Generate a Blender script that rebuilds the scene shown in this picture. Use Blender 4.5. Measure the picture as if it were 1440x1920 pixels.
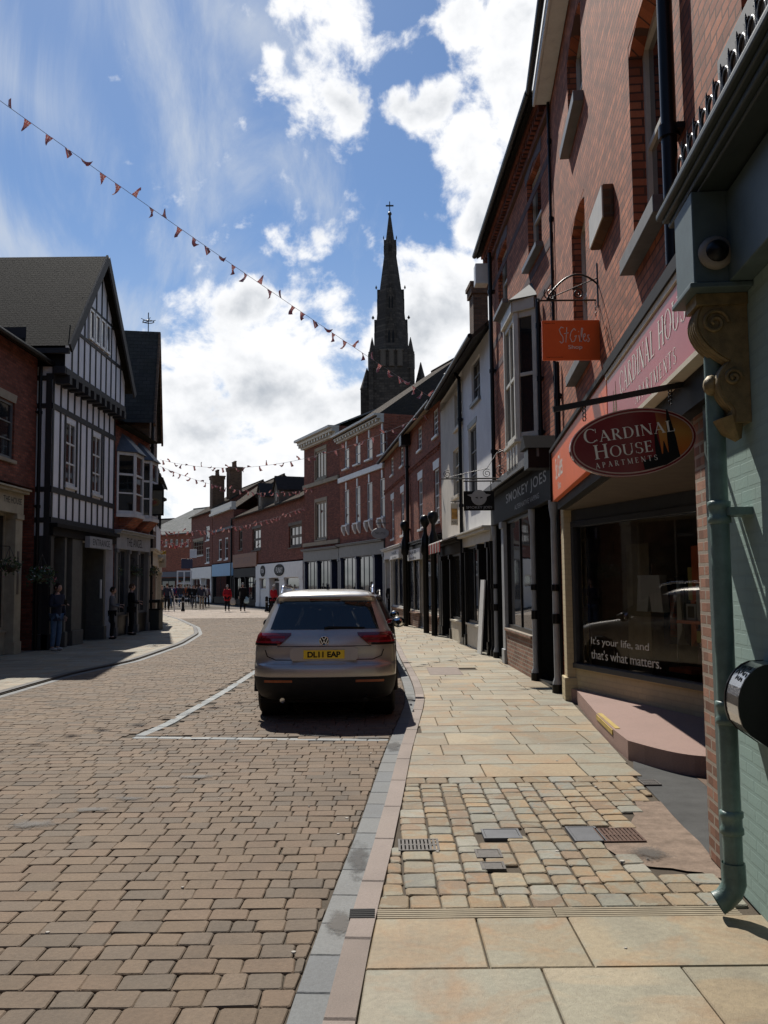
import bpy, bmesh, math, random
from mathutils import Vector, Matrix, noise
random.seed(7)
for o in list(bpy.data.objects): bpy.data.objects.remove(o)
S = bpy.context.scene
COL = S.collection
R = math.radians
# ------------------------------------------------------------ camera
FPX, EYE = 1660.0, 1.7                       # focal length in photo pixels, eye height
PITCH = math.atan(133/1660.0); ROLL = 0.010
cf = Vector((0, math.cos(PITCH), math.sin(PITCH))); cr0 = Vector((1, 0, 0)); cu0 = cr0.cross(cf)
cr = cr0*math.cos(ROLL) - cu0*math.sin(ROLL); cu = cr0*math.sin(ROLL) + cu0*math.cos(ROLL)
CP = Vector((0, 0, EYE))
cam_d = bpy.data.cameras.new('camera'); cam = bpy.data.objects.new('camera', cam_d); COL.objects.link(cam)
cam_d.sensor_fit = 'VERTICAL'; cam_d.sensor_height = 36; cam_d.lens = 36*FPX/1920
cam_d.clip_start = .05; cam_d.clip_end = 3000
cam.matrix_world = Matrix(((cr.x, cu.x, -cf.x, CP.x), (cr.y, cu.y, -cf.y, CP.y), (cr.z, cu.z, -cf.z, CP.z), (0, 0, 0, 1)))
S.camera = cam
def ray(px, py): return cf + cr*((px-720)/FPX) + cu*((960-py)/FPX)
def G(px, py, z=0.0):                        # where a photo pixel meets the level z
    d = ray(px, py); return CP + d*((z-EYE)/d.z)
def P(px, py, Y):                            # where a photo pixel meets the distance Y
    d = ray(px, py); return CP + d*(Y/d.y)
# ------------------------------------------------------------ light
SUNV = Vector((-.25, .84, 1.0)).normalized() # towards the sun
sun_d = bpy.data.lights.new('sun', 'SUN'); sun_d.energy = 4.9; sun_d.angle = R(.5); sun_d.color = (1, .95, .87)
sun = bpy.data.objects.new('sun', sun_d); COL.objects.link(sun)
sun.rotation_euler = SUNV.to_track_quat('Z', 'Y').to_euler(); sun.location = (0, 0, 40)
W = bpy.data.worlds.new('World'); S.world = W; W.use_nodes = True
nt = W.node_tree; nt.nodes.clear()
def wn(t, **k):
    n = nt.nodes.new(t)
    for a, b in k.items(): setattr(n, a, b)
    return n
L = nt.links.new
def wmath(op, a, b=None, c=None, clamp=False):
    n = wn('ShaderNodeMath', operation=op, use_clamp=clamp)
    for i, q in enumerate((a, b, c)):
        if q is None: continue
        if isinstance(q, (int, float)): n.inputs[i].default_value = q
        else: L(q, n.inputs[i])
    return n.outputs[0]
sky = wn('ShaderNodeTexSky', sky_type='NISHITA'); sky.sun_disc = False
sky.sun_elevation = math.asin(SUNV.z); sky.sun_rotation = math.atan2(SUNV.x, SUNV.y)
sky.air_density = 1.0; sky.dust_density = .3; sky.ozone_density = 3.0; sky.altitude = 100
tc = wn('ShaderNodeTexCoord'); sp = wn('ShaderNodeSeparateXYZ'); L(tc.outputs['Generated'], sp.inputs[0])
az = wmath('ARCTAN2', sp.outputs[0], sp.outputs[1]); el = wmath('ARCSINE', sp.outputs[2])
cx = wn('ShaderNodeCombineXYZ'); L(az, cx.inputs[0]); L(el, cx.inputs[1])
AE = cx.outputs[0]
def azel(px, py):
    d = ray(px, py).normalized(); return math.atan2(d.x, d.y), math.asin(d.z)
def wnoise(vec, scale, detail=6, rough=.55, dist=0., off=(0, 0, 0), rot=0, sc=(1, 1, 1)):
    m = wn('ShaderNodeMapping'); L(vec, m.inputs[0]); m.inputs[1].default_value = off
    m.inputs[2].default_value = (0, 0, rot); m.inputs[3].default_value = sc
    n = wn('ShaderNodeTexNoise'); L(m.outputs[0], n.inputs['Vector']); n.inputs['Scale'].default_value = scale
    n.inputs['Detail'].default_value = detail; n.inputs['Roughness'].default_value = rough; n.inputs['Distortion'].default_value = dist
    return n.outputs[0]
def blob(px, py, rx, ry, rot=0, gain=1.5):
    a, e = azel(px, py)
    m = wn('ShaderNodeMapping', vector_type='TEXTURE'); L(AE, m.inputs[0])
    m.inputs[1].default_value = (a, e, 0); m.inputs[2].default_value = (0, 0, R(rot)); m.inputs[3].default_value = (rx/FPX, ry/FPX, 1)
    g = wn('ShaderNodeVectorMath', operation='LENGTH'); L(m.outputs[0], g.inputs[0])
    return wmath('MULTIPLY', wmath('SUBTRACT', 1.0, g.outputs['Value']), gain)
def union(bl):
    o = bl[0]
    for b in bl[1:]: o = wmath('SMOOTH_MAX', o, b, .25)
    return wmath('MAXIMUM', wmath('MINIMUM', o, 1.0), -1.2)
nz_big = wnoise(AE, 9, 9, .58, .35, (3.1, 1.7, 0), 0, (1, 1.25, 1))
nz_puff = wnoise(AE, 26, 6, .6, .2, (8.4, 2.2, 0))
cum = union([blob(520, 700, 190, 175), blob(360, 760, 130, 120), blob(470, 570, 80, 60), blob(635, 600, 70, 60, 20, 1.0), blob(300, 860, 120, 100), blob(690, 780, 260, 120),
             blob(520, 900, 420, 110), blob(780, 640, 130, 130), blob(880, 560, 110, 130), blob(810, 200, 80, 70), blob(755, 185, 55, 36, 25, 1.0), blob(880, 290, 105, 120),
             blob(930, 420, 90, 120), blob(960, 70, 120, 110), blob(880, 40, 70, 60), blob(1010, 200, 120, 170), blob(1150, 400, 180, 400),
             blob(590, 110, 46, 110, -20, .1), blob(640, 50, 50, 60, 0, .3), blob(560, 215, 70, 45, 0, .35), blob(510, 110, 34, 30, 0, .9), blob(520, 5, 70, 30, 0, .3), blob(650, 200, 60, 50, 0, .6),
             blob(1500, 300, 500, 900), blob(-900, 900, 700, 160)])
back = wn('ShaderNodeMapRange'); L(sp.outputs[1], back.inputs[0]); back.inputs[1].default_value = .15; back.inputs[2].default_value = -.25; back.inputs[3].default_value = 0; back.inputs[4].default_value = .75
cum = wmath('ADD', cum, back.outputs[0])
dens = wmath('ADD', cum, wmath('MULTIPLY', wmath('SUBTRACT', nz_big, .5), 3.4))
dens = wmath('ADD', dens, wmath('MULTIPLY', wmath('SUBTRACT', nz_puff, .5), 1.6))
def smooth(v, a, b, t0=0., t1=1.):
    n = wn('ShaderNodeMapRange', interpolation_type='SMOOTHSTEP'); L(v, n.inputs[0])
    for i, q in enumerate((a, b, t0, t1)): n.inputs[1+i].default_value = q
    return n.outputs[0]
cmask = smooth(dens, -.05, .55)
# thin high cloud, drawn out in streaks
ci_n = wnoise(AE, 8, 12, .66, .5, (1.3, 4.2, 0), R(58), (1.0, .38, 1))
ci_r = union([blob(300, 90, 300, 90, -55, .9), blob(350, 260, 170, 80, -70, 1.0), blob(60, 480, 240, 70, -35, 1.2), blob(180, 560, 220, 70, -30, 1.1),
              blob(620, 380, 120, 60, -30, .6), blob(60, 180, 240, 60, -30, .5), blob(450, 40, 160, 60, -20, .7), blob(400, 480, 240, 60, -15, .5)])
ci = smooth(wmath('ADD', ci_r, wmath('MULTIPLY', wmath('SUBTRACT', ci_n, .5), 4.2)), -.35, 1.8, 0, .78)
# white haze near the horizon
hz = smooth(el, .42, .02, 0, .55)
# grey hearts of the big clouds: thick cloud with more cloud above it
g1 = wnoise(AE, 7, 5, .55, .2, (5.5, 9.1, 0), 0, (1, 1.4, 1))
gmask = smooth(wmath('ADD', dens, wmath('MULTIPLY', wmath('SUBTRACT', g1, .5), 5.0)), .5, 2.6)
gcol = wn('ShaderNodeMixRGB'); gcol.inputs[1].default_value = (12.4, 12.5, 12.7, 1); gcol.inputs[2].default_value = (6.0, 6.5, 7.2, 1); L(gmask, gcol.inputs[0])
m1 = wn('ShaderNodeMixRGB'); m1.inputs[2].default_value = (8.2, 8.8, 9.6, 1)
tint = wn('ShaderNodeMixRGB', blend_type='MULTIPLY'); tint.inputs[0].default_value = 1; tint.inputs[2].default_value = (.84, .99, 1.13, 1)
L(sky.outputs[0], tint.inputs[1])
L(wmath('MAXIMUM', ci, hz), m1.inputs[0]); L(tint.outputs[0], m1.inputs[1])
m2 = wn('ShaderNodeMixRGB'); L(cmask, m2.inputs[0]); L(m1.outputs[0], m2.inputs[1]); L(gcol.outputs[0], m2.inputs[2])
SKY_STRENGTH = .072
bg = wn('ShaderNodeBackground'); bg.inputs[1].default_value = SKY_STRENGTH; L(m2.outputs[0], bg.inputs[0])
wo = wn('ShaderNodeOutputWorld'); L(bg.outputs[0], wo.inputs[0])
W.cycles.sampling_method = 'MANUAL'; W.cycles.sample_map_resolution = 512
S.view_settings.view_transform = 'Standard'; S.view_settings.look = 'None'; S.view_settings.exposure = 0.18; S.view_settings.gamma = 1
S.cycles.max_bounces = 5; S.cycles.diffuse_bounces = 2; S.cycles.glossy_bounces = 3; S.cycles.transparent_max_bounces = 8
S.cycles.sample_clamp_indirect = 6
# ------------------------------------------------------------ materials
MATS = {}
class NT:
    def __init__(s, name):
        s.m = bpy.data.materials.new(name); s.m.use_nodes = True; s.t = s.m.node_tree; s.b = s.t.nodes['Principled BSDF']; s.o = s.t.nodes['Material Output']
    def n(s, t, inp=None, **k):
        n = s.t.nodes.new(t)
        for a, b in k.items(): setattr(n, a, b)
        for a, b in (inp or {}).items():
            if hasattr(b, 'is_linked') or isinstance(b, bpy.types.NodeSocket): s.t.links.new(b, n.inputs[a])
            else: n.inputs[a].default_value = b
        return n
    def l(s, a, b): s.t.links.new(a, b)
    def math(s, op, a, b=None, clamp=False):
        n = s.t.nodes.new('ShaderNodeMath'); n.operation = op; n.use_clamp = clamp
        for i, q in enumerate((a, b)):
            if q is None: continue
            if isinstance(q, (int, float)): n.inputs[i].default_value = q
            else: s.l(q, n.inputs[i])
        return n.outputs[0]
    def mix(s, f, a, b, bt='MIX'):
        n = s.t.nodes.new('ShaderNodeMixRGB'); n.blend_type = bt
        for i, q in enumerate((f, a, b)):
            if isinstance(q, (int, float)): n.inputs[i].default_value = q
            elif isinstance(q, (tuple, list)): n.inputs[i].default_value = (*q[:3], 1)
            else: s.l(q, n.inputs[i])
        return n.outputs[0]
    def noise(s, scale, detail=4, rough=.55, vec=None, dist=0):
        n = s.n('ShaderNodeTexNoise', {'Scale': scale, 'Detail': detail, 'Roughness': rough, 'Distortion': dist}); s.l(vec if vec is not None else s.obj(), n.inputs['Vector']); return n.outputs[0]
    def obj(s):
        if not hasattr(s, '_tc'): s._tc = s.n('ShaderNodeTexCoord')
        return s._tc.outputs['Object']
    def rng(s, v, a, b, c=0., d=1.):
        n = s.n('ShaderNodeMapRange'); s.l(v, n.inputs[0])
        for i, q in enumerate((a, b, c, d)): n.inputs[1+i].default_value = q
        return n.outputs[0]
    def bump(s, h, strength=.4, dist=.01, normal=None):
        n = s.n('ShaderNodeBump', {'Strength': strength, 'Distance': dist}); s.l(h, n.inputs['Height'])
        if normal is not None: s.l(normal, n.inputs['Normal'])
        s.l(n.outputs[0], s.b.inputs['Normal']); return n.outputs[0]
    def col(s, c):
        if isinstance(c, (tuple, list)): s.b.inputs['Base Color'].default_value = (*c[:3], 1)
        else: s.l(c, s.b.inputs['Base Color'])
def paint(name, c, rough=.5, metal=0, var=.25, scale=6, bump=.15, spec=.5, coat=0, streak=True):
    if name in MATS: return MATS[name]
    t = NT(name)
    n = t.noise(scale, 6, .65)
    a = t.mix(t.rng(n, .3, .7), [q*(1-var) for q in c], [min(1, q*(1+var*.5)) for q in c])
    if streak:
        mp = t.n('ShaderNodeMapping', {'Scale': (9, 9, 1.2)}); t.l(t.obj(), mp.inputs[0])
        st = t.noise(1.6, 5, .6, mp.outputs[0])
        a = t.mix(t.rng(st, .56, .8, 0, .35), a, [q*.45 for q in c])
    t.col(a)
    t.b.inputs['Roughness'].default_value = rough; t.b.inputs['Metallic'].default_value = metal
    t.b.inputs['Specular IOR Level'].default_value = spec; t.b.inputs['Coat Weight'].default_value = coat
    if bump: t.bump(t.noise(scale*12, 3), bump, .004)
    MATS[name] = t.m; return t.m
def brick(name, c1, c2, mortar, bw=.225, bh=.075, ms=.011, rough=.85, painted=False, soot=.35):
    if name in MATS: return MATS[name]
    t = NT(name)
    sp = t.n('ShaderNodeSeparateXYZ'); t.l(t.obj(), sp.inputs[0])
    cb = t.n('ShaderNodeCombineXYZ'); t.l(t.math('ADD', sp.outputs[0], sp.outputs[1]), cb.inputs[0]); t.l(sp.outputs[2], cb.inputs[1])
    wob = t.n('ShaderNodeTexNoise', {'Scale': 6.0, 'Detail': 2.0}); t.l(cb.outputs[0], wob.inputs['Vector'])
    va = t.n('ShaderNodeVectorMath', operation='SCALE'); t.l(wob.outputs['Color'], va.inputs[0]); va.inputs['Scale'].default_value = .012
    vb = t.n('ShaderNodeVectorMath', operation='ADD'); t.l(cb.outputs[0], vb.inputs[0]); t.l(va.outputs[0], vb.inputs[1])
    br = t.n('ShaderNodeTexBrick', {'Scale': 1.0, 'Brick Width': bw, 'Row Height': bh, 'Mortar Size': ms, 'Mortar Smooth': .15, 'Bias': 0.0,
             'Color1': (*c1, 1), 'Color2': (*c2, 1), 'Mortar': (*mortar, 1)}); t.l(vb.outputs[0], br.inputs['Vector'])
    n2 = t.noise(1.1, 6, .65); n3 = t.noise(55, 3, .6)
    a = t.mix(t.rng(n2, .35, .75, 0, soot), br.outputs[0], [q*.35 for q in c1])
    # odd dark and pale bricks
    v = t.n('ShaderNodeTexWhiteNoise', noise_dimensions='2D')
    row = t.math('FLOOR', t.math('DIVIDE', sp.outputs[2], bh))
    cc = t.math('FLOOR', t.math('DIVIDE', t.math('ADD', t.math('ADD', sp.outputs[0], sp.outputs[1]), t.math('MULTIPLY', t.math('MODULO', row, 2), bw*.5)), bw))
    c2b = t.n('ShaderNodeCombineXYZ'); t.l(cc, c2b.inputs[0]); t.l(row, c2b.inputs[1]); t.l(c2b.outputs[0], v.inputs[0])
    if not painted:
        vv = t.rng(v.outputs[0], 0, 1, .62, 1.3)
        br2 = t.n('ShaderNodeCombineXYZ'); [t.l(vv, br2.inputs[i]) for i in range(3)]
        a2 = t.mix(1.0, a, br2.outputs[0], 'MULTIPLY'); a = t.mix(br.outputs['Fac'], a2, a)
        a = t.mix(t.rng(n3, .35, .75, 0, .3), a, [q*.6 for q in c2])
    t.col(a); t.b.inputs['Roughness'].default_value = rough; t.b.inputs['Specular IOR Level'].default_value = .25
    h = t.math('SUBTRACT', t.math('MULTIPLY', n3, .25), br.outputs['Fac'])
    t.bump(h, .35 if painted else .6, .012)
    MATS[name] = t.m; return t.m
def tiles(name, c1, c2, rw=.2, rh=.14, wall=False):
    if name in MATS: return MATS[name]
    t = NT(name)   # roof mesh carries UV: u along eave, v up the slope, in metres
    uv = t.n('ShaderNodeUVMap')
    br = t.n('ShaderNodeTexBrick', {'Scale': 1.0, 'Brick Width': rw, 'Row Height': rh, 'Mortar Size': .006, 'Mortar Smooth': .3, 'Color1': (*c1, 1), 'Color2': (*c2, 1), 'Mortar': (c1[0]*.3, c1[1]*.3, c1[2]*.3, 1)})
    t.l(uv.outputs[0], br.inputs['Vector'])
    sp = t.n('ShaderNodeSeparateXYZ'); t.l(uv.outputs[0], sp.inputs[0])
    saw = t.math('FRACT', t.math('DIVIDE', sp.outputs[1], rh))
    n = t.noise(1.2, 6, .7); n2 = t.noise(25, 3, .6)
    a = t.mix(t.rng(n, .35, .7, 0, .6), br.outputs[0], [c1[0]*.5, c1[1]*.55, c1[2]*.45])
    a = t.mix(t.rng(n2, .5, .8, 0, .4), a, [min(1, q*1.8) for q in c2])
    t.col(a); t.b.inputs['Roughness'].default_value = .9; t.b.inputs['Specular IOR Level'].default_value = .08
    h = t.math('ADD', t.math('MULTIPLY', t.math('SUBTRACT', 1.0, saw), .8), t.math('MULTIPLY', t.math('ADD', n2, t.math('MULTIPLY', br.outputs['Fac'], -1.0)), .5))
    t.bump(h, .9, .03)
    MATS[name] = t.m; return t.m
def stone(name, cols, grain=40, rough=.75, band=True, stain=.5, spec=.3, oscale=1.5):
    if name in MATS: return MATS[name]
    t = NT(name); geo = t.n('ShaderNodeNewGeometry'); ri = geo.outputs['Random Per Island']
    cr_ = t.n('ShaderNodeValToRGB'); t.l(ri, cr_.inputs[0]); e = cr_.color_ramp; e.interpolation = 'CONSTANT'
    while len(e.elements) < len(cols): e.elements.new(.5)
    for i, c in enumerate(cols): e.elements[i].position = i/len(cols); e.elements[i].color = (*c, 1)
    a = cr_.outputs[0]
    r2 = t.math('FRACT', t.math('MULTIPLY', ri, 37.7))
    v = t.rng(r2, 0, 1, .82, 1.15) if band else t.rng(r2, 0, 1, .92, 1.08); cb = t.n('ShaderNodeCombineXYZ'); [t.l(v, cb.inputs[i]) for i in range(3)]
    a = t.mix(1., a, cb.outputs[0], 'MULTIPLY')
    if band:   # the stone's own sedimentary clouds of colour
        off = t.n('ShaderNodeCombineXYZ'); t.l(t.math('MULTIPLY', ri, 53.), off.inputs[0]); t.l(t.math('MULTIPLY', ri, 91.), off.inputs[2])
        ad = t.n('ShaderNodeVectorMath', operation='ADD'); t.l(t.obj(), ad.inputs[0]); t.l(off.outputs[0], ad.inputs[1])
        bn = t.noise(oscale, 4, .5, ad.outputs[0], 1.2)
        a = t.mix(t.rng(bn, .5, .56, 0, .6), a, (.30, .29, .22)); bn2 = t.noise(oscale*1.7, 5, .6, ad.outputs[0], .8)
        a = t.mix(t.rng(bn2, .52, .68, 0, .55), a, (.36, .20, .09))
    n = t.noise(.9, 7, .68); g_ = t.noise(grain, 3, .7); g2 = t.noise(grain*6, 2, .5)
    a = t.mix(t.rng(n, .45, .75, 0, stain), a, (.07, .06, .05))
    a = t.mix(t.rng(g_, .3, .7, 0, .5), a, t.mix(1., a, (.55, .55, .55), 'MULTIPLY'))
    a = t.mix(t.rng(g2, .62, .72, 0, .5), a, (.03, .025, .02))
    t.col(a); t.b.inputs['Roughness'].default_value = rough; t.b.inputs['Specular IOR Level'].default_value = spec
    t.bump(t.math('ADD', g_, t.math('MULTIPLY', g2, .5)), .5, .006)
    MATS[name] = t.m; return t.m
def glass_dark(name='window_glass', c=(.012, .014, .016), rough=.03, spec=.9):
    if name in MATS: return MATS[name]
    t = NT(name); t.col(c); t.b.inputs['Roughness'].default_value = rough; t.b.inputs['Specular IOR Level'].default_value = spec
    t.bump(t.noise(1.4, 2), .06, .02)
    MATS[name] = t.m; return t.m
def glass_clear(name='clear_glass', tintc=(.92, .95, .93)):
    if name in MATS: return MATS[name]
    t = NT(name); t.t.nodes.remove(t.b)
    tr = t.n('ShaderNodeBsdfTransparent', {'Color': (*tintc, 1)}); gl = t.n('ShaderNodeBsdfGlossy', {'Roughness': .015, 'Color': (1, 1, 1, 1)})
    fr = t.n('ShaderNodeFresnel', {'IOR': 1.5}); mx = t.n('ShaderNodeMixShader'); t.l(t.math('MULTIPLY', fr.outputs[0], 1.8, True), mx.inputs[0]); t.l(tr.outputs[0], mx.inputs[1]); t.l(gl.outputs[0], mx.inputs[2])
    t.l(mx.outputs[0], t.o.inputs[0]); MATS[name] = t.m; return t.m
# ------------------------------------------------------------ mesh helpers
class MB:
    def __init__(s): s.v = []; s.f = []; s.m = []; s.sm = []; s.uv = []
    def face(s, pts, mi=0, sm=False, uv=None):
        b = len(s.v); s.v += [tuple(p) for p in pts]; s.f.append(tuple(range(b, b+len(pts)))); s.m.append(mi); s.sm.append(sm); s.uv.append(uv)
    def raw(s, vs, fs, mi=0, sm=False):
        b = len(s.v); s.v += [tuple(p) for p in vs]
        for f in fs: s.f.append(tuple(b+i for i in f)); s.m.append(mi); s.sm.append(sm); s.uv.append(None)
    def box(s, x0, x1, y0, y1, z0, z1, mi=0, M=None):
        vs = [Vector((x, y, z)) for z in (z0, z1) for y in (y0, y1) for x in (x0, x1)]
        if M is not None: vs = [M @ v for v in vs]
        s.raw(vs, [(0, 2, 3, 1), (4, 5, 7, 6), (0, 1, 5, 4), (2, 6, 7, 3), (0, 4, 6, 2), (1, 3, 7, 5)], mi)
    def bar(s, a, b, w, h=None, mi=0, up=(0, 0, 1)):      # square bar from a to b
        a = Vector(a); b = Vector(b); d = (b-a); ln = d.length
        if ln < 1e-6: return
        d.normalize(); u_ = Vector(up); r_ = d.cross(u_)
        if r_.length < 1e-4: r_ = d.cross(Vector((0, 1, 0)))
        r_.normalize(); u2 = r_.cross(d); h = h or w
        vs = [a + r_*(sx*w/2) + u2*(sz*h/2) + d*t for t in (0, ln) for sx, sz in ((-1, -1), (1, -1), (1, 1), (-1, 1))]
        s.raw(vs, [(0, 1, 2, 3), (7, 6, 5, 4), (0, 4, 5, 1), (1, 5, 6, 2), (2, 6, 7, 3), (3, 7, 4, 0)], mi)
    def tube(s, path, r, n=10, mi=0, cap=True, sm=True, closed=False):
        path = [Vector(p) for p in path]; k = len(path); rr = r if isinstance(r, (list, tuple)) else [r]*k
        vs = []; prev = None
        for i, p in enumerate(path):
            if closed: d = path[(i+1) % k] - path[i-1]
            else: d = path[min(i+1, k-1)] - path[max(i-1, 0)]
            d.normalize()
            if prev is None:
                prev = d.orthogonal().normalized()
            prev = (prev - d*prev.dot(d)); prev = prev.normalized() if prev.length > 1e-5 else d.orthogonal().normalized()
            q = d.cross(prev)
            vs += [p + (prev*math.cos(2*math.pi*j/n) + q*math.sin(2*math.pi*j/n))*rr[i] for j in range(n)]
        fs = []
        for i in range(k if closed else k-1):
            i2 = (i+1) % k
            fs += [(i*n+j, i*n+(j+1) % n, i2*n+(j+1) % n, i2*n+j) for j in range(n)]
        s.raw(vs, fs, mi, sm)
        if cap and not closed: s.face([vs[j] for j in range(n)][::-1], mi); s.face([vs[(k-1)*n+j] for j in range(n)], mi)
    def lathe(s, prof, c=(0, 0, 0), n=16, mi=0, axis='z', sm=True, M=None):
        c = Vector(c); vs = []
        for r_, h in prof:
            for j in range(n):
                a = 2*math.pi*j/n; x, y = r_*math.cos(a), r_*math.sin(a)
                q = Vector((x, y, h)) if axis == 'z' else (Vector((x, h, y)) if axis == 'y' else Vector((h, x, y)))
                if M is not None: q = M @ q
                vs.append(c+q)
        fs = [(i*n+j, i*n+(j+1) % n, (i+1)*n+(j+1) % n, (i+1)*n+j) for i in range(len(prof)-1) for j in range(n)]
        s.raw(vs, fs, mi, sm); k = len(prof)
        if prof[0][0] > 1e-4: s.face([vs[j] for j in range(n)][::-1], mi)
        if prof[-1][0] > 1e-4: s.face([vs[(k-1)*n+j] for j in range(n)], mi)
    def ball(s, c, rx, ry=None, rz=None, n=12, mi=0, M=None):
        ry = ry or rx; rz = rz or rx; c = Vector(c); m_ = max(4, n*2//3)
        vs = [];
        for i in range(m_+1):
            th = math.pi*i/m_
            for j in range(n):
                a = 2*math.pi*j/n; q = Vector((rx*math.sin(th)*math.cos(a), ry*math.sin(th)*math.sin(a), rz*math.cos(th)))
                if M is not None: q = M @ q
                vs.append(c+q)
        s.raw(vs, [(i*n+j, (i+1)*n+j, (i+1)*n+(j+1) % n, i*n+(j+1) % n) for i in range(m_) for j in range(n)], mi, True)
    def prism(s, poly, h0, h1, axis='y', mi=0, sm=False, M=None):   # poly in the two other axes
        def mk(p, h):
            q = Vector((p[0], h, p[1])) if axis == 'y' else (Vector((p[0], p[1], h)) if axis == 'z' else Vector((h, p[0], p[1])))
            return M @ q if M is not None else q
        a = [mk(p, h0) for p in poly]; b = [mk(p, h1) for p in poly]; n = len(poly)
        s.face(a, mi); s.face(b[::-1], mi)
        for i in range(n): s.face([a[i], b[i], b[(i+1) % n], a[(i+1) % n]][::-1], mi, sm)
    def build(s, name, mats, parent=None, bevel=0, subsurf=0, merge=False):
        me = bpy.data.meshes.new(name); me.from_pydata(s.v, [], s.f)
        mats = mats if isinstance(mats, (list, tuple)) else [mats]
        for m in mats: me.materials.append(m)
        me.polygons.foreach_set('material_index', s.m); me.polygons.foreach_set('use_smooth', s.sm)
        if any(u is not None for u in s.uv):
            ul = me.uv_layers.new(name='UVMap'); k = 0
            for pi, p in enumerate(me.polygons):
                for c in range(p.loop_total):
                    if s.uv[pi] is not None: ul.data[p.loop_start+c].uv = s.uv[pi][c]
        if merge:
            bm = bmesh.new(); bm.from_mesh(me); bmesh.ops.remove_doubles(bm, verts=bm.verts, dist=1e-5); bmesh.ops.recalc_face_normals(bm, faces=bm.faces); bm.to_mesh(me); bm.free()
        else:
            bm = bmesh.new(); bm.from_mesh(me); bmesh.ops.recalc_face_normals(bm, faces=bm.faces); bm.to_mesh(me); bm.free()
        me.update(); o = bpy.data.objects.new(name, me); COL.objects.link(o)
        if parent is not None: o.parent = parent
        if bevel:
            b = o.modifiers.new('b', 'BEVEL'); b.width = bevel; b.segments = 2; b.limit_method = 'ANGLE'
        if subsurf:
            b = o.modifiers.new('s', 'SUBSURF'); b.levels = subsurf; b.render_levels = subsurf
        return o
def tag(o, label=None, cat=None, group=None, kind=None):
    for k, v in (('label', label), ('category', cat), ('group', group), ('kind', kind)):
        if v: o[k] = v
    return o
def empty(name, loc=(0, 0, 0), rz=0, label=None, cat=None, group=None):
    o = bpy.data.objects.new(name, None); COL.objects.link(o); o.location = loc; o.rotation_euler = (0, 0, rz); o.empty_display_size = .2
    return tag(o, label, cat, group)
def copy_tree(o, parent=None):
    c = o.copy(); COL.objects.link(c)
    if parent is not None: c.parent = parent
    for ch in [q for q in bpy.data.objects if q.parent == o]: copy_tree(ch, c)
    return c
_dg = None
def text_mesh(body, size=1., offset=0., shear=0., extrude=.0, space=1.):
    cu_ = bpy.data.curves.new('lettering', 'FONT'); cu_.body = body; cu_.size = size; cu_.offset = offset; cu_.shear = shear; cu_.extrude = extrude
    cu_.align_x = 'CENTER'; cu_.align_y = 'CENTER'; cu_.space_character = space; cu_.resolution_u = 4
    o = bpy.data.objects.new('lettering', cu_); COL.objects.link(o)
    dg = bpy.context.evaluated_depsgraph_get(); me = bpy.data.meshes.new_from_object(o.evaluated_get(dg))
    bpy.data.objects.remove(o); bpy.data.curves.remove(cu_)
    return me
def text(body, width, height, to3, mat, parent, name='lettering', offset=0., shear=0., space=1., extrude=.0):
    """letters fitted in width x height; to3 maps (x,y,depth) of the flat text to the parent's space"""
    me = text_mesh(body, 1., offset, shear, extrude, space)
    xs = [v.co.x for v in me.vertices]; ys = [v.co.y for v in me.vertices]
    if not xs: return None
    cx_, cy_ = (max(xs)+min(xs))/2, (max(ys)+min(ys))/2; sx = width/max(1e-6, max(xs)-min(xs)); sy = height/max(1e-6, max(ys)-min(ys))
    for v in me.vertices: v.co = Vector(to3((v.co.x-cx_)*sx, (v.co.y-cy_)*sy, v.co.z))
    me.materials.clear(); me.materials.append(mat); me.name = name
    o = bpy.data.objects.new(name, me); COL.objects.link(o)
    if parent is not None: o.parent = parent
    return o
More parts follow.
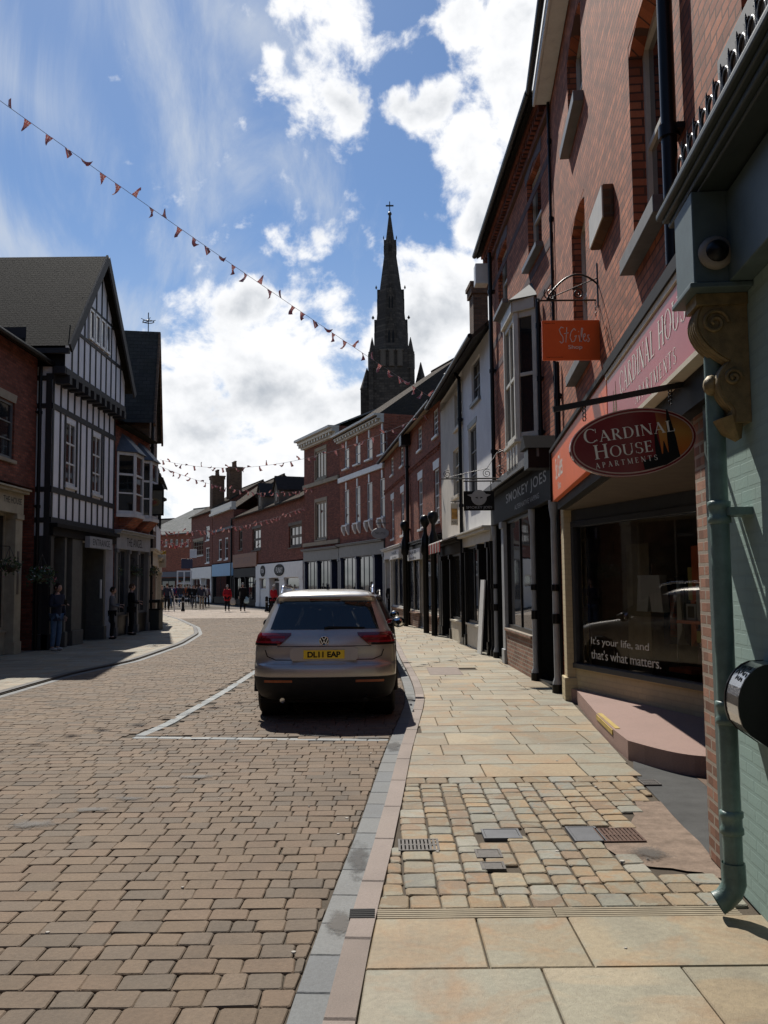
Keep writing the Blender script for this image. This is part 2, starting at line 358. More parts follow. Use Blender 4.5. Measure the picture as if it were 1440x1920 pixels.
# ------------------------------------------------------------ serif capitals drawn stroke by stroke
def glyph(ch):
    P_ = []; T, t = .15, .055
    def bar(x0, y0, x1, y1, w):
        d = Vector((x1-x0, y1-y0)); n_ = Vector((-d.y, d.x)).normalized()*w/2
        P_.append([(x0+n_.x, y0+n_.y), (x0-n_.x, y0-n_.y), (x1-n_.x, y1-n_.y), (x1+n_.x, y1+n_.y)])
    def stem(x, y0=0, y1=1, w=T, sf=(1, 1)):
        P_.append([(x-w/2, y0), (x+w/2, y0), (x+w/2, y1), (x-w/2, y1)])
        if sf[0]: P_.append([(x-w/2-.08, y0), (x+w/2+.08, y0), (x+w/2+.06, y0+.045), (x-w/2-.06, y0+.045)])
        if sf[1]: P_.append([(x-w/2-.06, y1-.045), (x+w/2+.06, y1-.045), (x+w/2+.08, y1), (x-w/2-.08, y1)])
    def arc(cx_, cy_, rx, ry, a0, a1, flip=0, k=14):
        for i in range(k):
            q = []
            for a, s_ in ((a0+(a1-a0)*i/k, 1), (a0+(a1-a0)*(i+1)/k, 1)):
                ca, sa = math.cos(R(a)), math.sin(R(a)); w = t+(T-t)*abs(ca)**1.5
                q.append(((cx_+rx*ca, cy_+ry*sa), (cx_+(rx-w)*ca, cy_+(ry-w*.55-t*.2)*sa)))
            P_.append([q[0][0], q[1][0], q[1][1], q[0][1]])
    w = .8
    if ch == 'C': arc(.44, .5, .42, .51, 48, 312); stem(.76, .68, .96, .04, (0, 0)); stem(.76, .08, .2, .04, (0, 0)); w = .82
    elif ch == 'G': arc(.44, .5, .42, .51, 48, 330); stem(.76, .05, .42, T, (0, 1)); w = .9
    elif ch == 'O': arc(.46, .5, .46, .51, 0, 360, k=28); w = .92
    elif ch == 'A': bar(.1, 0, .42, 1, t); bar(.38, 1, .74, 0, T); bar(.2, .34, .62, .34, t); bar(0, .02, .22, .02, .045); bar(.6, .02, .88, .02, .045); w = .86
    elif ch == 'R': stem(.16); arc(.3, .74, .32, .265, -90, 90); bar(.3, .505, .16, .505, t); bar(.34, .5, .68, 0, T); bar(.16, .975, .3, .975, t); bar(.58, .02, .8, .02, .045); w = .78
    elif ch == 'P': stem(.16); arc(.3, .73, .32, .275, -90, 90); bar(.3, .49, .16, .49, t); bar(.16, .975, .3, .975, t); w = .66
    elif ch == 'D': stem(.16); arc(.34, .5, .46, .505, -90, 90, k=18); bar(.16, .025, .34, .025, t); bar(.16, .975, .34, .975, t); w = .84
    elif ch == 'I': stem(.16); w = .32
    elif ch == 'L': stem(.16); bar(.16, .03, .58, .03, .05); bar(.58, .0, .62, .24, .04); w = .62
    elif ch == 'N': stem(.12, w=t); stem(.76, w=t); bar(.1, .98, .74, .02, T); w = .88
    elif ch == 'H': stem(.16); stem(.74); bar(.16, .52, .74, .52, t); w = .9
    elif ch == 'U': stem(.16, .3, 1, T, (0, 1)); arc(.45, .32, .365, .34, 180, 360); stem(.78, .3, 1, t, (0, 1)); w = .92
    elif ch == 'S': arc(.32, .74, .28, .265, 40, 270); arc(.34, .25, .3, .265, -140, 90); stem(.56, .72, .95, .04, (0, 0)); stem(.06, .05, .26, .04, (0, 0)); w = .66
    elif ch == 'E': stem(.16); bar(.16, .975, .58, .975, .05); bar(.16, .52, .48, .52, .05); bar(.16, .025, .62, .025, .05); stem(.58, .78, 1, .04, (0, 0)); stem(.61, 0, .22, .04, (0, 0)); stem(.48, .42, .62, .035, (0, 0)); w = .68
    elif ch == 'T': stem(.36, sf=(1, 0)); bar(0, .975, .72, .975, .05); stem(.02, .76, 1, .04, (0, 0)); stem(.7, .76, 1, .04, (0, 0)); w = .74
    elif ch == 'M': stem(.12, w=t); stem(.92, w=T); bar(.12, .98, .5, .06, T); bar(.5, .06, .9, .98, t); w = 1.06
    elif ch == ' ': w = .42
    return P_, w
def serif(body, width, height, to3, mat, parent, name='lettering', caps=1.0, track=.1, firstbig=False):
    polys = []; x = 0; nw = True
    for ch in body:
        P_, w = glyph(ch); k = 1.0 if (not firstbig or nw) else .78
        for p in P_: polys.append([(x+a*k, b*k) for a, b in p])
        x += (w+track)*k; nw = ch == ' '
    sx = width/(x-track); mb = MB()
    for i, p in enumerate(polys): mb.face([to3((a*sx-width/2), (b-.5)*height, .0004*(i % 7)) for a, b in p])
    return mb.build(name, mat, parent)
# ------------------------------------------------------------ facades: local x along the front, -y outwards, z up
class Fac:
    def __init__(s, A, B):
        s.A = Vector((A[0], A[1], 0)); s.B = Vector((B[0], B[1], 0)); d = s.B-s.A; s.L = d.length; s.th = math.atan2(d.y, d.x)
        s.d = d.normalized(); s.n = Vector((s.d.y, -s.d.x, 0))       # outward
    def loc(s, px, py, off=0.):
        r_ = ray(px, py); o = s.A + s.n*off; t = (o-CP).dot(s.n)/r_.dot(s.n); p = CP+r_*t
        return (p-s.A).dot(s.d), p.z
    def u(s, px, py=1000, off=0.): return s.loc(px, py, off)[0]
    def z(s, px, py, off=0.): return s.loc(px, py, off)[1]
    def rect(s, x0, x1, yt, yb, off=0.):
        xm, ym = (x0+x1)/2, (yt+yb)/2
        return (s.u(x0, ym, off), s.u(x1, ym, off), s.z(xm, yb, off), s.z(xm, yt, off))
    def w2l(s, X, Y):
        p = Vector((X, Y, 0))-s.A; return p.dot(s.d), -p.dot(s.n)
    def root(s, name, label, cat, group=None): return empty(name, (s.A.x, s.A.y, 0), s.th, label, cat, group)
    def to3(s, uc, zc, off): return lambda x, y, d: (uc+x, -off-d, zc+y)
def wall_front(mb, u0, u1, z0, z1, ops, y=0., rev=.12, mi=0, rmi=None):
    us = sorted({u0, u1, *[min(max(q, u0), u1) for o in ops for q in o[:2]]}); zs = sorted({z0, z1, *[min(max(q, z0), z1) for o in ops for q in o[2:4]]})
    for i in range(len(us)-1):
        for j in range(len(zs)-1):
            a, b, c, d = us[i], us[i+1], zs[j], zs[j+1]; um, zm = (a+b)/2, (c+d)/2
            if any(o[0] < um < o[1] and o[2] < zm < o[3] for o in ops): continue
            mb.face([(a, y, c), (b, y, c), (b, y, d), (a, y, d)], mi)
    rm = mi if rmi is None else rmi
    for a, b, c, d in [o[:4] for o in ops]:
        for q in ([(a, y, c), (a, y+rev, c), (a, y+rev, d), (a, y, d)], [(b, y, c), (b, y+rev, c), (b, y+rev, d), (b, y, d)], [(a, y, d), (b, y, d), (b, y+rev, d), (a, y+rev, d)], [(a, y, c), (b, y, c), (b, y+rev, c), (a, y+rev, c)]):
            mb.face(q, rm)
def window(root, o, nx=1, nz=2, y=.1, fm=None, gm=None, sill=None, lintel=None, fw=.05, bw=.03, sproj=.07, lh=.22, label=None, meet=True, name='window', blind=None):
    a, b, c, d = o[:4]; mb = MB(); t = .05
    mb.box(a, a+fw, y-t, y, c, d); mb.box(b-fw, b, y-t, y, c, d); mb.box(a+fw, b-fw, y-t, y, d-fw, d); mb.box(a+fw, b-fw, y-t, y, c, c+fw*1.3)
    for i in range(1, nx): x = a+fw+(b-a-2*fw)*i/nx; mb.box(x-bw/2, x+bw/2, y-t*.7, y, c+fw, d-fw)
    for j in range(1, nz):
        z = c+fw+(d-c-2*fw)*j/nz; w_ = bw*1.5 if (meet and j*2 == nz) else bw
        mb.box(a+fw, b-fw, y-t*.85, y, z-w_/2, z+w_/2)
    f = mb.build(name, fm, root)
    if label: f['label'] = label
    g = MB(); g.face([(a, y-.012, c), (b, y-.012, c), (b, y-.012, d), (a, y-.012, d)]); g.build('pane', gm or glass_dark(), f)
    if blind:
        q = MB(); q.box(a+fw, b-fw, y-.018, y-.0135, d-fw-(d-c)*blind, d-fw); q.build('blind', paint('blind_cloth', (.5, .48, .42), .9), f)
    if sill is not None:
        q = MB(); q.box(a-.06, b+.06, -sproj, y, c-.09, c-.002); q.build('sill', sill, f, bevel=.006)
    if lintel is not None:
        q = MB(); q.prism([(a-.04, d+.002), (b+.04, d+.002), (b+.12, d+lh), (a-.12, d+lh)], -.015, y-.01); q.build('lintel', lintel, f, bevel=.004)
    return f
def roof_uv(mb, p, th=0.0):
    """roof plane p0..p3: p0,p1 along the eave, p2,p3 along the ridge"""
    p = [Vector(q) for q in p]; ux = (p[1]-p[0]).normalized(); n_ = ux.cross(p[2]-p[1] if len(p) < 4 else p[3]-p[0]).normalized(); vx = n_.cross(ux)
    mb.face(p, 0, uv=[((q-p[0]).dot(ux), (q-p[0]).dot(vx)) for q in p])
def pitched(root, L, ze, zr, depth, mat, over=.3, side=.05, trim=None, y0=0., gut=None, hip=(0, 0), drop=0.):
    """two slopes, eaves parallel to the front"""
    mb = MB(); yr = y0+depth/2; sl = (zr-ze)/(depth/2); ef = ze-over*sl*.55
    a, b = -side, L+side; h0, h1 = hip
    F0, F1 = (a, y0-over, ef), (b, y0-over, ef); K0, K1 = (a, y0+depth+over, ef), (b, y0+depth+over, ef); R0, R1 = (a+h0, yr, zr), (b-h1, yr, zr)
    roof_uv(mb, [F0, F1, R1, R0]); roof_uv(mb, [K1, K0, R0, R1])
    if h0: roof_uv(mb, [K0, F0, R0])
    if h1: roof_uv(mb, [F1, K1, R1])
    dz = .1
    for q0, q1 in ((F0, F1), (F1, R1), (R1, K1), (K1, K0), (K0, R0), (R0, F0)):
        mb.face([q0, q1, (q1[0], q1[1], q1[2]-dz), (q0[0], q0[1], q0[2]-dz)], 0, uv=[(0, 0), (1, 0), (1, .1), (0, .1)])
    mb.face([(p_[0], p_[1], p_[2]-dz) for p_ in (F0, F1, R1, R0)], 1 if trim else 0, uv=[(0, 0)]*4); mb.face([(p_[0], p_[1], p_[2]-dz) for p_ in (K1, K0, R0, R1)], 0, uv=[(0, 0)]*4)
    r_ = mb.build('roof', [mat, trim or mat], root)
    rt = MB(); rt.tube([(a+h0, yr, zr+.02), (b-h1, yr, zr+.02)], .09, 8); rt.build('ridge_tiles', mat if True else None, r_)
    if gut: g = MB(); g.tube([(a, y0-over-.05, ef-.03), (b, y0-over-.05, ef-.03)], .06, 8); g.build('gutter', gut, root)
    return r_
def body(mb, L, ze, depth, zr=None, y0=0., z0=0., e=.003):
    """side and back walls, gable tops when zr is given"""
    a, b = e, L-e
    for x in (a, b):
        if zr: mb.face([(x, y0, z0), (x, y0+depth, z0), (x, y0+depth, ze), (x, y0+depth/2, zr-.12), (x, y0, ze)])
        else: mb.face([(x, y0, z0), (x, y0+depth, z0), (x, y0+depth, ze), (x, y0, ze)])
    mb.face([(a, y0+depth, z0), (b, y0+depth, z0), (b, y0+depth, ze), (a, y0+depth, ze)])
    mb.face([(a, y0, ze), (b, y0, ze), (b, y0+depth, ze), (a, y0+depth, ze)])
def chimney(root, x, y, z0, z1, w, d, mat, pots=3, potm=None):
    mb = MB(); mb.box(x-w/2, x+w/2, y-d/2, y+d/2, z0, z1-.35); mb.box(x-w/2-.06, x+w/2+.06, y-d/2-.06, y+d/2+.06, z1-.35, z1-.12); mb.box(x-w/2-.1, x+w/2+.1, y-d/2-.1, y+d/2+.1, z1-.118, z1)
    c = mb.build('chimney', mat, root)
    for i in range(pots):
        px_ = x+(i-(pots-1)/2)*w/max(1, pots)*1.0; m = MB(); m.lathe([(.13, z1), (.14, z1+.12), (.11, z1+.16), (.1, z1+.5), (.13, z1+.55), (.13, z1+.62)], (px_, y, 0), 10); m.build('chimney_pot', potm or mat, c)
    return c
def pipe(root, u, z0, z1, mat, r=.045, y=-.07, name='downpipe', collars=3, hopper=False):
    mb = MB(); mb.tube([(u, y, z0), (u, y, z1)], r, 12)
    for i in range(collars): z = z0+(z1-z0)*(i+.5)/collars; mb.tube([(u, y, z-.04), (u, y, z+.04)], r*1.35, 12); mb.box(u-r*2, u+r*2, y+r*.6, .0, z-.02, z+.02)
    if hopper: mb.prism([(u-.14, z1+.25), (u+.14, z1+.25), (u+.06, z1-.05), (u-.06, z1-.05)], y-.1, y+.07)
    return mb.build(name, mat, root)
def shopfront(root, u0, u1, z1, items, fm, y=.12, fasc=.5, fm2=None, riser=.55, riserm=None, door=None, cornice=True, pilm=None, gm=None, head=.12, ztext=None):
    """a shop front between u0 and u1 under z1: items = list of (kind, width share)"""
    tot = sum(w for _, w in items); x = u0; fm2 = fm2 or fm; zf = z1-fasc
    fb = MB(); fb.box(u0, u1, -.08, y, zf, z1-.1)
    if cornice: fb.box(u0-.02, u1+.02, -.22, y-.003, z1-.098, z1-.03); fb.box(u0-.03, u1+.03, -.28, y-.006, z1-.028, z1+.02)
    fas = fb.build('fascia', fm2, root, bevel=.008)
    for kind, w_ in items:
        w = (u1-u0)*w_/tot; a, b = x, x+w; x = b
        if kind == 'pil':
            m = MB(); m.box(a+.004, b-.004, -.06, y+.01, .0, zf-.14); m.box(a-.01, b+.01, -.09, y+.007, .0, .3); m.box(a-.01, b+.01, -.1, y+.007, zf-.138, zf-.003)
            m.build('pilaster', pilm or fm, root, bevel=.008)
        elif kind == 'col':
            m = MB(); um = (a+b)/2; rr = min(.045, w*.3); m.lathe([(rr*1.6, 0), (rr*1.6, .16), (rr*1.2, .2), (rr, .25), (rr, zf-.3), (rr*1.2, zf-.25), (rr*1.6, zf-.12), (rr*1.6, zf-.003)], (um, -.02, 0), 14)
            cl_ = m.build('column', pilm or fm, root); [(lambda q: (q.lathe([(rr*ka, za_), (rr*ka, zb_)], (um, -.02, 0), 12), q.build('collar', BLACK, cl_)))(MB()) for ka, za_, zb_ in ((1.3, 1.05, 1.2), (1.3, 1.55, 1.65), (1.9, 0, .13))]
            m = MB(); m.box(a, b, y*.5, y+.01, 0, zf); m.build('jamb', fm, root)
        elif kind in ('win', 'win2', 'win3'):
            k = {'win': 1, 'win2': 2, 'win3': 3}[kind]
            m = MB(); m.box(a, b, y-.1, y+.02, 0, riser); m.box(a-.01, b+.01, y-.14, y+.018, riser-.05, riser+.001); m.build('stall_riser', riserm or fm, root)
            window(root, (a, b, riser, zf), k, 2 if False else 1, y, fm, gm, fw=.06, bw=.05, name='shop_window')
        elif kind == 'door':
            m = MB(); yd = y+.25; m.box(a, b, yd, yd+.05, 0, .35); m.box(a, a+.1, yd-.002, yd+.05, .35, zf-.35); m.box(b-.1, b, yd-.002, yd+.05, .35, zf-.35); m.box(a, b, yd, yd+.05, zf-.35, zf-.25); m.box(a, b, yd-.002, yd+.05, zf-.06, zf)
            dd = m.build('door', door or fm, root)
            m = MB(); m.face([(a+.1, yd+.02, .35), (b-.1, yd+.02, .35), (b-.1, yd+.02, zf), (a+.1, yd+.02, zf)]); m.build('pane', gm or glass_dark(), dd)
            m = MB(); m.tube([(b-.15, yd-.05, 1.0), (b-.15, yd-.05, 1.25)], .015, 6); m.build('handle', MATS['brass'], dd)
            m = MB(); m.box(a-.004, a, 0, yd, 0, zf); m.box(b, b+.004, 0, yd, 0, zf); m.box(a, b, 0, yd+.01, -.0, .05); m.build('door_recess', fm, root)
        elif kind == 'blank':
            m = MB(); m.box(a, b, y-.02, y+.01, 0, zf); m.build('panel', fm, root)
    return fas
# ------------------------------------------------------------ the palette
BR_NEAR = brick('red_pressed_brick', (.49, .165, .08), (.31, .095, .05), (.10, .055, .038), ms=.009, soot=.12)
BR_NEAR2 = brick('orange_red_brick', (.50, .165, .08), (.33, .10, .05), (.09, .055, .045), ms=.009, soot=.2)
BR_OLD = brick('old_brown_brick', (.33, .18, .12), (.25, .12, .075), (.34, .30, .24), ms=.012, soot=.3)
BR_GEO = brick('georgian_red_brick', (.40, .12, .065), (.28, .08, .045), (.22, .14, .10), ms=.009, soot=.3)
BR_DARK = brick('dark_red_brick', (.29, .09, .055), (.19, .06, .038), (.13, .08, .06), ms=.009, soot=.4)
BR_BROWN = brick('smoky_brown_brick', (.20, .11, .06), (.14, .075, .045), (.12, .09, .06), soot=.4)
TEAL = paint('teal_gloss', (.125, .195, .175), .42, 0, .35, 7, .5, .4)
TEAL_D = paint('teal_dark_gloss', (.08, .115, .11), .5, 0, .25, 5)
BLACK = paint('black_gloss', (.009, .009, .009), .35, 0, .3, 5, .08, .25, streak=False)
BLACK_M = paint('black_matt', (.012, .0115, .011), .6, 0, .3, 5, .15, .15)
IRON = paint('black_ironwork', (.012, .012, .012), .4, .0, .3, 20, .3, streak=False)
WHITE = paint('white_paint', (.72, .71, .67), .45, 0, .12, 5)
CREAM = paint('cream_paint', (.62, .55, .42), .55, 0, .2, 4)
CREAM_W = paint('cream_timber', (.58, .54, .45), .45, 0, .15, 5)
RENDER_W = paint('white_render', (.84, .83, .80), .85, 0, .14, 1.2, .5)
RENDER_C = paint('cream_render', (.62, .57, .48), .85, 0, .18, 1.2, .5)
TAN = brick('cream_painted_brick', (.53, .44, .27), (.50, .41, .25), (.46, .38, .24), painted=True, soot=.35)
TEAL_BR = brick('teal_painted_brick', (.28, .385, .345), (.27, .37, .335), (.255, .35, .315), painted=True, soot=.2)
GREYP = paint('grey_paint', (.15, .15, .145), .5, 0, .2, 4)
GREYL = paint('pale_grey_paint', (.36, .37, .37), .5, 0, .2, 4)
TIMBER_B = paint('black_timber', (.022, .020, .019), .7, 0, .35, 10, .6)
ORANGE = paint('orange_sign', (.80, .14, .022), .4, 0, .1, 3, .03, streak=False)
MAROON = paint('maroon_sign', (.19, .022, .026), .22, 0, .1, 3, .02, streak=False)
MAROON_L = paint('rose_fascia', (.42, .06, .07), .3, 0, .12, 2, .02, .3, streak=False)
OFFW = paint('offwhite_lettering', (.78, .74, .66), .5, 0, .05, 5, 0, streak=False)
BRASS = paint('brass', (.6, .42, .15), .25, 1, .1); MATS['brass'] = BRASS
STEEL = paint('brushed_steel', (.55, .56, .58), .22, 1, .08, 9, .05, streak=False)
LEAD = paint('lead_sheet', (.13, .135, .14), .7, 0, .25, 6)
SANDST = paint('dark_sandstone', (.17, .14, .105), .9, 0, .4, 1.5, .9)
SANDST_L = paint('buff_sandstone', (.36, .30, .21), .85, 0, .25, 2, .5)
SPIRE = brick('sooty_sandstone', (.085, .07, .055), (.06, .05, .042), (.04, .035, .03), .7, .35, .03, soot=.6)
GOLD = paint('tarnished_gold', (.23, .165, .07), .55, .25, .4, 18, .5)
NAVY = paint('navy_paint', (.02, .03, .07), .4)
BLUE_S = paint('sky_blue_sign', (.16, .36, .55), .5, 0, .1, 3)
T_CLAY = tiles('clay_roof_tiles', (.075, .055, .038), (.05, .038, .03), .17, .11)
T_SLATE = tiles('welsh_slate', (.072, .066, .058), (.052, .048, .044), .3, .2)
T_PALE = tiles('weathered_slate', (.30, .29, .27), (.22, .22, .21), .3, .22)
GL = glass_dark(); GLC = glass_clear()
# ------------------------------------------------------------ the ground
ROADZ = -.04
def interp(tab):
    tab = sorted(tab)
    def f(y):
        if y <= tab[0][0]: return tab[0][1]
        for (a, b), (c, d) in zip(tab, tab[1:]):
            if y <= c: t = (y-a)/(c-a); return b+(d-b)*t
        return tab[-1][1]
    return f
def smooth_tab(tab, n=3):
    f = interp(tab); ys = [tab[0][0]+(tab[-1][0]-tab[0][0])*i/240 for i in range(241)]; xs = [f(y) for y in ys]
    for _ in range(n): xs = [xs[0]]+[(xs[i-1]+xs[i]*2+xs[i+1])/4 for i in range(1, 240)]+[xs[-1]]
    return interp(list(zip(ys, xs)))
_kr = [(G(x, y).y, G(x, y).x) for x, y in ((663, 1910), (704, 1722), (722, 1640), (737, 1590), (773, 1400), (798, 1312), (789, 1282), (774, 1254), (761, 1233))]
_kr = [(1.0, _kr[0][1]-.06)]+sorted(_kr)+[(23, .42), (28, .30), (33, .0), (38, -.6), (44, -1.5), (50, -3.6), (55, -6.0), (60, -8.5), (70, -13), (90, -22)]
xkr = smooth_tab(sorted(_kr), 4)
_kl = [(G(x, y).y, G(x, y).x) for x, y in ((130, 1262), (250, 1237), (340, 1206), (372, 1187), (368, 1175), (335, 1160), (300, 1150))]
_kl = [(1.0, -5.9), (14, -6.2)]+sorted(_kl)+[(58, -18), (66, -26)]
xkl = smooth_tab(sorted(_kl), 4)
def stone_piece(mb, q, z, bev=.007, drop=.03, cut=0.0, jit=0.0):
    """q: corners counter-clockwise (x,y); a worn block with a rounded arris"""
    pts = []
    n = len(q)
    if cut > 0:
        for i in range(n):
            a, b, c = Vector(q[i-1]), Vector(q[i]), Vector(q[(i+1) % n])
            la, lc = (a-b).length, (c-b).length
            if la < 3*cut or lc < 3*cut: pts.append(b); continue
            pts.append(b+(a-b).normalized()*cut); pts.append(b+(c-b).normalized()*cut)
    else: pts = [Vector(p) for p in q]
    c = sum((Vector(p) for p in pts), Vector((0, 0)))/len(pts)
    tilt = (random.uniform(-jit, jit), random.uniform(-jit, jit)) if jit else (0, 0)
    def zz(p): return z+(p.x-c.x)*tilt[0]+(p.y-c.y)*tilt[1]
    m = len(pts); inn = []
    for p in pts:
        d = c-p; l = d.length; inn.append(p+d*(min(bev*1.5, l*.3)/max(l, 1e-6)))
    vs = [(p.x, p.y, zz(p)) for p in inn]+[(p.x, p.y, zz(p)-bev) for p in pts]+[(p.x, p.y, z-drop) for p in pts]
    fs = [tuple(range(m))]+[(m+i, m+(i+1) % m, (i+1) % m, i) for i in range(m)]+[(2*m+i, 2*m+(i+1) % m, m+(i+1) % m, m+i) for i in range(m)]
    b = len(mb.v); mb.v += vs
    for k, f in enumerate(fs): mb.f.append(tuple(b+i for i in f)); mb.m.append(0); mb.sm.append(False); mb.uv.append(None)
def fast_build(mb, name, mat, kind='structure', label=None):
    me = bpy.data.meshes.new(name); me.from_pydata(mb.v, [], mb.f); me.materials.append(mat); me.update()
    o = bpy.data.objects.new(name, me); COL.objects.link(o); o['kind'] = kind; return o
def sheet(name, pts, z, mat):
    mb = MB(); mb.face([(p[0], p[1], z) for p in pts]); return fast_build(mb, name, mat)
def flat(name, c, rough=.9, scale=3., var=.3):
    t = NT(name); n = t.noise(scale, 8, .7); n2 = t.noise(120, 3, .7)
    a = t.mix(t.rng(n, .3, .7), [q*(1-var) for q in c], [q*(1+var*.6) for q in c]); a = t.mix(t.rng(n2, .35, .75, 0, .5), a, [q*.4 for q in c])
    t.col(a); t.b.inputs['Roughness'].default_value = rough; t.b.inputs['Specular IOR Level'].default_value = .2
    t.bump(n2, .5, .008); return t.m
JOINT = flat('joint_sand', (.10, .08, .058)); ASPH = flat('asphalt', (.095, .095, .092)); CONC = flat('pink_concrete', (.28, .21, .16), .95, 7, .45)
EARTH = flat('far_ground', (.16, .14, .12))
ROADM = stone('red_brown_block_paving', [(.200, .148, .103), (.185, .136, .093), (.212, .154, .104), (.182, .140, .102), (.196, .142, .095), (.165, .130, .096), (.205, .145, .098)], 45, .8, band=False, stain=.45, spec=.22)
FLAGM = stone('york_stone', [(.335, .265, .17), (.35, .285, .185), (.32, .25, .155), (.345, .29, .20), (.31, .275, .20), (.345, .26, .155)], 30, .66, True, .5, .3, 1.3)
SETTM = stone('sandstone_setts', [(.315, .235, .145), (.335, .27, .175), (.29, .215, .13), (.325, .305, .245), (.30, .23, .145), (.34, .245, .14), (.29, .205, .13), (.28, .27, .22)], 40, .75, True, .5, .3, 3.5)
KERBM = stone('pink_granite', [(.29, .235, .20), (.27, .215, .18), (.305, .245, .21)], 120, .7, False, .35)
CHANM = stone('blue_grey_channel', [(.155, .165, .165), (.175, .18, .175), (.14, .15, .155)], 50, .65, False, .35)
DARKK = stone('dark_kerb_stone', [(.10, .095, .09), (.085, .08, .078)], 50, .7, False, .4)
LEFTM = stone('left_flagstones', [(.33, .285, .215), (.35, .30, .225), (.30, .27, .21), (.34, .275, .19)], 40, .75, True, .4, .3, 1.5)
PINKM = stone('pale_pink_paving', [(.38, .30, .24), (.36, .285, .22), (.40, .32, .25), (.34, .28, .22)], 40, .8, False, .3)
# base sheets
o = sheet('ground', [(-400, -60), (400, -60), (400, 700), (-400, 700)], -.085, EARTH)
ys = [1+i*.5 for i in range(0, 150)]
mb = MB()
for y0, y1 in zip(ys, ys[1:]): mb.face([(xkl(y0), y0, ROADZ-.013), (xkr(y0)-.1, y0, ROADZ-.013), (xkr(y1)-.1, y1, ROADZ-.013), (xkl(y1), y1, ROADZ-.013)])
fast_build(mb, 'road_bed', JOINT)
mb = MB()
for y0, y1 in zip(ys[:110], ys[1:111]): mb.face([(xkr(y0)-.11, y0, -.018), (6, y0, -.018), (6, y1, -.018), (xkr(y1)-.11, y1, -.018)])
fast_build(mb, 'pavement_bed', JOINT)
mb = MB()
for y0, y1 in zip(ys[14:], ys[15:]): mb.face([(-14 if y0 < 36 else -40, y0, -.018), (xkl(y0)+.02, y0, -.018), (xkl(y1)+.02, y1, -.018), (-14 if y0 < 36 else -40, y1, -.018)])
fast_build(mb, 'left_pavement_bed', JOINT)
# carriageway: rows of tumbled blocks across the street, in three lengths
rnd = random.Random(3)
# the parking bay is marked by lines of blue-grey blocks set flush in the paving
bayA, bayC = G(258, 1382, ROADZ), G(745, 1387, ROADZ)
bay_pts = [G(x, y, ROADZ) for x, y in ((258, 1382), (310, 1360), (362, 1330), (410, 1303), (450, 1278), (480, 1258))]
bay_pts += [Vector((bay_pts[-1].x+.12, 18.5, 0)), Vector((bay_pts[-1].x+.05, 22, 0)), Vector((-2.0, 25, 0)), Vector((-.9, 28, 0))]
bay_side = interp([(p.y, p.x) for p in bay_pts])
BW = .13
mb = MB(); pk = MB()
y = 1.6; ri = 0
while y < 62:
    rh = .158 if y < 46 else .30
    y1 = y+rh; xl0 = xkl((y+y1)/2)+.0; x = xl0+rnd.uniform(-.2, 0); tilt = .004*math.sin(ri*.7)+.012
    xe = xkr(y)-.135-.155
    tgt = mb if y < 46 else pk
    while x < xe:
        w = rnd.choice((.24, .24, .16, .16, .12, .2)) if y < 46 else rnd.choice((.45, .6, .3))
        x1 = x+w
        if y < 46 and (x < -14 or x > 2): x = x1; continue
        g_ = .005 if y < 46 else .006
        a, b = x+g_/2, x1-g_/2
        def cl(v, yy, lo=True): return min(max(v, xkl(yy)+.005), xkr(yy)-.135-.16)
        yc = (y+y1)/2; wob = (x+6)*tilt*.0
        q = [(cl(a, y), y+g_/2), (cl(b, y), y+g_/2), (cl(b, y1), y1-g_/2), (cl(a, y1), y1-g_/2)]
        if q[1][0]-q[0][0] > .02 and q[2][0]-q[3][0] > .02:
            near = y < 13
            j = .006 if near else 0
            q = [(px_+rnd.uniform(-j, j), py_+rnd.uniform(-j, j)) for px_, py_ in q]
            xm = (q[0][0]+q[1][0])/2
            inbay = False
            if bayA.y-.04 < yc < 28:
                bx = bay_side(yc)
                if abs(xm-bx) < BW*.5+.02 : inbay = True
            if abs(yc-(bayA.y+(bayC.y-bayA.y)*(xm-bayA.x)/(bayC.x-bayA.x))) < .075 and xm > bayA.x-.05: inbay = True
            if not inbay:
                stone_piece(tgt, q, ROADZ+rnd.uniform(-.0025, .0025)+(.004 if y >= 46 else 0), 0.005 if near else .005, .024, .010 if near else 0, .012 if near else 0)
        x = x1
    y = y1; ri += 1
road = fast_build(mb, 'road', ROADM); pinkp = fast_build(pk, 'far_paving', PINKM)
mb = MB()
def along(pts, seg, w, z, side=0., mb=None, gap=.006, bev=.006, jit=0.):
    """blocks laid end to end along a line; side shifts them to the left of travel"""
    pts = [Vector((p[0], p[1])) for p in pts]; D = [0]
    for a, b in zip(pts, pts[1:]): D.append(D[-1]+(b-a).length)
    def at(s):
        for i in range(len(D)-1):
            if s <= D[i+1] or i == len(D)-2:
                t = (s-D[i])/max(1e-6, D[i+1]-D[i]); return pts[i].lerp(pts[i+1], t), (pts[i+1]-pts[i]).normalized()
    s = 0
    while s < D[-1]-.05:
        l = seg*rnd.uniform(.9, 1.1); e = min(s+l, D[-1]); (p0, d0), (p1, d1) = at(s+gap/2), at(e-gap/2)
        n0, n1 = Vector((-d0.y, d0.x)), Vector((-d1.y, d1.x)); sd = side+rnd.uniform(-jit, jit)
        stone_piece(mb, [tuple(p0+n0*(sd+w)), tuple(p0+n0*sd), tuple(p1+n1*sd), tuple(p1+n1*(sd+w))], z+rnd.uniform(-.001, .001), bev, .05); s = e
along([(bayA.x-.05, bayA.y-.02), (bayC.x-.1, bayC.y-.02)], .3, BW, ROADZ+.001, 0-.065, mb)
along([(p.x, p.y+.1) for p in bay_pts], .3, BW, ROADZ+.001, -BW/2, mb)
fast_build(mb, 'parking_bay_line', stone('pale_grey_line_blocks', [(.27, .29, .29), (.24, .26, .26), (.30, .31, .30)], 50, .7, False, .3))
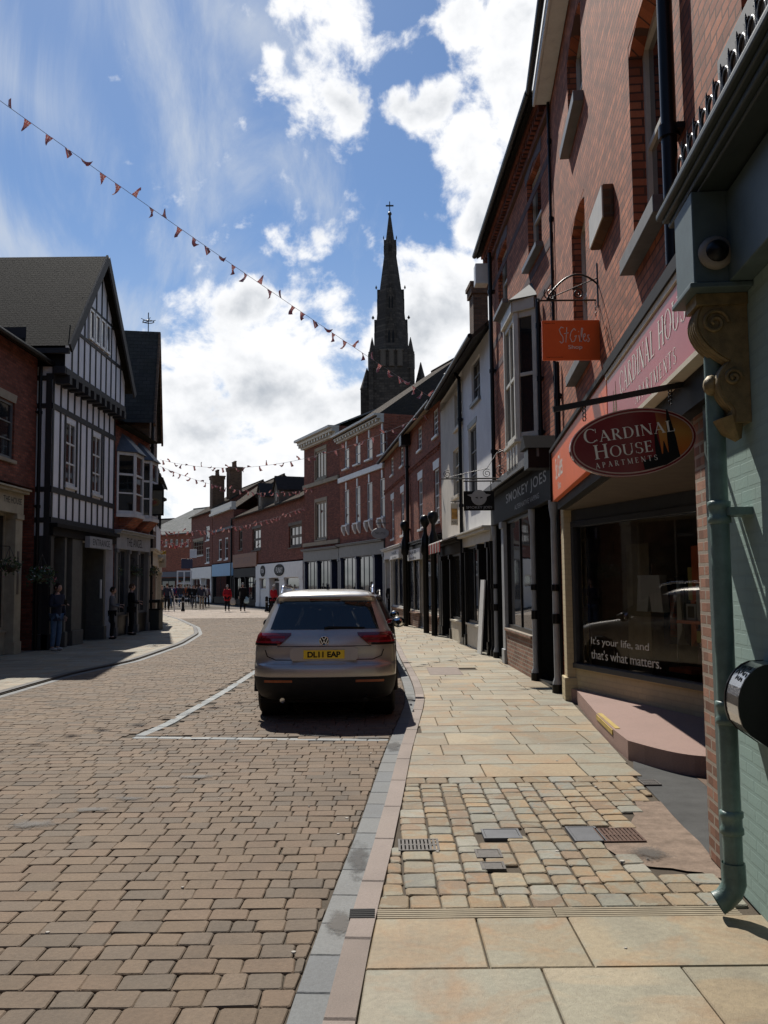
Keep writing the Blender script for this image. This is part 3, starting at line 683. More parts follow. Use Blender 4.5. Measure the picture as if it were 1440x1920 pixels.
kp = [(xkr(1+i*.3), 1+i*.3) for i in range(170)]
mb = MB(); along(kp, .85, .13, .002, .0, mb, .006, .008, .002); fast_build(mb, 'kerb', KERBM)
mb = MB(); along(kp, .40, .152, ROADZ+.004, .131, mb, .005, .005, .001); fast_build(mb, 'gutter_channel', CHANM)
kp2 = [(xkl(8+i*.3), 8+i*.3) for i in range(180)]
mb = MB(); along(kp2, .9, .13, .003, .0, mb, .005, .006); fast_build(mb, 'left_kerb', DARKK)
mb = MB(); along(kp2, .4, .15, ROADZ+.004, -.152, mb, .005, .005); fast_build(mb, 'left_gutter_channel', CHANM)
# right pavement
drain_y = (G(700, 1722).y, G(700, 1704).y); sett_y1 = G(900, 1457).y
def xface(y): return 1.95+.088*(y-5.2) if y < 13.3 else (2.66-.02*(y-13.3) if y < 20.3 else (2.52-.071*(y-20.3) if y < 29 else (1.9-.12*(y-29) if y < 44.4 else .05-.37*(y-44.4))))
flags = MB(); setts = MB()
def inpoly(x, y, poly):
    c = False; n = len(poly)
    for i in range(n):
        (x0, y0), (x1, y1) = poly[i], poly[i-1]
        if (y0 > y) != (y1 > y) and x < (x1-x0)*(y-y0)/(y1-y0)+x0: c = not c
    return c
covers = {  # name: pixel corners, flush in the setts
 'gully_grate': ((748, 1577), (822, 1573), (824, 1590), (746, 1596)),
 'slate_cover': ((903, 1556), (972, 1554), (976, 1570), (907, 1573)),
 'valve_box': ((890, 1594), (938, 1592), (941, 1607), (893, 1609)),
 'valve_box2': ((899, 1617), (945, 1616), (950, 1629), (903, 1631)),
 'slate_patch': ((1068, 1550), (1118, 1552), (1127, 1575), (1078, 1578)),
 'rusty_grate': ((1122, 1553), (1192, 1556), (1208, 1578), (1130, 1576)),
 'small_grate': ((1203, 1462), (1229, 1462), (1234, 1471), (1207, 1472)),
 'brown_cover': ((800, 1254), (853, 1251), (868, 1263), (808, 1266))}
cv = {k: [tuple(G(x, y)[:2]) for x, y in v] for k, v in covers.items()}
_pt = [tuple(G(x, y)[:2]) for x, y in ((1140, 1590), (1135, 1548), (1185, 1545), (1190, 1500), (1240, 1502), (1385, 1650), (1300, 1632), (1195, 1618))]
patch = []
for (xa, ya), (xb, yb_) in zip(_pt, _pt[1:]+_pt[:1]):
    for t_ in (0, .2, .4, .6, .8): patch.append((xa+(xb-xa)*t_+rnd.uniform(-.025, .025), ya+(yb_-ya)*t_+rnd.uniform(-.03, .03)))
def blocked(q, grow=.0):
    xm = sum(p[0] for p in q)/4; ym = sum(p[1] for p in q)/4
    if inpoly(xm, ym, patch): return True
    for pl in cv.values():
        if inpoly(xm, ym, pl): return True
    return False
def flag_row(mb, y0, y1, widths, xr, g_=.008, bev=.006, x0=None, cutter=None, z=0, cut=0, jit=.0, xl=None):
    xl = xl or xkr; x = min(xl(y0), xl(y1)) if x0 is None else x0; x_end = max(xr(y0), xr(y1))
    while x < x_end:
        w = widths(); x1 = x+w
        if x_end-x1 < .12: x1 = x_end
        cl = lambda v, yy: min(max(v, xl(yy)+.004), xr(yy))
        q = [(cl(x+g_/2, y0), y0+g_/2), (cl(x1-g_/2, y0), y0+g_/2), (cl(x1-g_/2, y1), y1-g_/2), (cl(x+g_/2, y1), y1-g_/2)]
        if q[1][0]-q[0][0] > .02 and q[2][0]-q[3][0] > .02 and not (cutter and cutter(q)):
            stone_piece(mb, [(a+rnd.uniform(-jit, jit), b+rnd.uniform(-jit, jit)) for a, b in q], z+rnd.uniform(-.001, .0012), bev, .02, cut)
        x = x1
# the nearest rows, sized after the photograph
yb = [G(700, 1920+q).y for q in (330, 120)]+[G(700, 1817).y, drain_y[0]]
def seq(v):
    v = list(v)
    return lambda: v.pop(0) if v else .8
xw = lambda pxs, py: [b-a for a, b in zip([G(p, py).x for p in pxs], [G(p, py).x for p in pxs][1:])]
k0 = xkr(yb[2])
flag_row(flags, 1.6, yb[0], lambda: rnd.uniform(.6, .9), lambda y: xface(y)+.5)
flag_row(flags, yb[0], yb[1], lambda: rnd.uniform(.55, .8), lambda y: xface(y)+.5)
flag_row(flags, yb[1], yb[2], seq([G(1035, 1817).x-k0, G(1300, 1817).x-G(1035, 1817).x, .75, .7]), lambda y: xface(y)+.3)
flag_row(flags, yb[2], yb[3], seq([G(914, 1770).x-k0-.02, G(1100, 1770).x-G(914, 1770).x, 1.4]), lambda y: xface(y)+.2)
# slotted drain
mb = MB(); dm = MB(); dy = drain_y; xs_ = [xkr(dy[0])+.005, G(1040, 1712).x, xface(4.7)-.1]
for a, b in zip(xs_, xs_[1:]):
    for i in range(5):
        w = (dy[1]-dy[0])/5; mb.box(a+.003, b-.003, dy[0]+i*w+w*.0, dy[0]+i*w+w*.62, -.02, .0005)
fast_build(mb, 'slotted_drain', paint('drain_channel_stone', (.30, .25, .17), .8))
mb = MB()
for i in range(5):
    w = (dy[1]-dy[0])/5; mb.box(xkr(dy[0])-.135, xkr(dy[0])-.005, dy[0]+i*w, dy[0]+i*w+w*.55, -.01, .006)
fast_build(mb, 'kerb_drain', BLACK_M)
# setts: columns running up the street between two cross rows
sy0, sy1 = drain_y[1], sett_y1
flag_row(setts, sy0+.0, sy0+.20, lambda: rnd.uniform(.14, .19), lambda y: xface(y)-.02, .010, .006, cutter=lambda q: blocked(q), cut=.013, jit=.005)
flag_row(setts, sy1-.22, sy1, lambda: rnd.uniform(.18, .24), lambda y: xface(y)-.03, .010, .008, cutter=lambda q: blocked(q), cut=.018, jit=.005)
xx = -.1
while xx < 2.4:
    w = rnd.choice((.13, .15, .17, .19)); y = sy0+.20
    while y < sy1-.22:
        l = rnd.choice((.13, .16, .19, .24)); 
        if sy1-.22-(y+l) < .09: l = sy1-.22-y
        sk = .010*(y-sy0); q0, q1 = xx-.0+sk*0, xx+w
        lo, hi = xkr(y+l/2)+.006, xface(y+l/2)-.02
        a, b = max(xx+.006, lo), min(xx+w-.006, hi)
        if b-a > .05:
            q = [(a, y+.006), (b, y+.006), (b, y+l-.006), (a, y+l-.006)]
            if not blocked(q): stone_piece(setts, [(p_+rnd.uniform(-.006, .006), r_+rnd.uniform(-.007, .007)) for p_, r_ in q], rnd.uniform(-.003, .001), .006, .02, .013, .012)
        y += l
    xx += w
y = sy1
while y < 45:
    h = rnd.choice((.42, .5, .58, .65, .75)); h = h if y > 9 else rnd.choice((.45, .55))
    xr = (lambda yy: xface(yy)+(.9 if 7.6 < yy < 8.4 else .02)) if y > 8 else (lambda yy: 2.24)
    flag_row(flags, y, y+h, lambda: rnd.choice((.45, .6, .75, .9)), xr, .009, .006, x0=xkr(y)-rnd.uniform(0, .5), cutter=lambda q: blocked(q)); y += h
fast_build(flags, 'pavement', FLAGM); fast_build(setts, 'sett_paving', SETTM)
sheet('concrete_patch', patch, -.006, CONC)
sheet('asphalt_patch', [tuple(G(x, y)[:2]) for x, y in ((1188, 1448), (1374, 1646))]+[(3.9, 5.3), (4.4, 8.4), (2.35, 8.6)], -.009, ASPH)
# left pavement
lf = MB(); y = 9.0
while y < 62:
    h = rnd.choice((.5, .6, .7)); flag_row(lf, y, y+h, lambda: rnd.choice((.45, .6, .75, .9)), lambda yy: xkl(yy)-.135, .009, .006, x0=(-10.6 if y < 36 else -26)-rnd.uniform(0, .4), xl=lambda yy: -30); y += h
fast_build(lf, 'left_pavement', LEFTM)
# covers and grates let into the paving
def cover(key, name, label, cat, mat, bars=0, frame=True, z=.004):
    q = [Vector((*p, 0)) for p in cv[key]]; x0, x1 = min(p.x for p in q), max(p.x for p in q); y0, y1 = min(p.y for p in q), max(p.y for p in q)
    r_ = empty(name, ((x0+x1)/2, (y0+y1)/2, 0), 0, label, cat); hx, hy = (x1-x0)/2-.004, (y1-y0)/2-.004
    m = MB()
    for a, b, c, d in ((-hx, hx, -hy, -hy+.015), (-hx, hx, hy-.015, hy), (-hx, -hx+.015, -hy+.015, hy-.015), (hx-.015, hx, -hy+.015, hy-.015)): m.box(a, b, c, d, -.015, z)
    m.build('frame', mat, r_)
    m = MB()
    if bars:
        for i in range(bars): x = -hx+.02+(2*hx-.04)*(i+.5)/bars; m.box(x-.32*(2*hx-.04)/bars, x+.32*(2*hx-.04)/bars, -hy+.016, hy-.016, -.014, z-.001)
        m.box(-hx+.016, hx-.016, -.01, .01, -.014, z-.0005)
    else: m.box(-hx+.018, hx-.018, -hy+.018, hy-.018, -.015, z-.002); 
    m.build('grating' if bars else 'lid', mat, r_); return r_
RUST = paint('rusty_iron', (.10, .05, .032), .7, .4, .5, 30, .6); CIRON = paint('cast_iron', (.09, .082, .075), .6, .5, .4, 30, .5); SLATEP = paint('blue_slate', (.085, .09, .10), .6, 0, .3, 6)
cover('gully_grate', 'drain_grate', 'worn square iron grate in the setts beside the granite kerb', 'drain grate', CIRON, 9)
cover('slate_cover', 'access_cover', 'plain dark slate-coloured cover, topmost of the three in the middle of the setts', 'access cover', SLATEP)
cover('valve_box', 'access_cover', 'small square iron box lid in the setts between two other covers', 'access cover', CIRON)
cover('valve_box2', 'access_cover', 'small iron lid nearest the slotted drain in the middle of the setts', 'access cover', CIRON)
cover('slate_patch', 'access_cover', 'grey slate slab cover touching the rusty grate', 'access cover', SLATEP)
cover('rusty_grate', 'drain_grate', 'rusty brown iron grate beside the broken pink concrete', 'drain grate', RUST, 9)
cover('small_grate', 'drain_grate', 'small dark grate at the corner of the asphalt near the shop step', 'drain grate', CIRON, 6)
cover('brown_cover', 'access_cover', 'brown manhole lid in the pale flagstones beside the parked car', 'access cover', paint('brown_cover', (.17, .12, .09), .7))
# ------------------------------------------------------------ right side of the street
GRP = 'brick and rendered buildings lining the street'
# --- the nearest building: three storeys of red brick, open shop entrance below
N = Fac((2.66, 13.3), (1.58, 1.0))
r1 = N.root('brick_building', 'tall near red brick building with sign fascias over its recessed shop entrance', 'building')
ZE1 = P(1032, 196, 13.3).z
w1 = N.rect(1181, 1245, -26, 442); w2 = N.rect(1074, 1100, 378, 690); w3 = N.rect(1063, 1091, 40, 236)
w3 = (w3[0], w3[1], w3[2], min(w3[2]+1.25, ZE1-.25)); w4 = (w1[0], w1[1], w3[2], w3[3])
w5 = (w1[0]+2.9, w1[1]+2.9, w1[2], w1[3])
ZF = 2.78                                      # underside of the fascias
mb = MB(); wall_front(mb, 0, N.L, ZF, ZE1+.25, [w1, w2, w3, w4, w5], rev=.18); body(mb, N.L, ZE1+.25, 9, ZE1+3.2, z0=ZF)
mb.face([(0, 0, ZF), (N.L, 0, ZF), (N.L, 9, ZF), (0, 9, ZF)])
u_p0, u_p1 = N.w2l(0, 0)[0], 0
uP1 = N.L-(N.B-Vector((0, 0, 0))).length     # placeholder
def uD(D): return (Vector((1.95+.088*(D-5.2), D, 0))-N.A).dot(N.d)
mb.build('wall', BR_NEAR, r1)
for o, lb in ((w1, 'tall sash window with deep brick reveal'), (w2, None), (w3, None), (w4, None), (w5, None)):
    f = window(r1, o, 1, 2, .17, CREAM_W, GL, None, None, fw=.07, label=lb)
    m = MB(); m.box(o[0]-.05, o[1]+.08, -.12, .1, o[2]-.13, o[2]-.004); m.build('sill', LEAD if o is not w3 else GREYP, f, bevel=.006)
    m = MB(); k = 9; w_ = o[1]-o[0]; top = [(o[0]+w_*i/k, o[3]+.015+.10*(1-((2*i/k-1)**2))) for i in range(k+1)]
    m.prism([(o[0]+.002, o[3]-.10)]+[(p_[0], p_[1]-.11) for p_ in top[1:-1]]+[(o[1]-.002, o[3]-.10), (o[1]-.002, o[3]-.001), (o[0]+.002, o[3]-.001)], .003, .12)
    m.build('arch', BR_NEAR2, f)
rt = MB(); L1 = N.L
for m_, (y0, y1, z0, z1) in (('soffit', (-.24, -.002, ZE1, ZE1+.05)), ('eaves_board', (-.27, -.235, ZE1-.03, ZE1+.20))):
    q = MB(); q.box(.0, L1, y0, y1, z0+.003, z1); q.build(m_, WHITE, r1, bevel=.006)
q = MB(); q.tube([(0, -.33, ZE1+.2), (L1, -.33, ZE1+.2)], .05, 8); q.build('gutter', BLACK, r1)
pitched(r1, L1, ZE1+.32, ZE1+3.2, 9, T_SLATE, .22, gut=None)
pipe(r1, uD(5.62), 3.75, ZE1, BLACK, .05, -.08)
pipe(r1, .06, 2.9, ZE1, BLACK, .022, -.04, collars=5)
pipe(r1, N.u(1052, 720)+.02, 2.9, 4.9, BLACK, .04, -.06, collars=2)
m = MB(); a, b, c, d = N.rect(1124, 1152, 375, 440); m.box(a, b, -.10, .0, c, d); vb = m.build('vent_box', BR_BROWN, r1, bevel=.008); m = MB(); m.box(a+.01, b-.01, -.112, -.1005, c+.01, d-.01); m.build('front_plate', CREAM_W, vb)
# brick pier, painted pilaster and the recess under the wall
PIER0, PIER1 = uD(5.60), uD(5.20)
m = MB(); m.box(PIER0, PIER1, -.003, .24, 0, ZF-.002); m.build('pier', BR_OLD, r1, bevel=.006)
PL0, PL1 = uD(13.12), uD(12.78)
m = MB(); m.box(PL0, PL1, -.02, .3, 0, ZF-.002); m.box(PL0-.02, PL1+.03, -.06, .3, 0, .33); m.build('pilaster', TAN, r1, bevel=.01)
m = MB(); m.box(PL0-.0, PL0+.06, .0, .35, 0, ZF-.003, 0); m.build('pilaster_edge', BLACK_M, r1)
# the slanting shop window: from the pilaster inwards to the passage
sw0 = (PL1+.0, .10); ang = N.w2l(*G(1330, 1297, .47)[:2]); e2 = (ang[0]+.9, ang[1]+.9*(ang[1]-sw0[1])/(ang[0]-sw0[0]))
SD = Vector((e2[0]-sw0[0], e2[1]-sw0[1], 0)); SLN = SD.length; SD.normalize(); SN = Vector((SD.y, -SD.x, 0))
MW = Matrix(((SD.x, -SN.x, 0, sw0[0]), (SD.y, -SN.y, 0, sw0[1]), (0, 0, 1, 0), (0, 0, 0, 1)))     # x along the slanting front, -y outwards
zs0, zs1 = .47, 2.55
m = MB(); m.box(0, SLN, 0, .2, .0, zs0-.001, 0, MW); m.build('stall_riser', TAN, r1, bevel=.006)
m = MB()
for b_ in ((0, SLN, -.05, .1, zs0, zs0+.07), (0, SLN, -.03, .1, zs1-.08, zs1), (.0, .08, -.03, .1, zs0+.07, zs1-.08), (SLN-.08, SLN, -.03, .1, zs0+.07, zs1-.08)): m.box(*b_, 0, MW)
sf = m.build('shop_window', paint('dark_slate_frame', (.03, .035, .042), .35), r1, bevel=.005); sf['label'] = 'wide slanting shop window with slogan lettering'
m = MB(); m.face([MW @ Vector(p_) for p_ in ((.05, .03, zs0), (SLN-.05, .03, zs0), (SLN-.05, .03, zs1), (.05, .03, zs1))]); m.build('pane', GLC, sf)
def onwin(uc, zc, off=.0): return lambda x, y, d: MW @ Vector((uc+x, .026-off-d, zc+y))
PALE = paint('pale_vinyl', (.62, .60, .52), .6, 0, .05, 5, 0, streak=False)
def wu(px, py):      # pixel on the slanting window -> its own u, z
    o = Vector((N.A.x, N.A.y, 0)); toW = Matrix(((N.d.x, -N.n.x, 0, N.A.x), (N.d.y, -N.n.y, 0, N.A.y), (0, 0, 1, 0), (0, 0, 0, 1)))
    M4 = toW @ MW; inv = M4.inverted(); p0 = inv @ CP; dd = inv.to_3x3() @ ray(px, py); t = (.03-p0.y)/dd.y; q = p0+dd*t; return q.x, q.z
a0, a1 = wu(1109, 1207), wu(1217, 1210); b0, b1 = wu(1109, 1232), wu(1240, 1246)
text("It's your life, and", a1[0]-a0[0], .13, onwin((a0[0]+a1[0])/2, (a0[1]+a1[1])/2), PALE, sf, space=.95)
text("that's what matters.", b1[0]-b0[0], .13, onwin((b0[0]+b1[0])/2, (a0[1]+a1[1])/2-.17), PALE, sf, space=.95)
# ceiling of the recess, side and back walls, the floor of the shop
DARKW = paint('dark_interior', (.05, .045, .04), .9); WARMW = paint('interior_wall', (.34, .25, .17), .9)
e3 = (PIER0+.1, 2.9)
m = MB(); m.box(PL1-.2, PIER1-.01, .003, 4.5, ZF-.06, ZF-.004); m.build('soffit', paint('soffit_boards', (.10, .075, .05), .7), r1)
m = MB(); m.box(.15, PIER1-.005, 4.2, 4.4, 0, ZF-.07); m.box(.10, .3, .36, 4.2, 0, ZF-.07); m.box(PIER1-.22, PIER1-.02, .25, 4.2, 0, ZF-.07)
m.build('inner_wall', WARMW, r1)
m = MB(); m.box(.3, PIER0-1.0, .5, 4.2, -.02, -.005) ; m.face([MW @ Vector(p_) for p_ in ((0, .2, .30), (SLN, .2, .30), (SLN, 3.0, .30), (0, 3.0, .30))]); m.build('shop_floor', paint('display_floor', (.12, .07, .04), .6), r1)
m = MB(); m.box(SLN, SLN+.06, .0, .5, 0, ZF-.07, 0, MW); m.box(0, SLN, -.01, .12, zs1+.003, ZF-.065, 0, MW); m.build('door_post', paint('dark_slate_frame', (0, 0, 0)), r1)
# fascias
def panel(name, px0, px1, top, bot, mat, off=.13, th=.05, label=None, z=None):
    a, b = N.u(px0, top, off), N.u(px1, bot, off); return a, b
uf0 = N.u(1036, 890, .16); uf1 = N.u(1140, 735, .16); zt0, zb0 = N.z(1037, 848, .16), N.z(1037, 941, .16)
m = MB(); m.box(uf0, uf1-.02, -.17, -.004, zb0, zt0); fo = m.build('fascia', ORANGE, r1, bevel=.006); fo['label'] = 'bright orange fascia'
m = MB(); m.box(uf0-.01, uf1, -.20, -.005, zt0+.002, zt0+.05); m.box(uf0, uf0+.02, -.2, -.1, zb0, zt0); m.build('capping', BLACK_M, fo)
tw = (uf1-uf0)
text('St Giles', .85, .30, N.to3(uf0+.95, zb0+.40, .1715), OFFW, fo, space=.9)
text('Shop', .34, .13, N.to3(uf0+.95, zb0+.13, .1715), OFFW, fo)
ug0 = uf1+.02; ug1 = uD(4.72); zg1, zg0 = N.z(1141, 712, .16), N.z(1204, 762, .16)
m = MB(); m.box(ug0, ug1, -.17, -.004, zg0, zg1); fm_ = m.build('fascia', MAROON_L, r1, bevel=.006); fm_['label'] = 'rose red fascia with pale serif lettering'
m = MB(); m.box(ug0, ug1, -.185, -.006, zg1+.002, zg1+.048); m.box(ug0, ug1, -.185, -.002, zg0-.035, zg0-.002); m.build('capping', CREAM, fm_)
m = MB(); m.box(ug0, ug1, -.20, -.003, zg1+.05, zg1+.14); m.build('board', BLACK_M, fm_)
c0 = N.u(1163, 740, .17); c1 = N.u(1300, 600, .17)
serif('CARDINAL HOUSE', c1-c0, (zg1-zg0)*.36, N.to3((c0+c1)/2, zg0+(zg1-zg0)*.66, .1715), OFFW, fm_, firstbig=False)
c0 = N.u(1192, 745, .17); c1 = N.u(1268, 665, .17)
serif('APARTMENTS', c1-c0, (zg1-zg0)*.2, N.to3((c0+c1)/2, zg0+(zg1-zg0)*.2, .1715), OFFW, fm_, track=.3)
m = MB(); uq = N.u(1150, 735, .17); m.prism([(uq-.05, zg0+.1), (uq+.03, zg0+.1), (uq+.0, zg0+.36)], -.172, -.165); m.prism([(uq+.06, zg0+.05), (uq+.16, zg0+.05), (uq+.11, zg0+.42)], -.172, -.165); m.build('spire_emblem', GOLD, fm_)
m = MB(); m.box(ug0, ug1, -.10, -.001, ZF-.05, zg0-.04); m.box(uf0, ug0-.001, -.10, -.001, ZF-.05, zb0+.05); m.build('fascia_backing', BLACK_M, r1)
# stone step
st = [N.w2l(*G(x, y)[:2]) for x, y in ((1081, 1316), (1120, 1366), (1150, 1398), (1178, 1422))]
STZ = .17
q0 = N.w2l(*G(1178, 1422)[:2]); q3 = N.w2l(*G(1345, 1455)[:2])
arcp = [N.w2l(*G(1178+167*t, 1422+34*math.sin(t*math.pi/2)**1.0)[:2]) for t in [i/16 for i in range(17)]]
poly = [(PL1+.0, .0)]+[(p_[0], max(p_[1], -.02)) for p_ in st]+[(p_[0], p_[1]) for p_ in arcp[1:]]+[(arcp[-1][0]-.1, 4.2), (PL1+.2, 4.2)]
stp = empty('shop_step', (N.A.x, N.A.y, 0), N.th, 'pinkish stone step with a curved end in front of the slanting shop window', 'step')
m = MB(); m.prism(poly, -.02, STZ, 'z'); m.build('slab', stone('pink_step_granite', [(.36, .235, .195)], 90, .7, False, .2), stp, bevel=.008)
m = MB(); p0, p1 = Vector(st[1]+(0,)), Vector(st[2]+(0,)); dd = (p1-p0).normalized(); nn = Vector((dd.y, -dd.x, 0))
m.bar(p0+nn*.004+Vector((0, 0, STZ-.035)), p1+nn*.004+Vector((0, 0, STZ-.035)), .012, .05); m.bar(p0-nn*.03+Vector((0, 0, STZ+.003)), p1-nn*.05+Vector((0, 0, STZ+.003)), .05, .006)
m.build('nosing_strip', paint('yellow_nosing', (.46, .32, .06), .6), stp)
# goods in the shop window, standing on the display floor
def disp(name, label, cat, uw, y, z, parts):
    Mx = Matrix.Translation((0, 0, 0)); toW = Matrix(((N.d.x, -N.n.x, 0, N.A.x), (N.d.y, -N.n.y, 0, N.A.y), (0, 0, 1, 0), (0, 0, 0, 1))) @ MW
    p_ = toW @ Vector((uw, y, z)); ang_ = math.atan2(toW[1][0], toW[0][0]); r_ = empty(name, p_, ang_, label, cat)
    for nm, fn, mat in parts: q = MB(); fn(q); q.build(nm, mat, r_)
    return r_
LINEN = paint('pale_linen', (.62, .60, .56), .9, 0, .12, 3); REDC = paint('orange_card', (.65, .17, .06), .6); YEL = paint('yellow_print', (.50, .42, .14), .6); WHT = paint('white_card', (.5, .49, .47), .6)
def shorts(q):
    q.prism([(-.24, .45), (.24, .45), (.30, -.0), (.05, -.0), (0, .22), (-.05, -.0), (-.30, -.0)], -.05, .05)
zz1 = wu(1175, 1090)
zu = wu(1175, 1140)
disp('folded_shorts', 'pale linen shorts hanging in the shop window', 'shorts', zu[0]+.1, .35, zu[1]-.05, [('cloth', shorts, LINEN), ('waistband', lambda q: q.box(-.25, .25, -.055, .055, .43, .47), LINEN), ('hanger', lambda q: q.tube([(0, 0, .47), (0, 0, .62)], .006, 6), STEEL)])
zu = wu(1305, 1075)
disp('poster', 'orange poster with a round 35 badge at the right of the shop window', 'poster', zu[0], .12, zu[1], [('sheet', lambda q: q.box(-.2, .2, -.004, .004, -.32, .32), REDC), ('badge', lambda q: q.lathe([(.085, -.008), (.085, -.004)], (0.02, 0, .17), 20, axis='y'), BLACK_M)])
zu = wu(1312, 1125)
disp('poster', 'white poster below the orange one in the shop window', 'poster', zu[0], .11, zu[1]-.02, [('sheet', lambda q: q.box(-.17, .17, -.004, .004, -.2, .2), WHT), ('picture', lambda q: q.lathe([(.07, -.008), (.07, -.004)], (0.02, 0, .0), 20, axis='y'), SANDST)])
zu = wu(1316, 1215)
pp = disp('poster', 'dark poster lettered in white at the foot of the shop window', 'poster', zu[0], .10, zu[1]-.0, [('sheet', lambda q: q.box(-.17, .17, -.004, .004, -.2, .2), paint('aubergine_card', (.06, .03, .045), .6)), ('banner', lambda q: q.box(-.17, .17, -.008, -.0045, .05, .18), YEL)])
text('Solstice', .24, .06, lambda x, y, d: (x, -.009, y+.02), OFFW, pp); text('Walk', .14, .05, lambda x, y, d: (x+.04, -.009, y-.06), OFFW, pp)
zu = wu(1255, 1150)
disp('leaflet_rack', 'row of three framed cards on a ledge in the shop window', 'display', zu[0], .5, zu[1]-.1, [('card', (lambda k: (lambda q: q.box(-.32+k*.22, -.13+k*.22, -.01, .01, 0, .2)))(k), WHT) for k in range(3)]+[('picture', (lambda k: (lambda q: q.box(-.29+k*.22, -.16+k*.22, -.014, -.011, .03, .17)))(k), SANDST) for k in range(3)]+[('ledge', lambda q: q.box(-.4, .4, -.1, .3, -.04, -.003), REDC)])
zu = wu(1250, 1095)
disp('poster', 'yellow speckled print hanging behind the cards in the shop window', 'poster', zu[0], .45, zu[1], [('sheet', lambda q: q.box(-.17, .17, -.004, .004, -.2, .2), YEL)])
zu = wu(1215, 1190)
disp('book_stack', 'dark books and boxes on the shop window floor', 'books', zu[0], .5, .32, [('book', (lambda k: (lambda q: q.box(-.3+.06*k, .2+.05*k, -.15, .15, .003+k*.06, .058+k*.06)))(k), (REDC, NAVY, BR_DARK, paint('green_cover', (.05, .10, .06)))[k % 4]) for k in range(5)])
zu = wu(1130, 1040)
disp('display_screen', 'buff board screen standing at the far end of the shop window', 'screen', zu[0]+.05, .55, .3, [('board', lambda q: q.box(-.28, .28, -.02, .02, 0, 1.9), paint('buff_board', (.30, .24, .15), .8)), ('foot', lambda q: q.box(-.3, .3, -.1, .1, .0, .03), DARKW)])
rl = disp('clothes_rail', 'rail of dark clothes at the back of the shop', 'clothes rail', 1.8, 1.0, .3, [('rail', lambda q: q.tube([(-.8, 0, 1.45), (.8, 0, 1.45)], .015, 8), STEEL), ('stand', lambda q: [q.tube([(s, 0, 0), (s, 0, 1.45)], .015, 8) for s in (-.8, .8)], STEEL)]+
   [('garment', (lambda k: (lambda q: q.prism([(-.75+k*.15, 1.4), (-.69+k*.15, 1.4), (-.66+k*.15, .55+.1*(k % 3)), (-.78+k*.15, .55+.1*(k % 2))], -.22, .22)))(k), (NAVY, BR_DARK, LINEN, DARKW, REDC)[k % 5]) for k in range(10)])
# --- teal shop in the nearest corner (ground floor only shows)
ts = empty('teal_shopfront', (N.A.x, N.A.y, 0), N.th, 'teal painted brick shopfront with a moulded cornice at the right edge', 'shopfront')
T0 = PIER1+.004; TL = N.L
m = MB(); m.box(T0, TL, -.004, .3, 0, 3.3); m.build('wall', TEAL_BR, ts)
m = MB(); m.box(T0+.0, T0+.11, -.05, -.006, 0, 3.1); m.build('edge_board', TEAL_D, ts, bevel=.006)
B0, B1_ = uD(4.72), uD(4.36)
m = MB(); m.box(B0, B1_, -.29, -.006, 3.20, 3.68); m.box(B0-.02, B1_+.02, -.315, -.007, 3.17, 3.198); m.box(B1_, TL, -.12, -.008, 3.2, 3.66); m.build('entablature', TEAL_D, ts, bevel=.006)
m = MB()
for i, (o_, z0, z1) in enumerate(((.25, 3.682, 3.70), (.28, 3.702, 3.735), (.31, 3.737, 3.76), (.34, 3.762, 3.80))): m.box(B0-.16-.02*i, TL, -o_, -.009-.001*i, z0, z1)
m.build('cornice', paint('cornice_black_green', (.022, .032, .03), .5), ts, bevel=.01)
m = MB(); k = 0; u = B0+.3
while u < TL-.1:     # iron cresting: little loops and spikes
    m.tube([(u+.045*math.cos(t_*math.pi/5), -.32, 3.845+.05*math.sin(t_*math.pi/5)) for t_ in range(0, 10)], .008, 5, closed=True, cap=False)
    m.tube([(u+.055, -.32, 3.80), (u+.055, -.32, 3.90), (u+.055, -.325, 3.95)], [.008, .011, .002], 5); m.tube([(u+.03, -.32, 3.92), (u+.08, -.32, 3.92)], .006, 5); u += .115
m.tube([(B0+.2, -.32, 3.81), (TL, -.32, 3.81)], .012, 6); m.build('cresting', IRON, ts)
m = MB(); m.prism([(-.34, 3.805), (-.26, 3.90), (-.14, 3.90), (-.10, 3.805)], B0-.1, B0+.2, 'x'); m.build('cornice_cap', LEAD, ts, bevel=.01)
# carved console: scroll profile extruded along the front, with side volutes and leaf ribs
prof = []
for i in range(40):
    t_ = i/39; z = 3.05-.66*t_
    bul = .33-.02*t_; y_ = -(.12+.24*max(0, math.sin(math.pi*min(1, (t_+.10)/.62)))**.8*(1 if t_ < .52 else 0) + (0 if t_ < .52 else .10*math.sin(math.pi*min(1, (t_-.52)/.36))**.7 if t_ < .88 else 0))
    prof.append((y_, z))
c_ = (B0+B1_)/2; hw = .085
prof = [(y_*.70, z_*1.0+.11) for y_, z_ in prof]
m = MB(); m.prism([(-.006, 3.16)]+prof+[(-.006, 2.50)], c_-hw, c_+hw, 'x', sm=False)
for i in range(5):
    uu = c_-hw+.02+i*(2*hw-.04)/4; m.tube([(uu, p_[0]-.006, p_[1]) for p_ in prof[2:38]], .014, 6)
for s in (-1, 1):
    for (yc, zc, r_) in ((-.17, 3.02, .07), (-.09, 2.73, .045)):
        m.tube([(c_+s*(hw+.006), yc+r_*(1-k_/26)*math.cos(k_*.45), zc+r_*(1-k_/26)*math.sin(k_*.45)) for k_ in range(24)], .011, 6)
m.ball((c_, -.175, 2.71), .045, .045, .055, 10); m.tube([(c_, -.10, 2.54), (c_, -.08, 2.47), (c_, -.05, 2.42)], [.08, .06, .02], 8)
m.box(c_-hw-.02, c_+hw+.02, -.265, -.007, 3.11, 3.168)
m.build('console_bracket', GOLD, ts, bevel=.005)
dp = MB(); up = uD(4.60)+.0; r_ = .048; yp = -.145
dp.tube([(up, yp, .26), (up, yp, 2.95)], r_, 16)
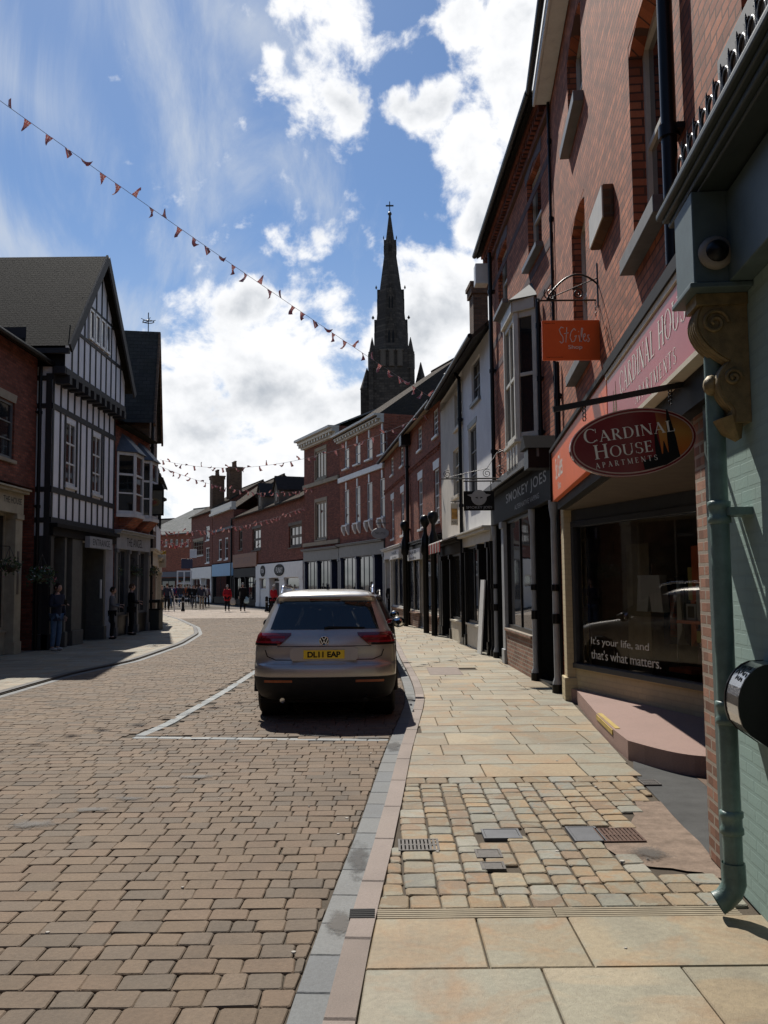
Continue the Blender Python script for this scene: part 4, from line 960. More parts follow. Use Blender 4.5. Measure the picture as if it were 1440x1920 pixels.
for z in (1.02, 2.05, .47): dp.lathe([(r_, z-.06), (r_*1.22, z-.055), (r_*1.22, z-.03), (r_*1.08, z-.02), (r_*1.08, z+.02), (r_*1.22, z+.03), (r_*1.22, z+.055), (r_, z+.06)], (up, yp, 0), 16)
dp.tube([(up, yp, .27), (up, yp, .17), (up, yp-.015, .13), (up, yp-.05, .09), (up, yp-.085, .07)], [r_*1.2, r_*1.25, r_*1.25, r_*1.2, r_*1.25], 16, cap=False)
for z in (1.02, 2.05): dp.box(up-.1, up+.1, yp+r_*.5, -.003, z-.02, z+.02)
dp.build('drainpipe', TEAL, ts)
# camera dome on the block's near side
cc = empty('security_camera', (N.A+N.d*(B1_+.0)-N.n*(-.185)).to_tuple(), N.th, 'round dome camera in a cream ring under the teal cornice', 'camera')
cc.location.z = 3.345
m = MB(); m.lathe([(.075, 0.0), (.086, .015), (.086, .03), (.066, .05), (.056, .052)], (0, 0, 0), 24, axis='x'); m.build('ring', paint('cream_plastic', (.24, .21, .165), .6), cc)
m = MB(); m.lathe([(.058, .045), (.052, .07), (.034, .088), (.001, .096)], (0, 0, 0), 20, axis='x'); m.build('dome', BLACK, cc)
# cigarette bin
cb = N.A+N.d*uD(4.32)
bn = empty('cigarette_bin', (cb.x, cb.y, 1.10), N.th, 'half-round steel cigarette bin with black ends on the teal wall', 'bin')
pr0 = [(-.006, .21)]+[(-.02-.175*math.sin(math.pi*i/12)**.8 if 0 < i < 12 else -.02, .205*math.cos(math.pi*i/12)) for i in range(13)]+[(-.006, -.21)]
pr = [(-.006, .20)]+[(-.04-.16*math.sin(math.pi*(i+1)/14), .20*math.cos(math.pi*(i+1)/14)+.0) for i in range(9)]+[(-.15, -.13), (-.05, -.20), (-.006, -.20)]
m = MB(); m.prism(pr, -.11, .10, 'x', sm=False); m.build('drum', STEEL, bn, bevel=.003)
m = MB(); m.prism([(a*1.01-.003, b*1.01) for a, b in pr], .101, .114, 'x'); m.prism([(a*1.01-.003, b*1.01) for a, b in pr], -.124, -.111, 'x'); m.build('end_plate', BLACK, bn)
m = MB()
for (dx, k_) in ((-.04, 1.5), (.03, 1.4), (-.06, 2.3), (0, 2.2), (.055, 2.4), (-.02, 3.0), (.035, 3.1)):
    an = math.pi*(k_+1)/14; cy_, cz_ = -.04-.16*math.sin(an), .20*math.cos(an); nv = Vector((0, -math.sin(an), math.cos(an))).normalized(); tv = Vector((0, nv.z, -nv.y))
    m.face([Vector((dx, cy_, cz_))+nv*.004+Vector((1, 0, 0))*.013*math.cos(j*math.pi/5)+tv*.013*math.sin(j*math.pi/5) for j in range(10)])
m.build('stub_holes', BLACK_M, bn)
# --- hanging signs on the near building
XW = lambda D: 1.95+.088*(D-5.2)
hs = empty('hanging_sign', (XW(9.2), 9.2, 0), 0, 'square orange charity shop sign hanging from a scrolled iron bracket', 'sign')
def rel(px, py, D, base): q = P(px, py, D)-Vector(base); return q
bs = (XW(9.2), 9.2, 0)
q = [rel(x, y, 9.2, bs) for x, y in ((1015, 605), (1135, 597), (1138, 674), (1018, 677))]
x0, x1, z0, z1 = (q[0].x+q[3].x)/2, (q[1].x+q[2].x)/2, (q[2].z+q[3].z)/2, (q[0].z+q[1].z)/2
m = MB(); m.box(x0, x1, -.015, .015, z0, z1); bo = m.build('board', ORANGE, hs, bevel=.003)
scr = [(-.30, .62), (-.36, .80), (-.42, .88), (-.50, .80), (-.42, .66), (-.34, .55), (-.36, .42), (-.46, .30), (-.56, .36)]
def stroke(pts, wd, mat, parent, off=-.0165, name='lettering'):
    mb_ = MB()
    for i, (a, b) in enumerate(zip(pts, pts[1:])): mb_.bar((a[0], off-.0003*(i % 5), a[1]), (b[0], off-.0003*(i % 5), b[1]), wd, wd*.8, up=(0, 1, 0))
    return mb_
W_, H_ = x1-x0, z1-z0
def sg(pts): return [(x0+a*W_, z0+b*H_) for a, b in pts]
mm = MB()
for pts in ([(.335, .80), (.30, .83), (.265, .76), (.285, .66), (.32, .58), (.325, .46), (.295, .42), (.27, .47)], [(.385, .82), (.365, .44)], [(.34, .66), (.41, .68)],
            [(.525, .74), (.495, .79), (.45, .70), (.43, .56), (.46, .45), (.50, .47), (.53, .60), (.50, .59), (.54, .61)], [(.57, .62), (.585, .45)], [(.565, .70), (.568, .72)],
            [(.605, .46), (.62, .66), (.635, .78), (.615, .80), (.605, .66), (.61, .45)], [(.64, .56), (.67, .60), (.665, .66), (.64, .62), (.64, .50), (.67, .46), (.695, .52)], [(.735, .62), (.71, .62), (.71, .56), (.735, .52), (.72, .45), (.695, .47)]):
    mm2 = sg(pts)
    for i, (a, b) in enumerate(zip(mm2, mm2[1:])): mm.bar((a[0], -.0175-.0002*(i % 4), a[1]), (b[0], -.0175-.0002*(i % 4), b[1]), .008, .003, up=(0, 1, 0))
mm.build('lettering', OFFW, bo)
text('Shop', W_*.22, H_*.13, lambda x, y, d: (x0+W_*.51+x, -.0165, z0+H_*.31+y), OFFW, bo, offset=.01)
text("People's care", W_*.16, H_*.035, lambda x, y, d: (x0+W_*.12+x, -.0165, z0+H_*.92+y), BLACK_M, bo); text("Registered charity", W_*.26, H_*.03, lambda x, y, d: (x0+W_*.19+x, -.0165, z0+H_*.07+y), BLACK_M, bo)
zb = rel(1080, 563, 9.2, bs).z; m = MB()
m.tube([(-.03, 0, zb), (rel(1008, 566, 9.2, bs).x, 0, zb)], .010, 8)
xa, xb = rel(1148, 520, 9.2, bs).x, rel(1015, 560, 9.2, bs).x
arch = []
for i in range(22):
    t_ = i/21; arch.append((-.0+(xb+.06)*t_, 0, zb+.02+.26*math.sin(math.pi*(.18+.82*t_))**.9 if i < 21 else zb+.01))
m.tube(arch, .011, 8); m.tube([(-.01, 0, zb+.24), (xb+.05, 0, zb+.01)], .006, 6)
for xc, rr, sd in ((xb+.10, .075, 1), (-.22, .065, -1)):
    m.tube([(xc+rr*(1-k_/30)*math.cos(sd*k_*.42+2.5), 0, zb+.075+rr*(1-k_/30)*math.sin(sd*k_*.42+2.5)) for k_ in range(24)], .007, 6)
m.tube([(0.0, 0, zb-.08), (0.0, 0, zb+.40)], .016, 6)
for xx_ in (x0+.1, x1-.1):
    for k_ in range(6): m.tube([(xx_+.008*math.cos(t_*math.pi/3)*(1 if k_ % 2 else .3), .008*math.cos(t_*math.pi/3)*(.3 if k_ % 2 else 1), z1+.02+(zb-z1-.02)*(k_+.5)/6+.022*math.sin(t_*math.pi/3)) for t_ in range(6)], .0035, 4, closed=True, cap=False)
m.build('bracket', IRON, hs)
# oval sign
OD = 5.45; bs = (XW(OD), OD, 0)
ov = empty('hanging_sign', bs, 0, 'oval dark red apartments sign with a thin pale border hanging over the passage', 'sign')
c_ = rel(1186, 830, OD, bs); ta = .135; rx_, rz_ = 120.5/FPX*OD, 64/FPX*OD
MO = Matrix.Translation((c_.x, 0, c_.z)) @ Matrix.Rotation(-ta, 4, 'Y')
ell = lambda k_, n=48: [(rx_*k_*math.cos(2*math.pi*i/n), rz_*(1-(1-k_)*rx_/rz_)*math.sin(2*math.pi*i/n)) for i in range(n)]
m = MB(); m.prism(ell(1.0), -.02, .02, 'y', M=MO); bo = m.build('board', MAROON, ov)
def ring(m, k0, k1, y, mi=0):
    a, b = ell(k0), ell(k1)
    for i in range(48):
        j = (i+1) % 48; m.face([MO @ Vector((p_[0], y, p_[1])) for p_ in (a[i], a[j], b[j], b[i])], mi)
m = MB(); ring(m, 1.0, .985, -.0212); ring(m, .955, .935, -.0212); m.build('border', paint('rose_gold_line', (.5, .33, .27), .4), bo)
# sunset picture on the right of the oval, with the dark spires
SUNS = NT('sunset_print'); tcx = SUNS.n('ShaderNodeSeparateXYZ'); SUNS.l(SUNS.obj(), tcx.inputs[0])
nzz = SUNS.noise(14, 4); gv = SUNS.rng(SUNS.math('ADD', tcx.outputs[2], SUNS.math('MULTIPLY', nzz, .08)), c_.z-rz_, c_.z+rz_*1.1)
rp = SUNS.n('ShaderNodeValToRGB'); SUNS.l(gv, rp.inputs[0]); e_ = rp.color_ramp; e_.elements[0].color = (.10, .03, .03, 1); e_.elements[1].color = (.19, .03, .022, 1); k_ = e_.elements.new(.45); k_.color = (.50, .13, .02, 1); k_ = e_.elements.new(.72); k_.color = (.45, .22, .05, 1)
SUNS.col(rp.outputs[0]); SUNS.b.inputs['Roughness'].default_value = .3
m = MB(); pts = [p_ for p_ in ell(.93, 96) if p_[0] > rx_*.36]; pts.sort(key=lambda p_: math.atan2(p_[1], p_[0])); m.face([MO @ Vector((p_[0], -.0208, p_[1])) for p_ in pts]); m.build('picture', SUNS.m, bo)
def sp_(m, xc, zb_, h, w): m.prism([(xc-w, zb_), (xc+w, zb_), (xc+w*.8, zb_+h*.42), (xc+w*.12, zb_+h), (xc-w*.12, zb_+h), (xc-w*.8, zb_+h*.42)], -.0222, -.0212, 'y', M=MO)
m = MB(); sp_(m, rx_*.60, -rz_*.62, rz_*1.45, rx_*.085); sp_(m, rx_*.36, -rz_*.72, rz_*1.0, rx_*.055); sp_(m, rx_*.47, -rz_*.7, rz_*.6, rx_*.05); m.prism([(rx_*.1, -rz_*.86), (rx_*.45, -rz_*.8), (rx_*.68, -rz_*.62), (rx_*.68, -rz_*.4), (rx_*.3, -rz_*.5), (rx_*.1, -rz_*.6)], -.0218, -.0211, 'y', M=MO); m.build('spire_picture', BLACK_M, bo)
tO = lambda xc, zc: (lambda x, y, d: MO @ Vector((xc+x, -.0225-d, zc+y)))
serif('CARDINAL', rx_*1.43, rz_*.42, tO(-.05*rx_, rz_*.36), OFFW, bo, firstbig=True); serif('HOUSE', rx_*.92, rz_*.42, tO(-.18*rx_, -rz_*.14), OFFW, bo, firstbig=True); serif('APARTMENTS', rx_*.98, rz_*.16, tO(-.16*rx_, -rz_*.54), OFFW, bo, track=.5)
m = MB(); a_ = rel(1037, 768, OD, bs); b_ = rel(1326, 712, OD, bs); m.bar(a_, b_, .022, .035)
for px_ in (1095, 1256):
    t_ = (px_-1037)/(1326-1037); p_ = a_.lerp(b_, t_)
    for k_ in range(4): m.tube([(p_.x+.010*math.cos(j*math.pi/3), .003, p_.z-.02-.025*k_+.016*math.sin(j*math.pi/3)) for j in range(6)], .004, 5, closed=True, cap=False)
m.box(b_.x-.0, b_.x+.02, -.05, .05, b_.z-.08, b_.z+.08); m.build('bracket', IRON, ov)
# --- second building: polychrome brick, canted bay over the black shop
Q2 = Fac((2.52, 20.3), (2.655, 13.32)); r2 = Q2.root('brick_building', 'second red brick building with a cream bay window over the black vape shop', 'building')
ZE2 = P(909, 467, 20.3).z-.1; a1_ = Q2.rect(989, 1015, 310, 482); a2_ = Q2.rect(934, 951, 462, 580)
ZS2 = Q2.z(980, 876, .2)
bu0, bu1 = Q2.u(944, 720, .32), Q2.u(1008, 720, 0); bz1, bz0 = Q2.z(1006, 575), Q2.z(1000, 826)
a3_ = (bu0+.15, bu1-.15, bz0+.1, bz1-.1)
mb = MB(); wall_front(mb, 0, Q2.L, ZS2, ZE2, [a1_, a2_, a3_], rev=.16); body(mb, Q2.L, ZE2, 9, ZE2+3.0, z0=0)
mb.face([(0, .6, 0), (Q2.L, .6, 0), (Q2.L, .6, ZS2), (0, .6, ZS2)])
mb.build('wall', BR_NEAR2, r2)
for o in (a1_, a2_):
    f = window(r2, o, 1, 2, .15, CREAM_W, GL, GREYP, None, fw=.06, sproj=.12)
    m = MB(); k = 8; w_ = o[1]-o[0]; m.prism([(o[0]-.1, o[3]-.02), (o[0]+w_/2, o[3]+.10), (o[1]+.1, o[3]-.02), (o[1]+.16, o[3]+.20), (o[0]+w_/2, o[3]+.36), (o[0]-.16, o[3]+.20)], -.012, .0); m.build('arch', paint('blue_brick', (.12, .085, .09), .8), f)
m = MB()
for z in (a1_[2]-.3, a1_[3]-.5, a2_[2]-1.1): m.box(0, Q2.L, -.006, .01, z, z+.14)
m.build('blue_brick_band', brick('blue_brick_courses', (.16, .085, .085), (.12, .07, .075), (.1, .07, .06)), r2)
m = MB()
for i in range(int(Q2.L/.16)): m.box(i*.16+.02, i*.16+.1, -.14, -.001, ZE2-.30, ZE2-.16)
m.box(0, Q2.L, -.18, -.002, ZE2-.158, ZE2+.02); m.box(0, Q2.L, -.06, -.003, ZE2-.42, ZE2-.302); m.build('dentil_cornice', BR_DARK, r2)
pitched(r2, Q2.L, ZE2+.05, ZE2+3.0, 9, T_SLATE, .28, 0, gut=BLACK)
m = MB(); B_ = .32; pts = [(bu0, 0), (bu0+B_*.6, -B_), (bu1-B_*.9, -B_), (bu1, 0)]
bay = []
for (p0, p1) in zip(pts, pts[1:]):
    d_ = Vector((p1[0]-p0[0], p1[1]-p0[1], 0)); ln = d_.length; d_.normalize(); n_ = Vector((d_.y, -d_.x, 0)); Mb = Matrix(((d_.x, -n_.x, 0, p0[0]), (d_.y, -n_.y, 0, p0[1]), (0, 0, 1, 0), (0, 0, 0, 1)))
    for q in ((0, .08, -.02, .05, bz0, bz1), (ln-.08, ln, -.02, .05, bz0, bz1), (.08, ln-.08, 0, .05, bz0, bz0+.1), (.08, ln-.08, 0, .05, bz1-.1, bz1), (.08, ln-.08, 0, .045, (bz0+bz1)/2-.03, (bz0+bz1)/2+.03), (0, ln, .0, .05, bz0-.5, bz0-.001), (-.01, ln+.01, -.05, .05, bz0-.06, bz0-.002), (-.0, ln+.0, -.06, .05, bz1+.002, bz1+.2), (.2*ln, .2*ln+.1, -.015, -.001, bz0-.42, bz0-.1), (.5*ln-.05, .5*ln+.05, -.015, -.001, bz0-.42, bz0-.1), (.8*ln-.1, .8*ln, -.015, -.001, bz0-.42, bz0-.1)): m.box(*q, 0, Mb)
    if ln > 1: m.box(ln/2-.03, ln/2+.03, .0, .046, bz0+.1, bz1-.1, 0, Mb)
    bay.append((Mb, ln))
bw = m.build('bay_window', CREAM_W, r2, bevel=.004)
m = MB()
for Mb, ln in bay: m.face([Mb @ Vector(q) for q in ((.05, .03, bz0), (ln-.05, .03, bz0), (ln-.05, .03, bz1), (.05, .03, bz1))])
m.build('pane', GL, bw)
m = MB(); e = [(p_[0]+(-.1 if i < 2 else .1), p_[1]-.1 if 0 < i < 3 else .0) for i, p_ in enumerate(pts)]; top = [(bu0+.3, 0, bz1+.55), (bu1-.3, 0, bz1+.55)]
ee = [(q[0], q[1], bz1+.205) for q in e]
m.face([ee[0], ee[1], top[0]]); m.face([ee[1], ee[2], top[1], top[0]]); m.face([ee[2], ee[3], top[1]]); m.face(ee); m.build('bay_roof', LEAD, bw)
pipe(r2, Q2.u(930, 700), ZS2, ZE2-.3, BLACK, .045, -.09); pipe(r2, Q2.u(1018, 690), ZS2, P(1018, 560, 14.3).z, BLACK, .035, -.06)
shopfront(r2, .1, Q2.L-.25, ZS2, [('col', 1), ('door', 4), ('pil', 1.2), ('win2', 11), ('col', 1), ('door', 5.5), ('col', 1)], BLACK, fasc=.72, riser=.75, riserm=BR_OLD, pilm=GREYL, fm2=BLACK_M, y=.06)
m = MB(); m.box(-.02, Q2.L-.05, -.32, -.285, ZS2-.08, ZS2+.05); m.build('lead_cornice', LEAD, r2)
ua, ub = Q2.u(948, 930, .09), Q2.u(1024, 930, .09)
text('SMOKEY JOES', ub-ua, .24, Q2.to3((ua+ub)/2, ZS2-.34, .0835), GREYL, r2, offset=.01, space=1.1)
text('ALTERNATIVE VAPING', (ub-ua)*.6, .09, Q2.to3((ua+ub)/2+.2, ZS2-.57, .0835), GREYL, r2)
m = MB(); a, b, c, d = Q2.rect(905, 921, 497, 540); m.box(.02, .34, -.36, -.06, P(912, 538, 20.2).z, P(912, 500, 20.2).z); m.build('alarm_box', WHITE, r2, bevel=.02)
chimney(r2, .5, 3.4, ZE2+.6, ZE2+3.6, .9, .7, BR_BROWN, 2)
ln = empty('wall_lantern', Q2.A+Q2.d*(Q2.L-.25)+Q2.n*.25, Q2.th, 'black box lantern with a pitched lid between the orange and black shopfronts', 'lantern'); ln.location.z = P(1030, 880, 14.).z-.05
m = MB(); m.box(-.17, .17, -.2, .2, 0, .3); m.build('case', BLACK, ln); m = MB(); m.prism([(-.24, .3), (.24, .3), (.03, .52), (-.03, .52)], -.25, .25); m.build('lid', BLACK_M, ln); m = MB(); m.bar((0, .2, .1), (0, .45, .3), .04); m.build('arm', IRON, ln)
# hanging sign with the grey goblin head
def hsign(px0, px1, py0, py1, D, name, label, mat, bar_y=None, Xw=None, th=.025, frame=None):
    p0, p1 = P(px0, py0, D), P(px1, py1, D); base = (Xw if Xw is not None else p1.x, D, 0); r_ = empty(name, base, 0, label, 'sign')
    x0, x1, z1, z0 = p0.x-base[0], p1.x-base[0], p0.z, p1.z; m = MB(); m.box(x0, x1, -th, th, z0, z1); b = m.build('board', mat, r_, bevel=.004)
    if frame: m = MB(); m.box(x0-.03, x1+.03, -th-.01, th+.01, z1+.001, z1+.05); m.box(x0-.03, x1+.03, -th-.01, th+.01, z0-.05, z0-.001); m.box(x0-.03, x0-.001, -th-.01, th+.01, z0, z1); m.box(x1+.001, x1+.03, -th-.01, th+.01, z0, z1); m.build('frame', frame, r_)
    if bar_y is not None:
        zb_ = P((px0+px1)/2, bar_y, D).z; m = MB(); e_ = 0 if Xw is None else (.0)
        far = x1 if abs(x1) < abs(x0) else x0; tip = x0 if far == x1 else x1
        m.tube([(0, 0, zb_), (tip, 0, zb_)], .014, 8); m.tube([(x0+.06, 0, zb_), (x0+.06, 0, z1)], .008, 6); m.tube([(x1-.06, 0, zb_), (x1-.06, 0, z1)], .008, 6); m.box(-.01, .01, -.04, .04, zb_-.1, zb_+.1); m.build('bracket', IRON, r_)
    return r_, b, (x0, x1, z0, z1)
xw2 = 2.655-.0193*3.7-.02
sj, bo, (x0, x1, z0, z1) = hsign(869, 927, 921, 957, 17.0, 'hanging_sign', 'black hanging sign with a round grey face on the vape shop', BLACK_M, 902, xw2)
xc = (x0+x1)/2; hh = z1-z0
m = MB(); m.lathe([(.14, -.03), (.15, -.027)], (xc, 0, z0+hh*.66), 20, axis='y'); m.prism([(xc-.14, z0+hh*.68), (xc-.23, z0+hh*.80), (xc-.12, z0+hh*.85)], -.03, -.0275); m.prism([(xc+.14, z0+hh*.68), (xc+.23, z0+hh*.80), (xc+.12, z0+hh*.85)], -.03, -.0275); m.build('emblem', GREYL, bo)
m = MB(); m.prism([(xc-.08, z0+hh*.66), (xc-.02, z0+hh*.6), (xc-.03, z0+hh*.7)], -.033, -.0305); m.prism([(xc+.08, z0+hh*.66), (xc+.02, z0+hh*.6), (xc+.03, z0+hh*.7)], -.033, -.0305); m.build('eyes', BLACK, bo)
text('SMOKEY JOES', .5, .06, lambda x, y, d: (xc+x, -.0275, z0+hh*.14+y), GREYL, bo)
sb = empty('scroll_bracket', (xw2-.02, 17.4, 0), 0, 'fine scrolled iron bracket standing out from the wall above the grey-faced sign', 'bracket')
q_ = P(917, 897, 17.4); zb_ = q_.z; xl_ = P(829, 896, 17.4).x-xw2; m = MB(); m.tube([(0, 0, zb_), (xl_, 0, zb_)], .014, 6); m.tube([(-.05, 0, zb_), (-.05, 0, zb_+.62)], .014, 6)
for cx0, cz0, rr in ((-.2, .48, .10), (-.22, .14, .12), (-.5, .1, .09), (xl_+.12, .09, .08)): m.tube([(cx0+rr*(1-k/34)*math.cos(k*.4+1), 0, zb_+cz0+rr*(1-k/34)*math.sin(k*.4+1)) for k in range(28)], .007, 5)
m.tube([(-.05, 0, zb_+.6), (-.3, 0, zb_+.5), (-.5, 0, zb_+.2), (xl_+.1, 0, zb_+.02)], .008, 5); m.build('ironwork', IRON, sb)
# --- white and cream rendered building
Q3 = Fac((1.90, 29.0), (2.515, 20.32)); 
um = Q3.u(869, 850); LW = Q3.L; ZE3 = (P(925, 600, 20.4).z)
r3 = Q3.root('rendered_building', 'white and cream rendered building with dark overhanging eaves and a chimney', 'building')
zS3 = Q3.z(900, 992, .1)
ow = [Q3.rect(884, 900, 673, 752), Q3.rect(879, 894, 798, 935), Q3.rect(852, 866, 731, 800), Q3.rect(850, 861, 841, 930)]
ow = [o if o[1]-o[0] > .4 else (o[0], o[0]+.8, o[2], o[3]) for o in ow]
zEW = Q3.z(900, 652); zEC = zEW-.35
print('W', [tuple(round(x, 2) for x in o) for o in ow], um, LW, zEW, zS3, ZE3)
ZE3 = max(ow[0][3]+.25, zEW)
mb = MB(); wall_front(mb, um, LW, zS3, ZE3, [o for o in ow if (o[0]+o[1])/2 > um], rev=.12); body(mb, LW, ZE3, 7, ZE3+2.6)
mb.face([(0, .6, 0), (LW, .6, 0), (LW, .6, zS3), (0, .6, zS3)]); mb.build('wall', RENDER_W, r3)
mb = MB(); wall_front(mb, 0, um-.003, zS3, ZE3-.3, [o for o in ow if (o[0]+o[1])/2 < um], rev=.12); mb.face([(0, -.003, ZE3-.3), (um, -.003, ZE3-.3), (um, .2, ZE3-.3), (0, .2, ZE3-.3)]); mb.build('cream_wall', RENDER_C, r3)
for i, o in enumerate(ow): window(r3, o, 2, 3, .11, GREYP if i < 2 else CREAM_W, GL, GREYP if i < 2 else CREAM, GREYP if i == 1 else None, fw=.05, meet=False, lh=.14)
rr_ = pitched(r3, LW, ZE3+.05, ZE3+3.2, 7, T_CLAY, .42, .0, TIMBER_B, gut=BLACK)
_c = P(897, 560, 26.5); _u, _y = Q3.w2l(_c.x, _c.y); chimney(r3, _u, _y, ZE3-.2, P(897, 536, 26.5).z, .7, .45, BR_BROWN, 0)
pipe(r3, um, 0.2, ZE3-.2, BLACK, .05, -.09); m = MB(); m.tube([(um, -.09, ZE3-.25), (um-.1, -.2, ZE3-.05), (um-.5, -.42, ZE3-.03)], .05, 8); m.build('swan_neck', BLACK, r3)
shopfront(r3, um+.05, LW-.02, zS3, [('pil', .8), ('win2', 6), ('pil', .6), ('door', 3.2), ('pil', .5), ('blank', .8), ('col', .7)], BLACK, fasc=.34, riser=.62, riserm=CREAM_W, pilm=BLACK, fm2=CREAM_W, y=.06)
shopfront(r3, .02, um-.1, zS3-.05, [('pil', .5), ('door', 3), ('pil', .4), ('win', 4), ('pil', .5)], BLACK, fasc=.4, riser=.6, riserm=CREAM, pilm=BLACK, fm2=BLACK_M, y=.05)
m = MB()
for i in range(9): x = um-3.2+i*.3; m.prism([(x, zS3-.12), (x+.15, zS3-.12), (x+.13, zS3-.42), (x+.02, zS3-.42)], -.62, -.6, mi=i % 2)
m.prism([(-.0, zS3+.1), (-.6, zS3-.1), (-.62, zS3-.14), (-.0, zS3+.06)], um-3.3, um-.2, 'x', 1); m.build('awning', [paint('red_valance', (.45, .05, .04), .8), paint('pale_valance', (.6, .55, .5), .8)], r3)
wb = empty('white_board', Q3.A+Q3.d*(LW-.9)+Q3.n*.22, Q3.th, 'tall narrow white board leaning by the black shop entrance', 'board')
m = MB(); m.bar((0, 0, 0), (0, .12, 1.75), .5, .03, up=(0, 1, 0)); m.build('panel', WHITE, wb)
# hanging sign with a coloured panel on the cream wall
sg2, bo, (x0, x1, z0, z1) = hsign(845, 859, 944, 985, 25.2, 'hanging_sign', 'small upright sign with a yellow and red picture on the cream wall', CREAM, 940, 2.17)
m = MB(); m.box(x0+.02, x1-.02, -.03, -.0255, z0+.18, z1-.15); m.build('picture', paint('yellow_red_picture', (.55, .28, .06), .6, 0, .6, 9), bo); text('MUSIC', (x1-x0)*.8, .09, lambda x, y, d: ((x0+x1)/2+x, -.0262, z0+.09+y), BLACK_M, bo)
# --- georgian brick building with white windows
Q4 = Fac((.05, 44.4), (1.895, 29.02)); r4 = Q4.root('brick_building', 'Georgian brick building with white sash windows above shops with ball finials', 'building')
ZE4 = P(815, 748, 29.2).z; zS4 = Q4.z(790, 1010)
g = [((1120, 1165), (345, 625), (895, 1250)), ((985, 1045), (460, 725), (930, 1410)), ((845, 897), (590, 830), (1040, 1380)), ((782, 802), (680, 870), (1090, 1400))]
C4 = lambda x, y: (550+x/4.267, 680+y/4.267)
o4 = []
for (xa, xb), (ta, tb), (la, lb_) in g:
    for (t0, t1) in ((ta, tb), (la, lb_)):
        a, b = C4(xa, t0), C4(xb, t1); o = Q4.rect(a[0], b[0], a[1], b[1]); o4.append(o)
o4 = [(o[0], o[1], max(o[2], zS4+.2), min(o[3], ZE4-.2)) for o in o4]
print('G', [tuple(round(x, 2) for x in o) for o in o4], Q4.L, ZE4, zS4)
for i in range(0, 8, 2):
    u_ = (o4[i][0]+o4[i][1]+o4[i+1][0]+o4[i+1][1])/4; zt1, zt0 = sum(o[3] for o in o4[0::2])/4, sum(o[2] for o in o4[0::2])/4; zl1, zl0 = sum(o[3] for o in o4[1::2])/4, max(sum(o[2] for o in o4[1::2])/4, zS4+.3)
    o4[i] = (u_-.48, u_+.48, zt0, zt1); o4[i+1] = (u_-.48, u_+.48, zl0, zl1)
ZE4 = max(ZE4, o4[0][3]+.2)
mb = MB(); wall_front(mb, 0, Q4.L, zS4, ZE4, o4, rev=.12); body(mb, Q4.L, ZE4, 8); mb.face([(0, .6, 0), (Q4.L, .6, 0), (Q4.L, .6, zS4), (0, .6, zS4)]); mb.build('wall', BR_GEO, r4)
for i, o in enumerate(o4): window(r4, o, 2, 4, .09, WHITE, GL, WHITE, WHITE if i % 2 else None, fw=.06, lh=.3)
m = MB()
for i in range(int(Q4.L/.22)): m.box(i*.22, i*.22+.11, -.05, -.001, (o4[0][2]+o4[1][3])/2+.04*(i % 2), (o4[0][2]+o4[1][3])/2+.10+.04*(i % 2))
m.box(0, Q4.L, -.06, -.002, (o4[0][2]+o4[1][3])/2+.15, (o4[0][2]+o4[1][3])/2+.22); m.build('string_course', BR_GEO, r4)
pitched(r4, Q4.L, ZE4+.05, ZE4+2.6, 8, T_CLAY, .32, 0, CREAM, gut=BLACK, hip=(3.0, 0))
pipe(r4, Q4.u(768, 900), 0, ZE4-.1, BLACK, .07, -.1, hopper=False); m = MB(); m.box(Q4.u(768, 820)-.3, Q4.u(768, 820)+.3, -.4, -.03, ZE4-.55, ZE4-.1); m.build('hopper', BLACK, r4)
L4 = Q4.L
shopfront(r4, 0.05, L4*.46, zS4, [('pil', .7), ('door', 3), ('pil', .7), ('win2', 7), ('pil', .7)], WHITE, fasc=.5, riser=.6, riserm=BR_OLD, pilm=CREAM_W, fm2=WHITE, y=.05)
shopfront(r4, L4*.46+.02, L4-.05, zS4-.1, [('pil', .8), ('win2', 6), ('door', 2.2), ('win2', 6), ('pil', .8)], CREAM_W, fasc=.5, riser=.55, riserm=BR_OLD, pilm=BLACK, fm2=BLACK, y=.05)
for k, (px_, py_) in enumerate(((759, 1002), (797, 992), (812, 985))):
    uu = Q4.u(px_, py_, .35); zz_ = Q4.z(px_, py_-22, .35); m = MB()
    m.lathe([(.10, 0), (.10, zz_-1.3), (.16, zz_-1.2), (.14, zz_-.75), (.07, zz_-.55), (.06, zz_-.35), (.15, zz_-.22), (.19, zz_-.1), (.15, zz_+.04), (.001, zz_+.09)], (uu, -.35, 0), 14); m.build('finial_column', BLACK, r4, bevel=0)
for (a, b, y0, y1, n_) in ((732, 748, 1032, 1048, 0), (763, 788, 1030, 1050, 1)):
    o = Q4.rect(a, b, y0, y1, .2); m = MB(); m.box(o[0], o[1], -.22, -.09, o[2], o[3]); bd = m.build('sign_board', WHITE, r4); text('HAIR', (o[1]-o[0])*.5, .14, Q4.to3((o[0]+o[1])/2, (o[2]+o[3])/2+.08, .2225), BLACK_M, bd); text('studio', (o[1]-o[0])*.5, .1, Q4.to3((o[0]+o[1])/2, (o[2]+o[3])/2-.12, .2225), BLACK_M, bd)
rs = empty('round_sign', (0, 0, 0), 0, 'small grey oval sign on a bracket over the pavement beyond the sash windows', 'sign'); p_ = P(713, 1000, 43); rs.location = p_
m = MB(); m.lathe([(.42, -.03), (.44, 0), (.42, .03)], (0, 0, 0), 24, axis='y', M=Matrix.Diagonal((1, 1, .62))); m.build('board', GREYL, rs); m = MB(); m.tube([(-.2, 0, .3), (-.2, 0, .5), (.6, 0, .5)], .02, 6); m.tube([(.2, 0, .27), (.2, 0, .5)], .01, 6); m.build('bracket', IRON, rs); text('THE LITTLE', .5, .1, lambda x, y, d: (x, -.032, y), BLACK_M, rs)
